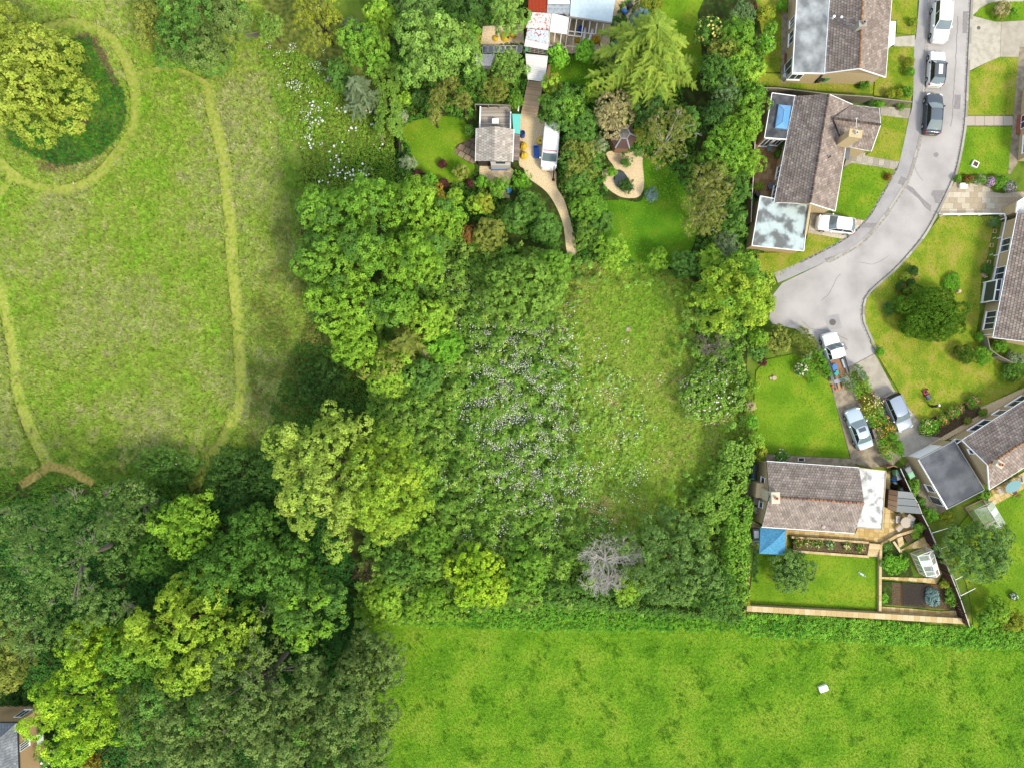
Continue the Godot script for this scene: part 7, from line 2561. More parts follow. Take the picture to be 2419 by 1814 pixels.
	for k in [[0.26, 0.26], [-0.26, 0.26], [0.26, -0.26], [-0.26, -0.26]]:
		mb = MB.new()
		mb.at(Vector3(k[0] * 0.8, 0.0, k[1] * 0.8), Vector3(0.14, 0.02, 0.14), 0.78)
		part(t, "corner", mb, mat("pad_8f9a98", hexl("8f9a98", FLAT), 0.8), true)
	t = thing("fallen_log", "bleached fallen log in the weeds beside the garden fence", "log", P("K", 815, 865, 0.3))
	mb = MB.new()
	mb.tube(P("K", 780, 808, 0.9), P("K", 852, 928, 0.5), 0.12, 0.07, 8, true)
	part(t, "log", mb, bark("grey_bark"))
	t = thing("dead_bough", "thin bleached bough hanging from the yellow-green tree by the ring path", "bough", P("G", 540, 930))
	mb = MB.new()
	mb.tube(P("G", 465, 880, 5.0), P("G", 540, 925, 3.4), 0.05, 0.035, 6, true)
	mb.tube(P("G", 540, 925, 3.4), P("G", 600, 965, 2.2), 0.035, 0.015, 6, true)
	part(t, "branch", mb, bark("dead_bark"))

func heap_on(t: Node3D, r: float, high: float, hex: String) -> void:
	var mb := MB.new()
	mb.lathe(Vector3.ZERO, [[r, 0.0], [r * 1.05, high * 0.35], [r * 0.8, high * 0.8], [r * 0.35, high], [0.0, high]], 9)
	part(t, "stone", mb, mat("rock_" + hex, hexl(hex, FLAT), 0.95), true)

func gable_shed(t: Node3D) -> void:
	var a := P("X", 165, 592, 1.95)
	var b := P("X", 140, 972, 1.95)
	var ra := P("X", 338, 622, 2.45)
	var rb := P("X", 308, 1020, 2.45)
	var d := P("X", 600, 645, 1.9)
	var c := P("X", 782, 1062, 1.9)
	var brown := tones("shedbrown", ["97795f", "a5876c", "866a52"], 0.9, 0.7)
	boards(t, a, b, rb, ra, 0.5, brown, "felt_strip")
	boards(t, d, c, rb, ra, 0.95, tones("shedgrey", ["8b9091", "979c9d", "84898b"], 0.85, 0.8), "felt_strip")
	walls(t, shrink(PackedVector3Array([drop(a), drop(b), drop(c), drop(d)]), 0.12), 1.85, mats["shed_dark"])

# ---------------------------------------------------------------- trees, shrubs and ground cover
func plants() -> void:
	# meadow corner
	tree("W", 75, 195, 135, 14.0, "oak_yellow", "broadleaf_tree", "big yellow-green tree inside the ring path of the meadow", {"asp": 0.95, "lf": 0.3})
	tree("W", 5, 70, 62, 11.0, "oak_yellow", "broadleaf_tree", "yellow-green tree at the picture's edge where the ring path ends", {"asp": 1.1})
	tree("W", 440, 62, 108, 11.0, "oak_dark", "broadleaf_tree", "dense dark grey-green tree overhanging the meadow path junction", {"pal2": "mid_dark", "mix": 0.4, "asp": 0.92, "dens": 1.1, "cs": 0.44})
	tree("W", 345, 48, 50, 8.0, "olive", "broadleaf_tree", "smaller olive tree leaning against the dense dark grey-green tree", {"asp": 1.5})
	tree("K", 110, 190, 92, 5.0, "light", "bushy_tree", "light green bush with white flowers below it at the meadow's top", {"leaf": "fine"})
	tree("K", 430, 130, 190, 8.5, "gold", "broadleaf_tree", "golden-olive tree at the top of the wild flower bank", {"lf": 0.24, "leaf": "fine", "pal2": "olive", "mix": 0.3})
	tree("K", 640, 215, 90, 5.0, "pine_grey", "broadleaf_tree", "grey-green thin tree between the golden-olive and green trees")
	tree("K", 835, 110, 105, 8.0, "lime", "broadleaf_tree", "pale yellow-green tree next to the golden-olive one")
	tree("K", 1080, 65, 160, 9.0, "wood_grey", "broadleaf_tree", "grey-green tree at the top above the large light green tree", {"asp": 0.8})
	tree("K", 1385, 55, 140, 9.0, "dark", "broadleaf_tree", "dark green tree at the top between light green crowns")
	tree("K", 730, 320, 165, 9.0, "mid", "broadleaf_tree", "mid green tree above the grey conifer by the garden fence", {"asp": 1.1})
	tree("K", 565, 490, 85, 5.5, "fern", "broadleaf_tree", "dark bluish-green tree beside the white-flowered weeds", {"asp": 1.4})
	conifer("K", 705, 625, 125, 6.5, "pine_grey", "conifer_tree", "grey-green drooping conifer by the garden fence", 34, 0.8, 0.5)
	hedge(PL("K 850 440 860 560 880 700 870 880", 2.08), 2.6, 2.6, "bramble", "tall bright hedge along the outside of the garden fence", {"cs": 0.4, "leaf": "broad"})
	tree("K", 1190, 330, 285, 11.0, "light", "broadleaf_tree", "large light green tree beside the yellow sacks garden", {"asp": 0.85, "lf": 0.28})
	tree("K", 990, 640, 52, 3.0, "lime", "round_shrub", "lime shrub behind the silver shrub by the garden fence")
	tree("K", 965, 765, 50, 2.6, "silver", "silver_shrub", "silver-leaved shrub at the top corner of the round lawn", {"leaf": "fine"})
	tree("K", 1005, 1065, 66, 2.8, "silver", "silver_shrub", "pale silver shrub at the lower edge of the round lawn", {"leaf": "fine", "asp": 0.8})
	for k in [[1215, 640, 78, "the largest of the olive willows above the round lawn"], [1290, 550, 62, "olive willow behind the largest one above the round lawn"], [1370, 665, 64, "olive willow nearest the workshop deck"], [1180, 760, 55, "olive willow lowest on the round lawn's edge"]]:
		tree("K", k[0], k[1], k[2], 5.5, "birch", "willow_tree", k[3], {"leaf": "fine", "cs": 0.3})
	tree("K", 1080, 640, 60, 3.0, "dark", "round_shrub", "dark shrub between the light tree and the olive willows")
	tree("K", 1408, 855, 42, 1.8, "mid_dark", "round_shrub", "dark rounded shrub against the workshop's crazy paving", {"leaf": "fine"})
	# gardens at the top
	tree("A", 365, 140, 195, 8.0, "light", "broadleaf_tree", "light green tree above the yellow sacks on the gravel", {"asp": 0.85})
	tree("A", 40, 320, 100, 6.0, "mid", "broadleaf_tree", "green tree left of the cold frame with yellowing leaves", {"asp": 1.4, "pal2": "gold", "mix": 0.2})
	tree("A", 385, 580, 170, 6.0, "light", "broadleaf_tree", "fine-leaved light tree beside the white boarded roof", {"leaf": "fine", "lf": 0.3})
	tree("A", 90, 680, 120, 5.0, "mid_dark", "broadleaf_tree", "dark green tree below the cold frame")
	tree("A", 265, 790, 130, 4.5, "olive", "broadleaf_tree", "olive tree above the workshop deck", {"leaf": "fine"})
	tree("A", 440, 880, 80, 3.4, "mid", "bushy_tree", "green bush beside the boardwalk above the turquoise sheet", {"leaf": "fine"})
	conifer("A", 1560, 500, 500, 12.0, "cedar", "cedar_tree", "spreading yellow-green conifer with long drooping arms", 74, 1.15, 0.42)
	conifer("A", 1510, 220, 80, 5.0, "blue", "spruce_tree", "small blue-grey spruce behind the spreading conifer", 30, 0.55, 0.4)
	conifer("A", 1300, 470, 75, 4.0, "blue", "spruce_tree", "small blue-grey spruce under the conifer's lower arm", 26, 0.5, 0.4)
	hedge(PL("A 1630 -60 1625 60 1570 170", 1.92), 2.2, 2.4, "gold", "golden hedge by the gravel at the top of the picture", {"leaf": "fine"})
	tree("A", 805, 495, 92, 3.0, "vivid", "round_shrub", "bright green large-leaved shrub below the white flat sheet roof", {"leaf": "big", "cs": 0.4})
	tree("A", 1045, 450, 95, 3.2, "vivid", "round_shrub", "bright green large-leaved shrub growing through the pergola", {"leaf": "big", "cs": 0.4})
	tree("A", 1190, 500, 70, 2.6, "mid_dark", "round_shrub", "dark shrub between the pergola and the blue spruce")
	tree("A", 850, 940, 225, 5.5, "mid_dark", "broadleaf_tree", "big dark rounded tree beside the brown boardwalk", {"asp": 0.85, "pal2": "mid", "mix": 0.3})
	tree("A", 745, 745, 95, 5.0, "gold", "golden_shrub", "yellow-tipped shrub at the end of the white boarded roof", {"pal2": "lime", "mix": 0.4})
	tree("A", 1085, 800, 80, 3.5, "lime", "conical_shrub", "lime clipped conifer in front of the spreading conifer", {"leaf": "fine", "asp": 1.2})
	tree("A", 1275, 1000, 195, 5.5, "cream", "pale_tree", "pale cream-leaved tree above the brown summerhouse", {"leaf": "fine", "cs": 0.34, "dens": 0.9, "bark": "grey_bark", "reach": 1.1, "limbs": 14})
	tree("A", 985, 1130, 160, 4.5, "fern", "broadleaf_tree", "deep green tree beside the camper van")
	tree("A", 1170, 1270, 85, 3.0, "silver", "silver_shrub", "grey-green shrub beside the brown summerhouse", {"leaf": "fine"})
	tree("A", 1000, 1420, 190, 4.2, "olive", "broadleaf_tree", "olive bushy tree along the gravel drive below the van", {"pal2": "mid_dark", "mix": 0.5})
	tree("A", 960, 1600, 130, 3.2, "mid_dark", "bushy_tree", "dark bush at the lower bend of the gravel drive")
	tree("A", 1600, 980, 150, 6.5, "dark", "broadleaf_tree", "dark green tree in the shade below the spreading conifer")
	tree("A", 1760, 1200, 270, 8.0, "birch", "birch_tree", "feathery olive birch with white limbs beside the summerhouse", {"leaf": "fine", "cs": 0.34, "dens": 0.75, "bark": "birch_bark", "reach": 1.05, "limbs": 9, "twigs": 30, "lf": 0.26})
	tree("A", 1395, 1410, 62, 1.5, "fern", "leafy_shrub", "grassy green shrub at the pond's upper bank", {"leaf": "fine"})
	tree("A", 1275, 1490, 50, 1.5, "mid", "leafy_shrub", "bright shrub beside the pond's stone path")
	tree("A", 1500, 1180, 60, 3.0, "gold", "golden_shrub", "golden shrub right against the summerhouse wall")
	tree("W", 1352, 400, 20, 1.2, "dark", "leafy_shrub", "dark water plants in the garden pond", {"leaf": "fine"})
	tree("W", 1409, 422, 17, 1.6, "blue", "spruce_shrub", "small blue-grey conifer on the lower lawn", {"leaf": "fine"})
	# tall belt between the gardens and the bungalows
	var belt := [["W", 1532, 68, 32, 4.0, "mid_dark", "dark shrub with pale yellow blooms at the lawn's edge", {"bloom": "f2e27a", "blooms": 60, "bloom_size": 0.3}], ["W", 1602, 32, 27, 4.0, "sage", "grey-green cushion shrub at the top of the shrub belt", {"leaf": "fine"}], ["W", 1624, 14, 12, 2.6, "maroon", "maroon shrub beside the grey-green cushion shrub", {}],
		["W", 1650, 30, 18, 3.0, "gold", "golden shrub on the grass beside the uppermost bungalow", {}], ["W", 1592, 78, 42, 6.0, "mid", "mid green tree highest in the shrub belt", {}], ["W", 1560, 112, 36, 5.0, "olive", "olive-grey tree second down the shrub belt", {}],
		["W", 1665, 62, 16, 3.0, "mid", "bright rounded bush at the side of the bungalow's long flat roof", {}], ["W", 1652, 95, 22, 3.2, "vivid", "vivid green bush with white blooms near the bungalow's rear wall", {"bloom": "ffffff", "blooms": 14}], ["W", 1545, 158, 42, 6.5, "mid_dark", "dark tree facing the upper garden lawn", {}], ["W", 1606, 150, 46, 6.5, "mid", "yellow-tinged green tree by the grey fence's end", {"pal2": "lime", "mix": 0.3}],
		["W", 1567, 208, 36, 6.0, "sage", "greyish feathery tree in the middle of the shrub belt", {"leaf": "fine"}], ["W", 1622, 215, 42, 6.0, "mid", "bright green tree overhanging the brown patio's top", {}], ["W", 1545, 258, 40, 6.0, "dark", "dark grey-green tree beside the birch's upper limbs", {}], ["W", 1600, 285, 48, 6.5, "wood_bright", "bright leafy tree overhanging the brown patio's middle", {}],
		["W", 1560, 330, 52, 7.0, "mid", "broad green tree beside the birches in the belt", {}], ["W", 1612, 352, 34, 5.5, "wood_bright", "small bright tree pressed to the patio fence", {}], ["W", 1530, 395, 55, 7.0, "birch", "second birch, olive with pale limbs, above the stained garage", {"leaf": "fine", "cs": 0.34, "dens": 0.8, "bark": "birch_bark", "limbs": 8, "twigs": 16}], ["W", 1592, 408, 36, 5.0, "mid_dark", "dark tree pressed between the second birch and the fence", {}],
		["W", 1520, 462, 52, 7.0, "birch", "third birch, lowest, with pale bare limbs", {"leaf": "fine", "cs": 0.34, "dens": 0.8, "bark": "birch_bark", "limbs": 8, "twigs": 16}], ["W", 1585, 475, 36, 4.5, "mid_dark", "dark bush by the garage's white edge", {}], ["W", 1568, 528, 30, 4.0, "pine_grey", "grey-green spiky shrub at the garage's lower corner", {"leaf": "fine"}], ["W", 1480, 268, 36, 6.0, "fern", "green tree between the spreading conifer and the first birch", {}]]
	for k in belt:
		tree(k[0], k[1], k[2], k[3], k[4], k[5], "broadleaf_tree" if k[4] >= 4.5 else "leafy_shrub", k[6], k[7])
	# lower edge of the gardens
	for k in [["W", 1126, 392, 26, 2.2, "vivid", "round bright shrub between the two gravel yards", {"leaf": "fine"}], ["W", 1142, 445, 38, 3.4, "mid_dark", "dark green shrub below the round bright one", {}], ["W", 1180, 492, 35, 4.0, "fern", "deep green shrub at the gravel drive's foot", {}], ["W", 1118, 470, 34, 3.5, "fern", "bluish-green shrub touching the big green tree", {}], ["W", 1272, 445, 42, 3.6, "mid", "green shrub at the right bank of the drive's foot", {}], ["W", 1298, 478, 34, 3.0, "mid_dark", "dark shrub at the lower lawn's near corner", {}], ["W", 1270, 505, 34, 3.0, "bramble", "leafy shrub at the end of the gravel drive", {}],
			["W", 1323, 545, 40, 5.0, "lime", "lime-yellow small tree on the plot's upper edge", {"lf": 0.26}], ["W", 1036, 440, 28, 3.0, "gold", "yellow-green shrub between gravel and big tree", {"pal2": "lime", "mix": 0.5}], ["W", 1080, 405, 24, 2.5, "mid", "green shrub beside the rusty fire bowl's yard", {}], ["W", 995, 372, 20, 2.4, "olive", "thin olive shrub at the round lawn's lower end", {}], ["W", 929, 388, 17, 2.6, "vivid", "lime upright shrub below the pale silver shrub", {}], ["W", 960, 398, 12, 1.6, "maroon", "maroon shrub left of two below the round lawn", {}], ["W", 1015, 397, 9, 1.3, "maroon", "small maroon shrub nearest the gravel", {}], ["W", 940, 422, 24, 2.6, "autumn", "orange-tinted shrub below the lime upright shrub", {}], ["W", 983, 425, 20, 2.4, "lime", "pale lime shrub beside the orange-tinted one", {}], ["W", 1042, 392, 16, 1.8, "vivid", "bright bush at the corner of the small gravel yard", {}], ["W", 905, 380, 14, 1.2, "maroon", "purple-black low shrub on the round lawn's edge", {}], ["W", 955, 354, 10, 0.9, "maroon", "dark purple tuft standing in the round lawn", {}], ["W", 1010, 505, 22, 2.5, "rust", "rusty-leaved shrub by the plot's upper corner", {}], ["W", 1060, 510, 40, 4.0, "olive", "dull olive shrub above the bramble flowers", {}],
			["W", 1420, 560, 26, 2.5, "wood_bright", "bright bush on the plot's upper edge below the lower lawn", {}], ["W", 1480, 570, 34, 3.2, "fern", "dark blue-green bush beside the plot's upper edge", {}], ["W", 1530, 560, 34, 3.4, "lime", "yellow-green bush below the garage's corner shrubs", {}]]:
		tree(k[0], k[1], k[2], k[3], k[4], k[5], "leafy_shrub", k[6], k[7])
	# the big green group at the plot's upper corner
	for k in [[700, 462, 66, 11.0, "mid", "at the upper outer corner"], [792, 440, 68, 11.5, "mid", "second along its upper edge"], [888, 445, 72, 11.0, "wood_bright", "third along its upper edge"], [960, 478, 46, 9.0, "wood_bright", "at its garden end, brightest"], [700, 560, 66, 11.5, "mid", "on its meadow side"], [800, 545, 62, 12.0, "mid", "in its middle"], [905, 560, 74, 11.0, "wood_bright", "above the bramble flowers"], [745, 650, 84, 11.0, "wood_bright", "lowest and broadest on the meadow side"], [850, 655, 55, 9.0, "mid", "on its inner lower edge"]]:
		tree("W", k[0], k[1], k[2], k[3], k[4], "broadleaf_tree", "tree of the big green group beside the meadow, " + k[5], {"group": "big green group of trees", "pal2": "mid_dark", "mix": 0.2, "cs": 0.44})
	tree("W", 925, 690, 48, 6.0, "lime", "broadleaf_tree", "yellow-green tree beside the bramble flowers' edge")
	tree("W", 760, 742, 55, 8.0, "wood_bright", "broadleaf_tree", "bright tree below the big green group by dark weeds")
	conifer("W", 885, 742, 52, 6.0, "olive", "conifer_tree", "olive conifer with bleached dead tips inside the plot", 30, 0.7, 0.3)
	bare_tree("W", 902, 745, 40, 5.0, "dead_tree", "bleached bare twigs beside the olive conifer", "dead_bark", 6, "tree", 3)
	tree("W", 838, 795, 62, 5.0, "lime", "broadleaf_tree", "yellow-green shrubby tree left of the deep green bush", {"pal2": "olive", "mix": 0.4})
	tree("W", 915, 815, 48, 4.5, "fern", "leafy_shrub", "deep bluish-green bush below the olive conifer")
	tree("W", 960, 745, 46, 4.5, "vivid", "leafy_shrub", "vivid green bush at the bramble flowers' left bank")
	# the tall pale tree on the plot's edge
	tree("W", 700, 1020, 118, 15.0, "poplar", "broadleaf_tree", "tall pale yellow tree standing over the meadow's lower corner", {"asp": 1.35, "lf": 0.22, "cs": 0.44})
	tree("W", 835, 1040, 105, 13.0, "wood_lime", "broadleaf_tree", "tall yellow-green tree leaning into the plot beside the pale yellow one", {"asp": 1.25, "lf": 0.24, "cs": 0.44})
	# wood
	tree("W", 125, 1222, 172, 15.0, "wood_grey", "ash_tree", "broad grey-green ash with visible twigs beside the brown path fork", {"dens": 0.9, "bark": "grey_bark", "limbs": 5, "reach": 0.7, "twigs": 90, "lf": 0.2, "cs": 0.46, "leaf": "fine"})
	tree("W", 285, 1100, 76, 9.0, "wood_grey", "ash_tree", "thin grey-green tree with bare twigs at the path fork's end", {"dens": 0.8, "bark": "grey_bark", "limbs": 5, "reach": 0.7, "twigs": 40, "leaf": "fine"})
	tree("W", 405, 1130, 72, 9.0, "wood_bright", "broadleaf_tree", "bright green tree at the foot of the long mown path")
	tree("W", 340, 1195, 58, 8.0, "wood_deep", "broadleaf_tree", "deep green tree in the dark gap beside the ash")
	tree("W", 555, 1150, 62, 9.0, "wood_deep", "broadleaf_tree", "deep green tree below the dark laurel mass")
	tree("W", 480, 1245, 85, 11.0, "wood_deep", "broadleaf_tree", "deep green tree above the yellow-green central tree")
	tree("W", 615, 1225, 70, 11.0, "wood_deep", "broadleaf_tree", "deep green tree beneath the tall pale yellow tree")
	tree("W", 665, 1310, 84, 12.0, "mid_dark", "broadleaf_tree", "green tree at the wood's edge next to the plot corner", {"pal2": "wood_bright", "mix": 0.4})
	tree("W", 425, 1352, 132, 14.0, "wood_lime", "broadleaf_tree", "yellow-green tree in the middle of the wood", {"lf": 0.2, "cs": 0.44})
	tree("W", 310, 1400, 70, 11.0, "mid", "broadleaf_tree", "green tree between the two yellow-green ones in the wood")
	tree("W", 205, 1395, 72, 11.0, "wood_yellow", "broadleaf_tree", "yellow-green tree below the broad ash")
	tree("W", 178, 1535, 112, 13.0, "wood_yellow", "broadleaf_tree", "vivid yellow-green tree hiding the brick house", {"lf": 0.22, "cs": 0.44})
	tree("W", 10, 1415, 62, 9.0, "olive", "broadleaf_tree", "dull olive tree at the picture's edge above the brick house", {"asp": 1.4})
	tree("W", 560, 1480, 140, 14.0, "oak_dark", "oak_tree", "dark oak crown uppermost in the oak group, with bare limbs showing", {"bark": "grey_bark", "limbs": 12, "twigs": 30, "lf": 0.2, "cs": 0.46, "group": "dark oak group"})
	tree("W", 400, 1570, 130, 14.0, "oak_dark", "oak_tree", "dark oak crown of the oak group beside the vivid yellow-green tree", {"lf": 0.2, "cs": 0.46, "group": "dark oak group", "pal2": "mid_dark", "mix": 0.3})
	tree("W", 620, 1630, 130, 14.5, "oak_dark", "oak_tree", "dark oak crown of the oak group at the picture's bottom", {"lf": 0.2, "cs": 0.46, "group": "dark oak group", "pal2": "mid_dark", "mix": 0.3})
	tree("W", 760, 1545, 112, 12.0, "oak_dark", "oak_tree", "dark oak crown of the oak group beside the pasture", {"lf": 0.22, "cs": 0.44, "group": "dark oak group", "asp": 1.25})
	tree("W", 805, 1420, 72, 8.0, "oak_dark", "oak_tree", "smaller dark oak where the pasture meets the plot corner", {"lf": 0.26})
	tree("Y", 760, 1480, 170, 3.5, "fern", "leafy_shrub", "dark climbing shrub with white blooms by the brick house", {"bloom": "f3ead9", "blooms": 16, "bloom_size": 0.3})
	tree("Y", 1430, 1560, 170, 5.0, "autumn", "leafy_shrub", "orange-green shrub below the vivid yellow-green tree")
	tree("Y", 60, 620, 90, 3.0, "dark", "leafy_shrub", "dark bush by the brick house's grey side wall")
	# laurel and scrub masses that stand apart
	tree("W", 520, 1030, 85, 4.0, "dark", "laurel_shrub", "dense dark laurel mass beside the foot of the long mown path", {"leaf": "fine", "lobes": 36, "lf": 0.2, "asp": 0.9})
	tree("W", 355, 1005, 80, 3.0, "fern", "laurel_shrub", "low dark scrub between the two mown paths", {"leaf": "fine", "lobes": 36, "lf": 0.2, "asp": 0.6, "bloom": "f5f3ea", "blooms": 10})
	tree("W", 690, 830, 72, 3.0, "dark", "laurel_shrub", "dark scrub above the tall pale yellow tree", {"leaf": "fine", "lobes": 36, "lf": 0.2, "asp": 0.7})
	# in the plot
	tree("W", 1130, 632, 92, 6.0, "bramble", "broadleaf_tree", "green tree over the brambles near the plot's upper edge", {"asp": 0.95, "cs": 0.42})
	tree("W", 1195, 580, 42, 4.5, "mid", "broadleaf_tree", "green bushy tree below the end of the gravel drive")
	tree("W", 1578, 648, 92, 8.5, "wood_lime", "broadleaf_tree", "olive-green tree by the turning head at the plot's corner", {"lf": 0.24, "pal2": "mid", "mix": 0.35})
	tree("W", 1600, 590, 44, 6.0, "lime", "broadleaf_tree", "yellow-green tree end overlapping the turning head's kerb", {})
	bare_tree("W", 1535, 745, 48, 3.2, "dead_shrub", "grey bare-branched shrub below the corner tree", "grey_bark", 12, "shrub", 4)
	tree("W", 1535, 850, 70, 2.6, "bramble", "bramble_shrub", "mound of brambles with pink-white flowers near the vivid front lawn", {"bloom": "efe3e3", "blooms": 200, "bloom_size": 0.2, "leaf": "broad"})
	hedge(PL("W 1600 960 1590 1020 1560 1080 1520 1110", 2.40), 3.2, 3.0, "bramble", "leafy bright hedge inside the plot facing the bungalow's side", {"leaf": "big", "cs": 0.42})
	hedge(PL("W 1600 1080 1592 1180 1590 1290", 2.24), 2.6, 2.8, "mid", "green hedge inside the plot beside the blue gazebo", {"leaf": "big", "cs": 0.4})
	tree("W", 1450, 1205, 106, 8.0, "apple", "broadleaf_tree", "round sage-green tree beside the bare white tree", {"lf": 0.22, "cs": 0.4})
	tree("W", 1540, 1268, 60, 5.5, "mid_dark", "broadleaf_tree", "dark green tree in the plot's lower corner")
	bare_tree("W", 1305, 1215, 78, 6.5, "dead_tree", "leafless bleached white tree near the plot's lower edge", "dead_bark", 16, "tree", 5)
	tree("W", 1655, 655, 24, 4.0, "wood_lime", "leafy_shrub", "leafy bough end spreading over the turning head's kerb")
	tree("W", 1352, 1270, 34, 4.0, "lime", "broadleaf_tree", "lime bush at the foot of the leafless bleached tree")
	tree("W", 1030, 1245, 66, 5.0, "wood_yellow", "broadleaf_tree", "bright yellow-green tree on the plot's lower edge", {"asp": 1.25})
	tree("W", 1135, 1235, 60, 4.0, "mid", "broadleaf_tree", "green bushy tree right beside the bright yellow-green one")
	tree("W", 935, 1170, 46, 3.0, "mid", "leafy_shrub", "green shrub round a grey dead twig tuft")
	bare_tree("W", 925, 1160, 26, 3.4, "dead_shrub", "grey dead twig tuft in the plot's lower left scrub", "dead_bark", 8, "shrub", 3)
	bare_tree("W", 785, 1240, 34, 4.0, "dead_tree", "brown twiggy bare tree at the wood's edge", "bark", 8, "tree", 4)
	tree("W", 830, 1300, 46, 3.5, "lime", "leafy_shrub", "yellow-green shrub at the plot's lower corner by the wood")
	tree("W", 860, 1225, 44, 3.0, "mid_dark", "leafy_shrub", "dark scrub under the tall yellow-green tree")
	tree("W", 930, 1300, 42, 2.6, "wood_bright", "leafy_shrub", "bright scrub on the lower hedge line")
	hedge(PL("W 1180 1285 1280 1290 1420 1305 1600 1320", 1.76), 2.4, 2.2, "mid_dark", "dark hedge line along the plot's foot above the pasture", {"leaf": "broad", "cs": 0.4})
	hedge(PL("W 770 1335 900 1325 1010 1322", 1.44), 1.8, 1.8, "wood_bright", "bright hedge line along the plot's foot near the wood", {"leaf": "broad", "cs": 0.36, "bloom": "f6f4ea", "blooms": 40})
	# front gardens
	var yew := tree("D", 1020, 1215, 350, 3.8, "yew", "yew_tree", "large rounded dark yew on the dry lawn", {"leaf": "fine", "cs": 0.3, "lobes": 46, "lf": 0.26, "dens": 2.4, "low": 0.6, "mid": 0.42, "asp": 0.82, "tight": true})
	for k in [[605, 1130, 75, 0.9], [690, 1090, 55, 0.8], [600, 1195, 60, 0.8]]:
		var o := thing("yucca", "spiky yucca rosette beside the yew, " + {605: "largest", 690: "tucked against the yew", 600: "lowest towards the road"}[k[0]], "plant", P("D", k[0], k[1], 0.12), 0.0, "yuccas beside the yew")
		var buf := PackedFloat32Array()
		for i in 4:
			put(buf, Basis(Vector3.UP, rng.randf() * TAU) * Basis.from_scale(Vector3.ONE * k[2] / FR["D"][2] * S * R(0.8, 1.1)), Vector3(R(-0.15, 0.15), R(0.1, 0.4), R(-0.15, 0.15)), tone("fern", rng.randf()) * 0.8)
		copies(o, "leaves", leaf_shape("sword"), leaf_mat(), buf)
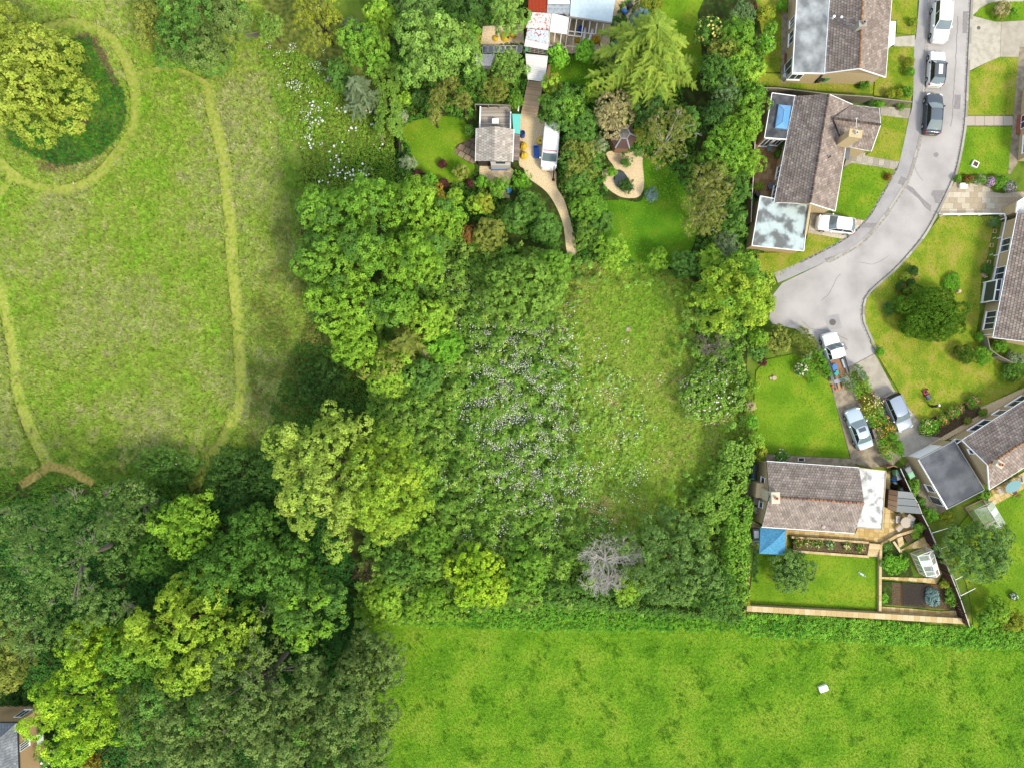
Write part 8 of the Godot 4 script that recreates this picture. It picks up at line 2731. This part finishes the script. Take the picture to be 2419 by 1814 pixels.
	for k in [["D", 853, 785, 62, 1.0, "dark", "olive", "clipped_shrub", "dark clipped globe uppermost of the little group by the kerb"], ["D", 830, 900, 50, 0.9, "dark", "olive", "clipped_shrub", "dark clipped globe in the middle of the little group by the kerb"], ["D", 745, 945, 58, 1.0, "dark", "rust", "clipped_shrub", "dark clipped globe nearest the road in the little group"], ["D", 820, 985, 42, 0.8, "dark", "olive", "clipped_shrub", "dark clipped globe lowest of the little group by the yew"],
			["D", 775, 850, 48, 0.9, "gold", "lime", "golden_shrub", "golden shrub among the dark clipped globes"], ["D", 1240, 905, 105, 0.5, "vivid", "lime", "low_shrub", "low bright patch of leaves above the yew"], ["D", 1652, 310, 55, 1.2, "sage", "mid_dark", "clipped_shrub", "rounded grey-green shrub in the white rail's corner"], ["D", 1582, 768, 56, 1.0, "fern", "dark", "clipped_shrub", "dark clipped shrub by the white rail near the porch"],
			["D", 1525, 1435, 50, 0.9, "vivid", "mid", "round_shrub", "small vivid shrub at the bungalow's lower corner"], ["D", 540, 1585, 46, 0.7, "vivid", "lime", "round_shrub", "small lime bush at the end of the kerb"], ["E", 1750, 292, 88, 1.6, "olive", "yew", "clipped_shrub", "olive clipped dome, darker of the joined pair on the lawn"], ["E", 1890, 295, 76, 1.5, "vivid", "lime", "clipped_shrub", "bright clipped dome of the joined pair on the lawn"], ["E", 2020, 225, 56, 1.6, "vivid", "mid", "clipped_shrub", "bright clipped bush behind the grey fence bend"],
			["E", 2150, 330, 66, 1.4, "silver", "mid", "round_shrub", "variegated pale shrub behind the grey fence bend"], ["E", 2120, 420, 85, 1.2, "mid_dark", "mid", "round_shrub", "dark shrub with white dots below the grey fence"], ["E", 1475, 855, 80, 1.1, "vivid", "mid", "hydrangea_shrub", "hydrangea with cream flower heads at the lawn's border end"], ["E", 1575, 800, 55, 1.0, "mid", "vivid", "hydrangea_shrub", "orange-flowered bush beside the cream hydrangea"], ["E", 1660, 745, 58, 1.0, "mid", "vivid", "hydrangea_shrub", "pink hydrangea in the middle of the border"], ["E", 1710, 715, 40, 0.9, "mid", "vivid", "hydrangea_shrub", "small pink bush next to the middle hydrangea"], ["E", 1818, 655, 58, 1.0, "mid", "vivid", "hydrangea_shrub", "pink hydrangea at the border's far end"],
			["E", 1895, 742, 34, 0.9, "olive", "mid", "round_shrub", "small olive tub plant by the front windows"], ["E", 1775, 805, 32, 0.9, "olive", "gold", "round_shrub", "small yellow-green tub plant nearer the garage"],
			["B", 2060, 70, 62, 1.3, "cream", "olive", "round_shrub", "pinkish faded shrub on the kerbed lawn island"], ["B", 2135, 80, 30, 1.0, "vivid", "mid", "round_shrub", "small green bush on the kerbed lawn island"], ["V", 615, 1400, 62, 1.3, "vivid", "mid", "round_shrub", "bright round bush in the lilac border"], ["V", 700, 1440, 62, 1.2, "sage", "mid", "lilac_shrub", "lilac-flowered bush at the border's house end"], ["V", 530, 1395, 45, 1.0, "sage", "mid", "lilac_shrub", "lilac-flowered bush in the border's middle"], ["V", 440, 1375, 50, 0.9, "silver", "bramble", "round_shrub", "pale speckled bush in the lilac border"], ["V", 330, 1370, 45, 0.8, "rust", "olive", "round_shrub", "brownish bush in the lilac border"], ["V", 240, 1365, 34, 0.7, "mid", "vivid", "round_shrub", "small bush at the road end of the lilac border"],
			["B", 1230, 700, 40, 1.0, "vivid", "mid", "round_shrub", "bright bush below the grey fence end by the footway"], ["B", 1170, 695, 30, 1.0, "dark", "mid_dark", "round_shrub", "dark bush below the grey fence end"], ["B", 1380, 715, 34, 0.8, "mid", "pink", "round_shrub", "flowering bush below the grey fence nearest the footway"], ["B", 1300, 640, 36, 1.1, "gold", "lime", "golden_shrub", "lime-gold bush in the bungalow's front lawn corner"], ["B", 1360, 630, 32, 1.1, "gold", "gold", "golden_shrub", "yellow-flowered bush in the bungalow's front lawn corner"], ["B", 1420, 625, 44, 1.2, "mid", "vivid", "round_shrub", "green bush in the bungalow's front lawn corner"], ["B", 1435, 490, 38, 1.1, "mid", "vivid", "round_shrub", "green bush along the front lawn's kerb"], ["B", 1430, 420, 34, 1.1, "gold", "lime", "golden_shrub", "yellow-green bush along the front lawn's kerb"], ["B", 1465, 150, 30, 1.0, "gold", "lime", "golden_shrub", "yellow-green bush at the top front lawn's kerb"], ["B", 1130, 580, 34, 1.1, "mid", "pink", "round_shrub", "red-flowered bush against the stone gable"], ["B", 470, 90, 50, 1.9, "gold", "lime", "golden_shrub", "golden-lime shrub on the grass near the maroon shrub"], ["B", 565, 40, 46, 1.4, "vivid", "mid", "round_shrub", "vivid bush beside the uppermost bungalow's path"],
			["C", 1770, 858, 36, 0.7, "rust", "autumn", "spiky_shrub", "reddish spiky plant on the front lawn by the footway"], ["C", 740, 650, 40, 1.0, "mid_dark", "mid", "round_shrub", "green pot plants along the patio wall"], ["C", 565, 950, 44, 0.8, "lime", "gold", "feather_shrub", "feathery lime plant on the brown patio"], ["C", 770, 565, 28, 1.2, "dark", "fern", "round_shrub", "dark shrub beside the white patio doors"]]:
		var extra := {"leaf": "fine", "pal2": k[6], "mix": 0.35, "cs": 0.24, "mid": 0.5, "dens": 2.3, "tight": String(k[7]).begins_with("clipped") or k[7] == "hydrangea_shrub"}
		if k[7] == "hydrangea_shrub":
			extra.merge({"bloom": "f0e5a0" if k[1] == 1475 else ("e8a06a" if k[1] == 1575 else "e87f86"), "blooms": 70, "bloom_size": 0.16})
		if k[7] == "lilac_shrub":
			extra.merge({"bloom": "c9a0c9", "blooms": 160, "bloom_size": 0.14})
		tree(k[0], k[1], k[2], k[3], k[4] + 0.12, k[5], k[7], k[8], extra)
	# hedge between the two drives, in its differing stretches
	hedge(PL("E 860 420 900 470 935 520", 1.20), 2.2, 1.5, "sage", "pale variegated hedge end by the pickup and drive", {"cs": 0.26})
	hedge(PL("E 935 520 975 590", 1.12), 2.1, 1.4, "lime", "yellow-green hedge stretch below the variegated end", {"cs": 0.24})
	hedge(PL("E 985 600 1020 650", 0.96), 1.6, 1.2, "rust", "rusty brown stretch of the hedge between the drives", {"cs": 0.22})
	hedge(PL("E 1015 670 1050 730", 1.04), 2.1, 1.3, "gold", "creamy yellow stretch of the hedge between the drives", {"cs": 0.24, "bloom": "f0e08c", "blooms": 70})
	hedge(PL("E 1045 740 1085 820", 1.12), 2.0, 1.4, "vivid", "vivid green stretch of the hedge between the drives", {"cs": 0.24})
	hedge(PL("E 1110 840 1160 920", 1.04), 2.2, 1.3, "olive", "orange-flowered stretch of the hedge beside the silver estate car", {"cs": 0.24, "bloom": "e8a83a", "blooms": 60})
	hedge(PL("E 1140 930 1190 1010 1215 1085", 1.20), 2.2, 1.5, "vivid", "bright green stretch of the hedge beside the pallet", {"cs": 0.26})
	hedge(PL("E 560 300 600 380 640 470", 1.12), 2.4, 1.4, "vivid", "vivid clipped hedge beside the white pickup", {"cs": 0.22})
	hedge(PL("E 440 110 520 200 560 270", 1.28), 2.0, 1.6, "olive", "olive hedge along the turning head by the vivid front lawn", {"cs": 0.26})
	for k in [["E", 300, 180, 110, 2.2, "olive", "dusty olive shrub in the vivid front lawn's upper corner", {}], ["E", 480, 400, 62, 1.2, "fern", "cream-flowered shrub against the vivid clipped hedge", {"bloom": "f4e6c8", "blooms": 60, "bloom_size": 0.22}], ["E", 520, 300, 40, 1.4, "sage", "grey-leaved shrub above the cream-flowered one", {}], ["E", 130, 160, 90, 3.4, "wood_bright", "bright bush at the plot fence above the vivid front lawn", {}], ["E", 130, 270, 78, 2.8, "fern", "blue-green bush at the plot fence above the vivid front lawn", {}], ["E", 175, 350, 36, 1.2, "maroon", "crimson shrub at the vivid front lawn's upper corner", {}], ["E", 100, 540, 62, 1.8, "lime", "grassy pale bush along the plot side of the vivid front lawn", {"leaf": "fine"}], ["E", 80, 690, 44, 1.6, "cream", "cream-flowered bush along the plot side of the vivid front lawn", {}], ["E", 85, 810, 62, 2.4, "vivid", "vivid tall bush along the plot side of the vivid front lawn", {}], ["E", 110, 960, 80, 2.4, "lime", "yellow-green bush at the vivid front lawn's lower corner", {}], ["E", 150, 1050, 60, 1.8, "gold", "golden bush with an orange flower by the bungalow's corner", {}], ["E", 320, 1085, 62, 1.2, "mid_dark", "white-flowered shrub along the bungalow's front wall", {"bloom": "f6f6ee", "blooms": 26, "bloom_size": 0.2}],
			["F", 390, 985, 172, 3.2, "apple", "small leafy tree standing on the back lawn", {"dens": 0.9, "limbs": 12}], ["F", 1855, 840, 320, 5.0, "apple", "broad dark apple tree beyond the dark fence", {"asp": 0.82, "lf": 0.24, "cs": 0.4}], ["F", 2000, 1290, 100, 2.8, "wood_bright", "leafy bush at the foot of the far lawn", {}], ["F", 2130, 1370, 90, 2.4, "gold", "yellow-flecked bush in the picture's right lower hedge", {}], ["F", 1900, 1360, 80, 2.2, "mid", "green bush where the dark fence ends", {}], ["F", 1480, 545, 70, 1.8, "vivid", "vivid green bush behind the dark fence by the shed", {"leaf": "fine"}], ["F", 1605, 565, 60, 1.7, "gold", "bright yellow bush behind the dark fence", {"leaf": "fine"}], ["F", 1345, 330, 50, 1.3, "mid", "ivy-like strip bush beside the side path's fence", {"asp": 1.8}], ["F", 1410, 440, 34, 1.1, "fern", "palm-leaved plant beside the side path", {}], ["F", 1400, 640, 46, 1.3, "mid", "leafy bush behind the picnic table", {}], ["F", 1205, 930, 110, 0.9, "vivid", "bed of potato leaves beside the white-framed greenhouse", {"lobes": 36, "lf": 0.22, "asp": 0.8}], ["F", 1150, 790, 42, 0.8, "fern", "low leaves in the upper vegetable plot", {}], ["F", 1500, 1195, 58, 0.9, "blue", "blue-green cabbages beside the black net", {"leaf": "big", "cs": 0.3, "asp": 1.4}], ["F", 1640, 1190, 38, 1.1, "mid", "leafy strip along the dark fence by the cabbages", {"asp": 2.4}], ["F", 1595, 1090, 34, 1.0, "gold", "golden plant at the vegetable garden's fence corner", {}], ["F", 1125, 1200, 24, 0.5, "vivid", "thin row of seedlings in the lower bed", {"asp": 2.0}], ["F", 1905, 385, 50, 1.6, "mid", "green shrub at the dark garage roof's corner", {}], ["F", 2140, 1185, 30, 0.7, "fern", "white-flowered clump on the far lawn", {"bloom": "ffffff", "blooms": 30, "bloom_size": 0.2}], ["F", 45, 1230, 28, 0.9, "gold", "small golden plant at the end of the retaining wall", {}], ["F", 1365, 700, 40, 0.7, "lime", "feathery lime fennel by the raised bed", {"leaf": "fine"}]]:
		var e: Dictionary = k[7].merged({"mid": 0.52})
		tree(k[0], k[1], k[2], k[3], k[4] + 0.1, k[5], "broadleaf_tree" if k[4] > 2.9 else "leafy_shrub", k[6], e)
	hedge(PL("F 85 770 80 900 75 1060", 1.92), 1.6, 2.4, "dark", "dark clipped hedge between the plot and the back lawn", {"cs": 0.26})
	for i in 6:
		var k: Array = [[450, 762, "first from the gazebo"], [525, 766, "second from the gazebo"], [605, 775, "third from the gazebo"], [700, 778, "fourth from the gazebo, whitest"], [830, 790, "fifth from the gazebo"], [935, 805, "last, nearest the steps"]][i]
		tree("F", k[0], k[1], 42, 1.0, "mid", "rose_bush", "rose bush in the raised bed, " + k[2], {"leaf": "fine", "cs": 0.2, "group": "rose bushes in the raised bed", "bloom": ["f0a888", "f3c3a0", "f5d8b5", "f7eedf", "f2d6a8", "f0b48e"][i], "blooms": 34, "bloom_size": 0.16})

func ground_cover() -> void:
	var ways: Array = nz["ways"]
	var patch := flat2(smooth(PL("G 480 330 650 270 760 370 830 520 930 700 950 900 850 1080 700 1190 480 1260 280 1180 80 1080 60 900 300 500"), true))
	scatter("meadow_grass", "long seeding meadow grass between the mown paths", "grass", PL("-60 -60 560 -60 575 100 640 250 660 430 640 560 660 700 600 900 560 960 430 1010 200 1005 60 1010 -60 1000"), 0.2, "grass", Vector2(0.3, 0.6), 0.75, ["80b030", "8ab23a", "98b446", "8cac3e", "a8b25c", "8eaa40", "b8b484", "90ae45", "a8a870"], {"freq": 0.07, "k": 0.78, "paths": ways, "holes": [patch], "seed": 5})
	scatter("undergrowth", "dark low undergrowth round the tree inside the ring path", "undergrowth", PL("G 480 330 650 270 760 370 830 520 930 700 950 900 850 1080 700 1190 480 1260 280 1180 80 1080 60 900 300 500"), 0.24, "fine", Vector2(0.3, 0.46), 0.9, ["2f6a30", "3d7a33", "4f8f2c", "6fa32c"], {"freq": 0.09, "rise": 0.5, "seed": 7})
	scatter("dead_stems", "brown dead stems along the undergrowth's rim", "weeds", PL("G 600 250 720 265 800 400 860 560 910 640 850 640 760 480 700 340 G 560 290"), 0.2, "grass", Vector2(0.25, 0.4), 0.8, ["7a6650", "8d7a5c", "6a5546"], {"rise": 0.3, "seed": 8, "mat": "leaf"})
	scatter("dead_stems", "brown dead stems at the lower rim of the undergrowth", "weeds", PL("G 230 1200 420 1230 560 1240 720 1160 780 1160 640 1250 500 1290 300 1290"), 0.2, "grass", Vector2(0.25, 0.4), 0.8, ["7a6650", "8d7a5c", "8a8a50"], {"rise": 0.2, "seed": 9})
	scatter("weed_bank", "tall leafy weeds on the bank beside the garden fence", "weeds", PL("560 110 640 110 850 230 855 400 660 440 640 520 625 430 600 250"), 0.24, "fine", Vector2(0.32, 0.5), 0.9, ["6a9a32", "7cac38", "90b642", "88a444", "74a034"], {"rise": 0.8, "freq": 0.12, "seed": 11})
	scatter("weed_bank", "rank brownish weeds along the meadow side of the green trees", "weeds", PL("600 480 660 440 700 760 740 850 620 960 530 960 545 850 530 700"), 0.25, "fine", Vector2(0.3, 0.46), 0.9, ["76903c", "8a964a", "6a8f38", "92864e", "7c9a3c"], {"rise": 0.5, "freq": 0.14, "seed": 12})
	scatter("weed_flowers", "white umbels scattered over the weed bank", "flowers", PL("590 100 700 120 720 200 700 260 650 330 580 200"), 0.2, "flower", Vector2(0.03, 0.075), 1.0, ["f4f5f0", "ffffff", "eef0e6"], {"rise": 0.3, "base": 0.75, "freq": 0.28, "mask": 0.2, "wobble": 4.0, "loose": true, "seed": 13, "mat": "petal_leaf"})
	scatter("weed_flowers", "stray white umbels lower on the weed bank", "flowers", PL("660 220 860 250 800 400 680 400"), 0.36, "flower", Vector2(0.08, 0.16), 1.0, ["f4f5f0", "ffffff"], {"base": 0.8, "freq": 0.3, "mask": 0.32, "seed": 14, "mat": "petal_leaf"})
	scatter("undergrowth", "dark scrub and nettles between the meadow and the tall pale tree", "undergrowth", PL("640 740 800 760 810 900 740 960 600 970 540 1010 440 1060 380 1060 420 1000 560 960"), 0.3, "fine", Vector2(0.36, 0.56), 0.9, ["37622a", "47752e", "5a8834", "6f7a38"], {"rise": 0.9, "freq": 0.2, "seed": 31, "paths": ways})
	scatter("nettle_fringe", "nettles and grass along the wood's edge round the path fork", "weeds", PL("-40 985 40 1000 200 990 420 995 560 965 440 1075 330 1078 160 1072 -40 1100"), 0.24, "fine", Vector2(0.3, 0.48), 0.9, ["4a7a2c", "5d8f32", "74a038", "6a8a3a"], {"rise": 0.5, "freq": 0.2, "seed": 33, "paths": ways, "wobble": 3.0, "loose": true})
	# the plot
	var glade := flat2(smooth(PL("1235 600 1380 590 1500 640 1480 760 1560 830 1600 930 1500 1050 1430 1120 1300 1150 1240 1080 1235 900 1215 730"), true))
	scatter("bramble_thicket", "sprawling bramble thicket filling the middle of the plot", "brambles", PL("850 480 1260 560 1300 600 1500 620 1640 600 1605 740 1600 1320 770 1300 790 1150 800 820 830 600"), 0.27, "broad", Vector2(0.36, 0.58), 0.85, ["547f2e", "6a983a", "86ae44", "5f8834", "9aba52", "74983a"], {"rise": 2.1, "freq": 0.28, "holes": [glade], "wobble": 4.0, "seed": 15})
	scatter("bramble_thicket", "bramble clumps spreading into the rough grass", "brambles", PL("1235 780 1320 790 1400 850 1410 960 1380 1040 1300 1100 1240 1080"), 0.28, "broad", Vector2(0.32, 0.5), 0.85, ["6f9e3a", "86ae44", "98b850", "8fa848"], {"rise": 0.7, "freq": 0.25, "mask": -0.02, "seed": 16})
	scatter("bramble_flowers", "drift of white and pink bramble blossom down the thicket", "flowers", PL("1060 720 1160 700 1195 660 1225 680 1222 900 1245 1020 1200 1120 1130 1090 1050 1000 1010 900 1030 800"), 0.14, "flower", Vector2(0.022, 0.062), 1.0, ["f2ece2", "e2d8d2", "f8f4ec", "d8cec8", "e6e2d2"], {"base": 0.9, "rise": 1.3, "freq": 0.5, "mask": -0.02, "wobble": 5.0, "loose": true, "seed": 17, "mat": "petal_leaf"})
	scatter("bramble_flowers", "looser white blossom around the drift in the thicket", "flowers", PL("960 560 1080 560 1100 650 1230 720 1380 800 1420 1000 1320 1150 1150 1210 1000 1200 940 1000 1000 800 940 640"), 0.28, "flower", Vector2(0.025, 0.07), 1.0, ["f6f4ea", "ffffff", "ece6da"], {"base": 0.95, "rise": 0.7, "freq": 0.3, "mask": 0.14, "wobble": 5.0, "loose": true, "seed": 18, "mat": "petal_leaf"})
	scatter("glade_grass", "long tangled grass in the open part of the plot", "grass", smooth(PL("1190 590 1380 570 1510 625 1500 760 1600 820 1625 930 1520 1070 1430 1140 1300 1180 1200 1120 1195 900 1180 730"), true), 0.2, "grass", Vector2(0.28, 0.55), 0.75, ["7cac30", "8cb43a", "9cba46", "88ae38", "aeb85a", "90b23e", "c0ae78"], {"freq": 0.1, "k": 0.78, "seed": 19})
	# pasture: tussocks where the grass is rank, short grass between
	scatter("pasture_grass", "short pasture grass with darker tussocks", "grass", PL("780 1340 1610 1352 2240 1385 2240 1700 770 1700"), 0.2, "grass", Vector2(0.16, 0.28), 0.6, ["669f22", "72a826", "80b22e", "8eba36", "9abe40", "7cae2c"], {"freq": 0.2, "k": 0.7, "seed": 21, "streak": 0.5})
	scatter("pasture_tussocks", "dark rank tussocks in the pasture", "grass", PL("870 1370 1610 1380 2240 1420 2240 1700 860 1700"), 0.26, "grass", Vector2(0.3, 0.46), 0.6, ["4c841c", "5a9020", "689b26"], {"freq": 0.3, "mask": 0.42, "seed": 22})
	var lb := PackedFloat32Array()
	var n1 := noise(0.16, 90, 3)
	for l in lawns:
		var f := flat2(l[0])
		var dry: bool = l[2] == lawn_dry
		var lo := Vector2(1e9, 1e9)
		var hi := -lo
		for p in f:
			lo = lo.min(p)
			hi = hi.max(p)
		for i in int((hi.x - lo.x) * (hi.y - lo.y) * 30.0):
			var p := Vector2(R(lo.x, hi.x), R(lo.y, hi.y))
			if absf(p.x) > 58.0 or absf(p.y) > 44.0 or not Geometry2D.is_point_in_polygon(p, f):
				continue
			var t := clampf(0.5 + n1.get_noise_2d(p.x, p.y) * 0.9 + R(-0.35, 0.35), 0.0, 1.0)
			var col := hexl("86a82c" if dry else "6c9c22", 0.74).lerp(hexl("c0bc58" if dry else "9cb43a", 0.74), t) * R(0.75, 1.25)
			var s := R(0.09, 0.17)
			put(lb, facing(Vector3(R(-0.4, 0.4), 1, R(-0.4, 0.4)).normalized(), rng.randf() * TAU) * Basis.from_scale(Vector3(s, s * 0.4, s)), Vector3(p.x, l[1], p.y), col)
	meta(copies(self, "lawn_grass", leaf_shape("grass"), leaf_mat(), lb), "short mown grass on the lawns", "grass", "", "stuff")
	scatter("bank_weeds", "nettles and weeds along the bank under the retaining wall", "weeds", PL("1600 1322 1800 1330 2090 1355 2240 1330 2240 1400 2100 1400 1610 1372"), 0.26, "broad", Vector2(0.32, 0.5), 0.85, ["4c8a2a", "6aa532", "86ba3c", "5c8f2e"], {"rise": 0.7, "freq": 0.2, "seed": 23})
	scatter("bank_weeds", "weeds along the foot of the plot's hedge", "weeds", PL("860 1305 1010 1300 1180 1290 1610 1335 1610 1362 1200 1362 860 1350"), 0.27, "broad", Vector2(0.28, 0.45), 0.85, ["4c8a2a", "6aa532", "7fb038"], {"rise": 0.4, "freq": 0.2, "seed": 24})
	scatter("wood_floor_ivy", "dark ivy and nettles under the trees of the wood", "undergrowth", PL("0 1085 130 1062 250 1070 330 1062 430 1100 600 960 760 1200 770 1310 795 1380 780 1680 100 1680 0 1480"), 0.5, "broad", Vector2(0.5, 0.8), 0.8, ["2c5a26", "3a6b2c", "47782f"], {"rise": 0.4, "freq": 0.1, "seed": 25})
	scatter("garden_floor_plants", "mixed low leaves filling the garden beds between the shrubs", "undergrowth", PL("840 0 1420 0 1430 120 1500 260 1500 420 1640 420 1640 590 1480 600 1260 560 860 420"), 0.42, "broad", Vector2(0.36, 0.6), 0.8, ["3a6b2c", "4f8730", "6b9a38", "7a8a3c"], {"rise": 0.35, "freq": 0.2, "seed": 26, "holes": [flat2(smooth(PL("K 960 850 1080 780 1250 760 1370 790 1440 900 1460 1080 1380 1180 1200 1190 1060 1130 1030 1000"), true)), flat2(PL("T 60 30 1110 30 1250 420 1480 430 1440 1130 1440 1400 1600 1659 W 1250 550 1215 550 1200 470 1120 430 1080 440 1035 395 1030 340 1010 320")), flat2(PL("S -40 -60 2200 -60 1900 500 1860 1180 960 1200 A 750 720 640 1050 470 1020 540 690 500 380 120 400 140 220 500 200")), flat2(PL("A 730 560 900 480 1330 560 1300 700 1000 745 740 690")), flat2(smooth(PL("A 1540 1380 1700 1400 1800 1480 1900 1650 W 1510 470 1480 560 1400 575 1330 540 1300 500 A 1230 1560 1200 1480 1240 1320"), true)), flat2(PL("A 1690 -40 2090 -40 2060 540 1980 760 1850 760 1720 200"))]})

func _ready() -> void:
	rng.seed = 11
	var cam := Camera3D.new()
	cam.name = "camera"
	cam.position = Vector3(0, H, 0)
	cam.rotation_degrees = Vector3(-90, 0, 0)
	cam.fov = rad_to_deg(2.0 * atan(907.0 * S / H))
	cam.near = 0.5
	cam.far = 3000.0
	add_child(cam)
	cam.current = true
	var we := WorldEnvironment.new()
	we.name = "environment"
	var env := Environment.new()
	env.background_mode = Environment.BG_SKY
	var sky := Sky.new()
	var sm := ProceduralSkyMaterial.new()
	sm.sky_top_color = Color(0.80, 0.84, 0.90)
	sm.sky_horizon_color = Color(0.86, 0.88, 0.90)
	sm.sky_curve = 0.2
	sm.ground_bottom_color = Color(0.3, 0.33, 0.25)
	sm.ground_horizon_color = Color(0.6, 0.62, 0.58)
	sm.sky_energy_multiplier = 0.96
	sm.sun_angle_max = 0.0
	sky.sky_material = sm
	env.sky = sky
	env.tonemap_mode = Environment.TONE_MAPPER_LINEAR
	env.tonemap_exposure = 2.42
	env.sdfgi_enabled = true
	env.ssao_enabled = true
	env.ssil_enabled = true
	we.environment = env
	add_child(we)
	var sun := DirectionalLight3D.new()
	sun.name = "sun"
	sun.light_color = Color(1.0, 0.96, 0.88)
	sun.light_energy = 0.8
	sun.light_angular_distance = 14.0
	sun.shadow_enabled = true
	sun.look_at_from_position(Vector3.ZERO, Vector3(-0.6, -0.88, -0.62), Vector3.UP)
	add_child(sun)
	var t0 := Time.get_ticks_msec()
	setting()
	print("setting ", Time.get_ticks_msec() - t0)
	buildings()
	vehicles()
	gardener()
	print("built ", Time.get_ticks_msec() - t0)
	yards()
	print("yards ", Time.get_ticks_msec() - t0)
	plants()
	print("plants ", Time.get_ticks_msec() - t0)
	ground_cover()
	print("cover ", Time.get_ticks_msec() - t0)
	var n := 0
	for m in find_children("*", "MultiMeshInstance3D", true, false):
		n += m.multimesh.instance_count
	print("instances ", n)
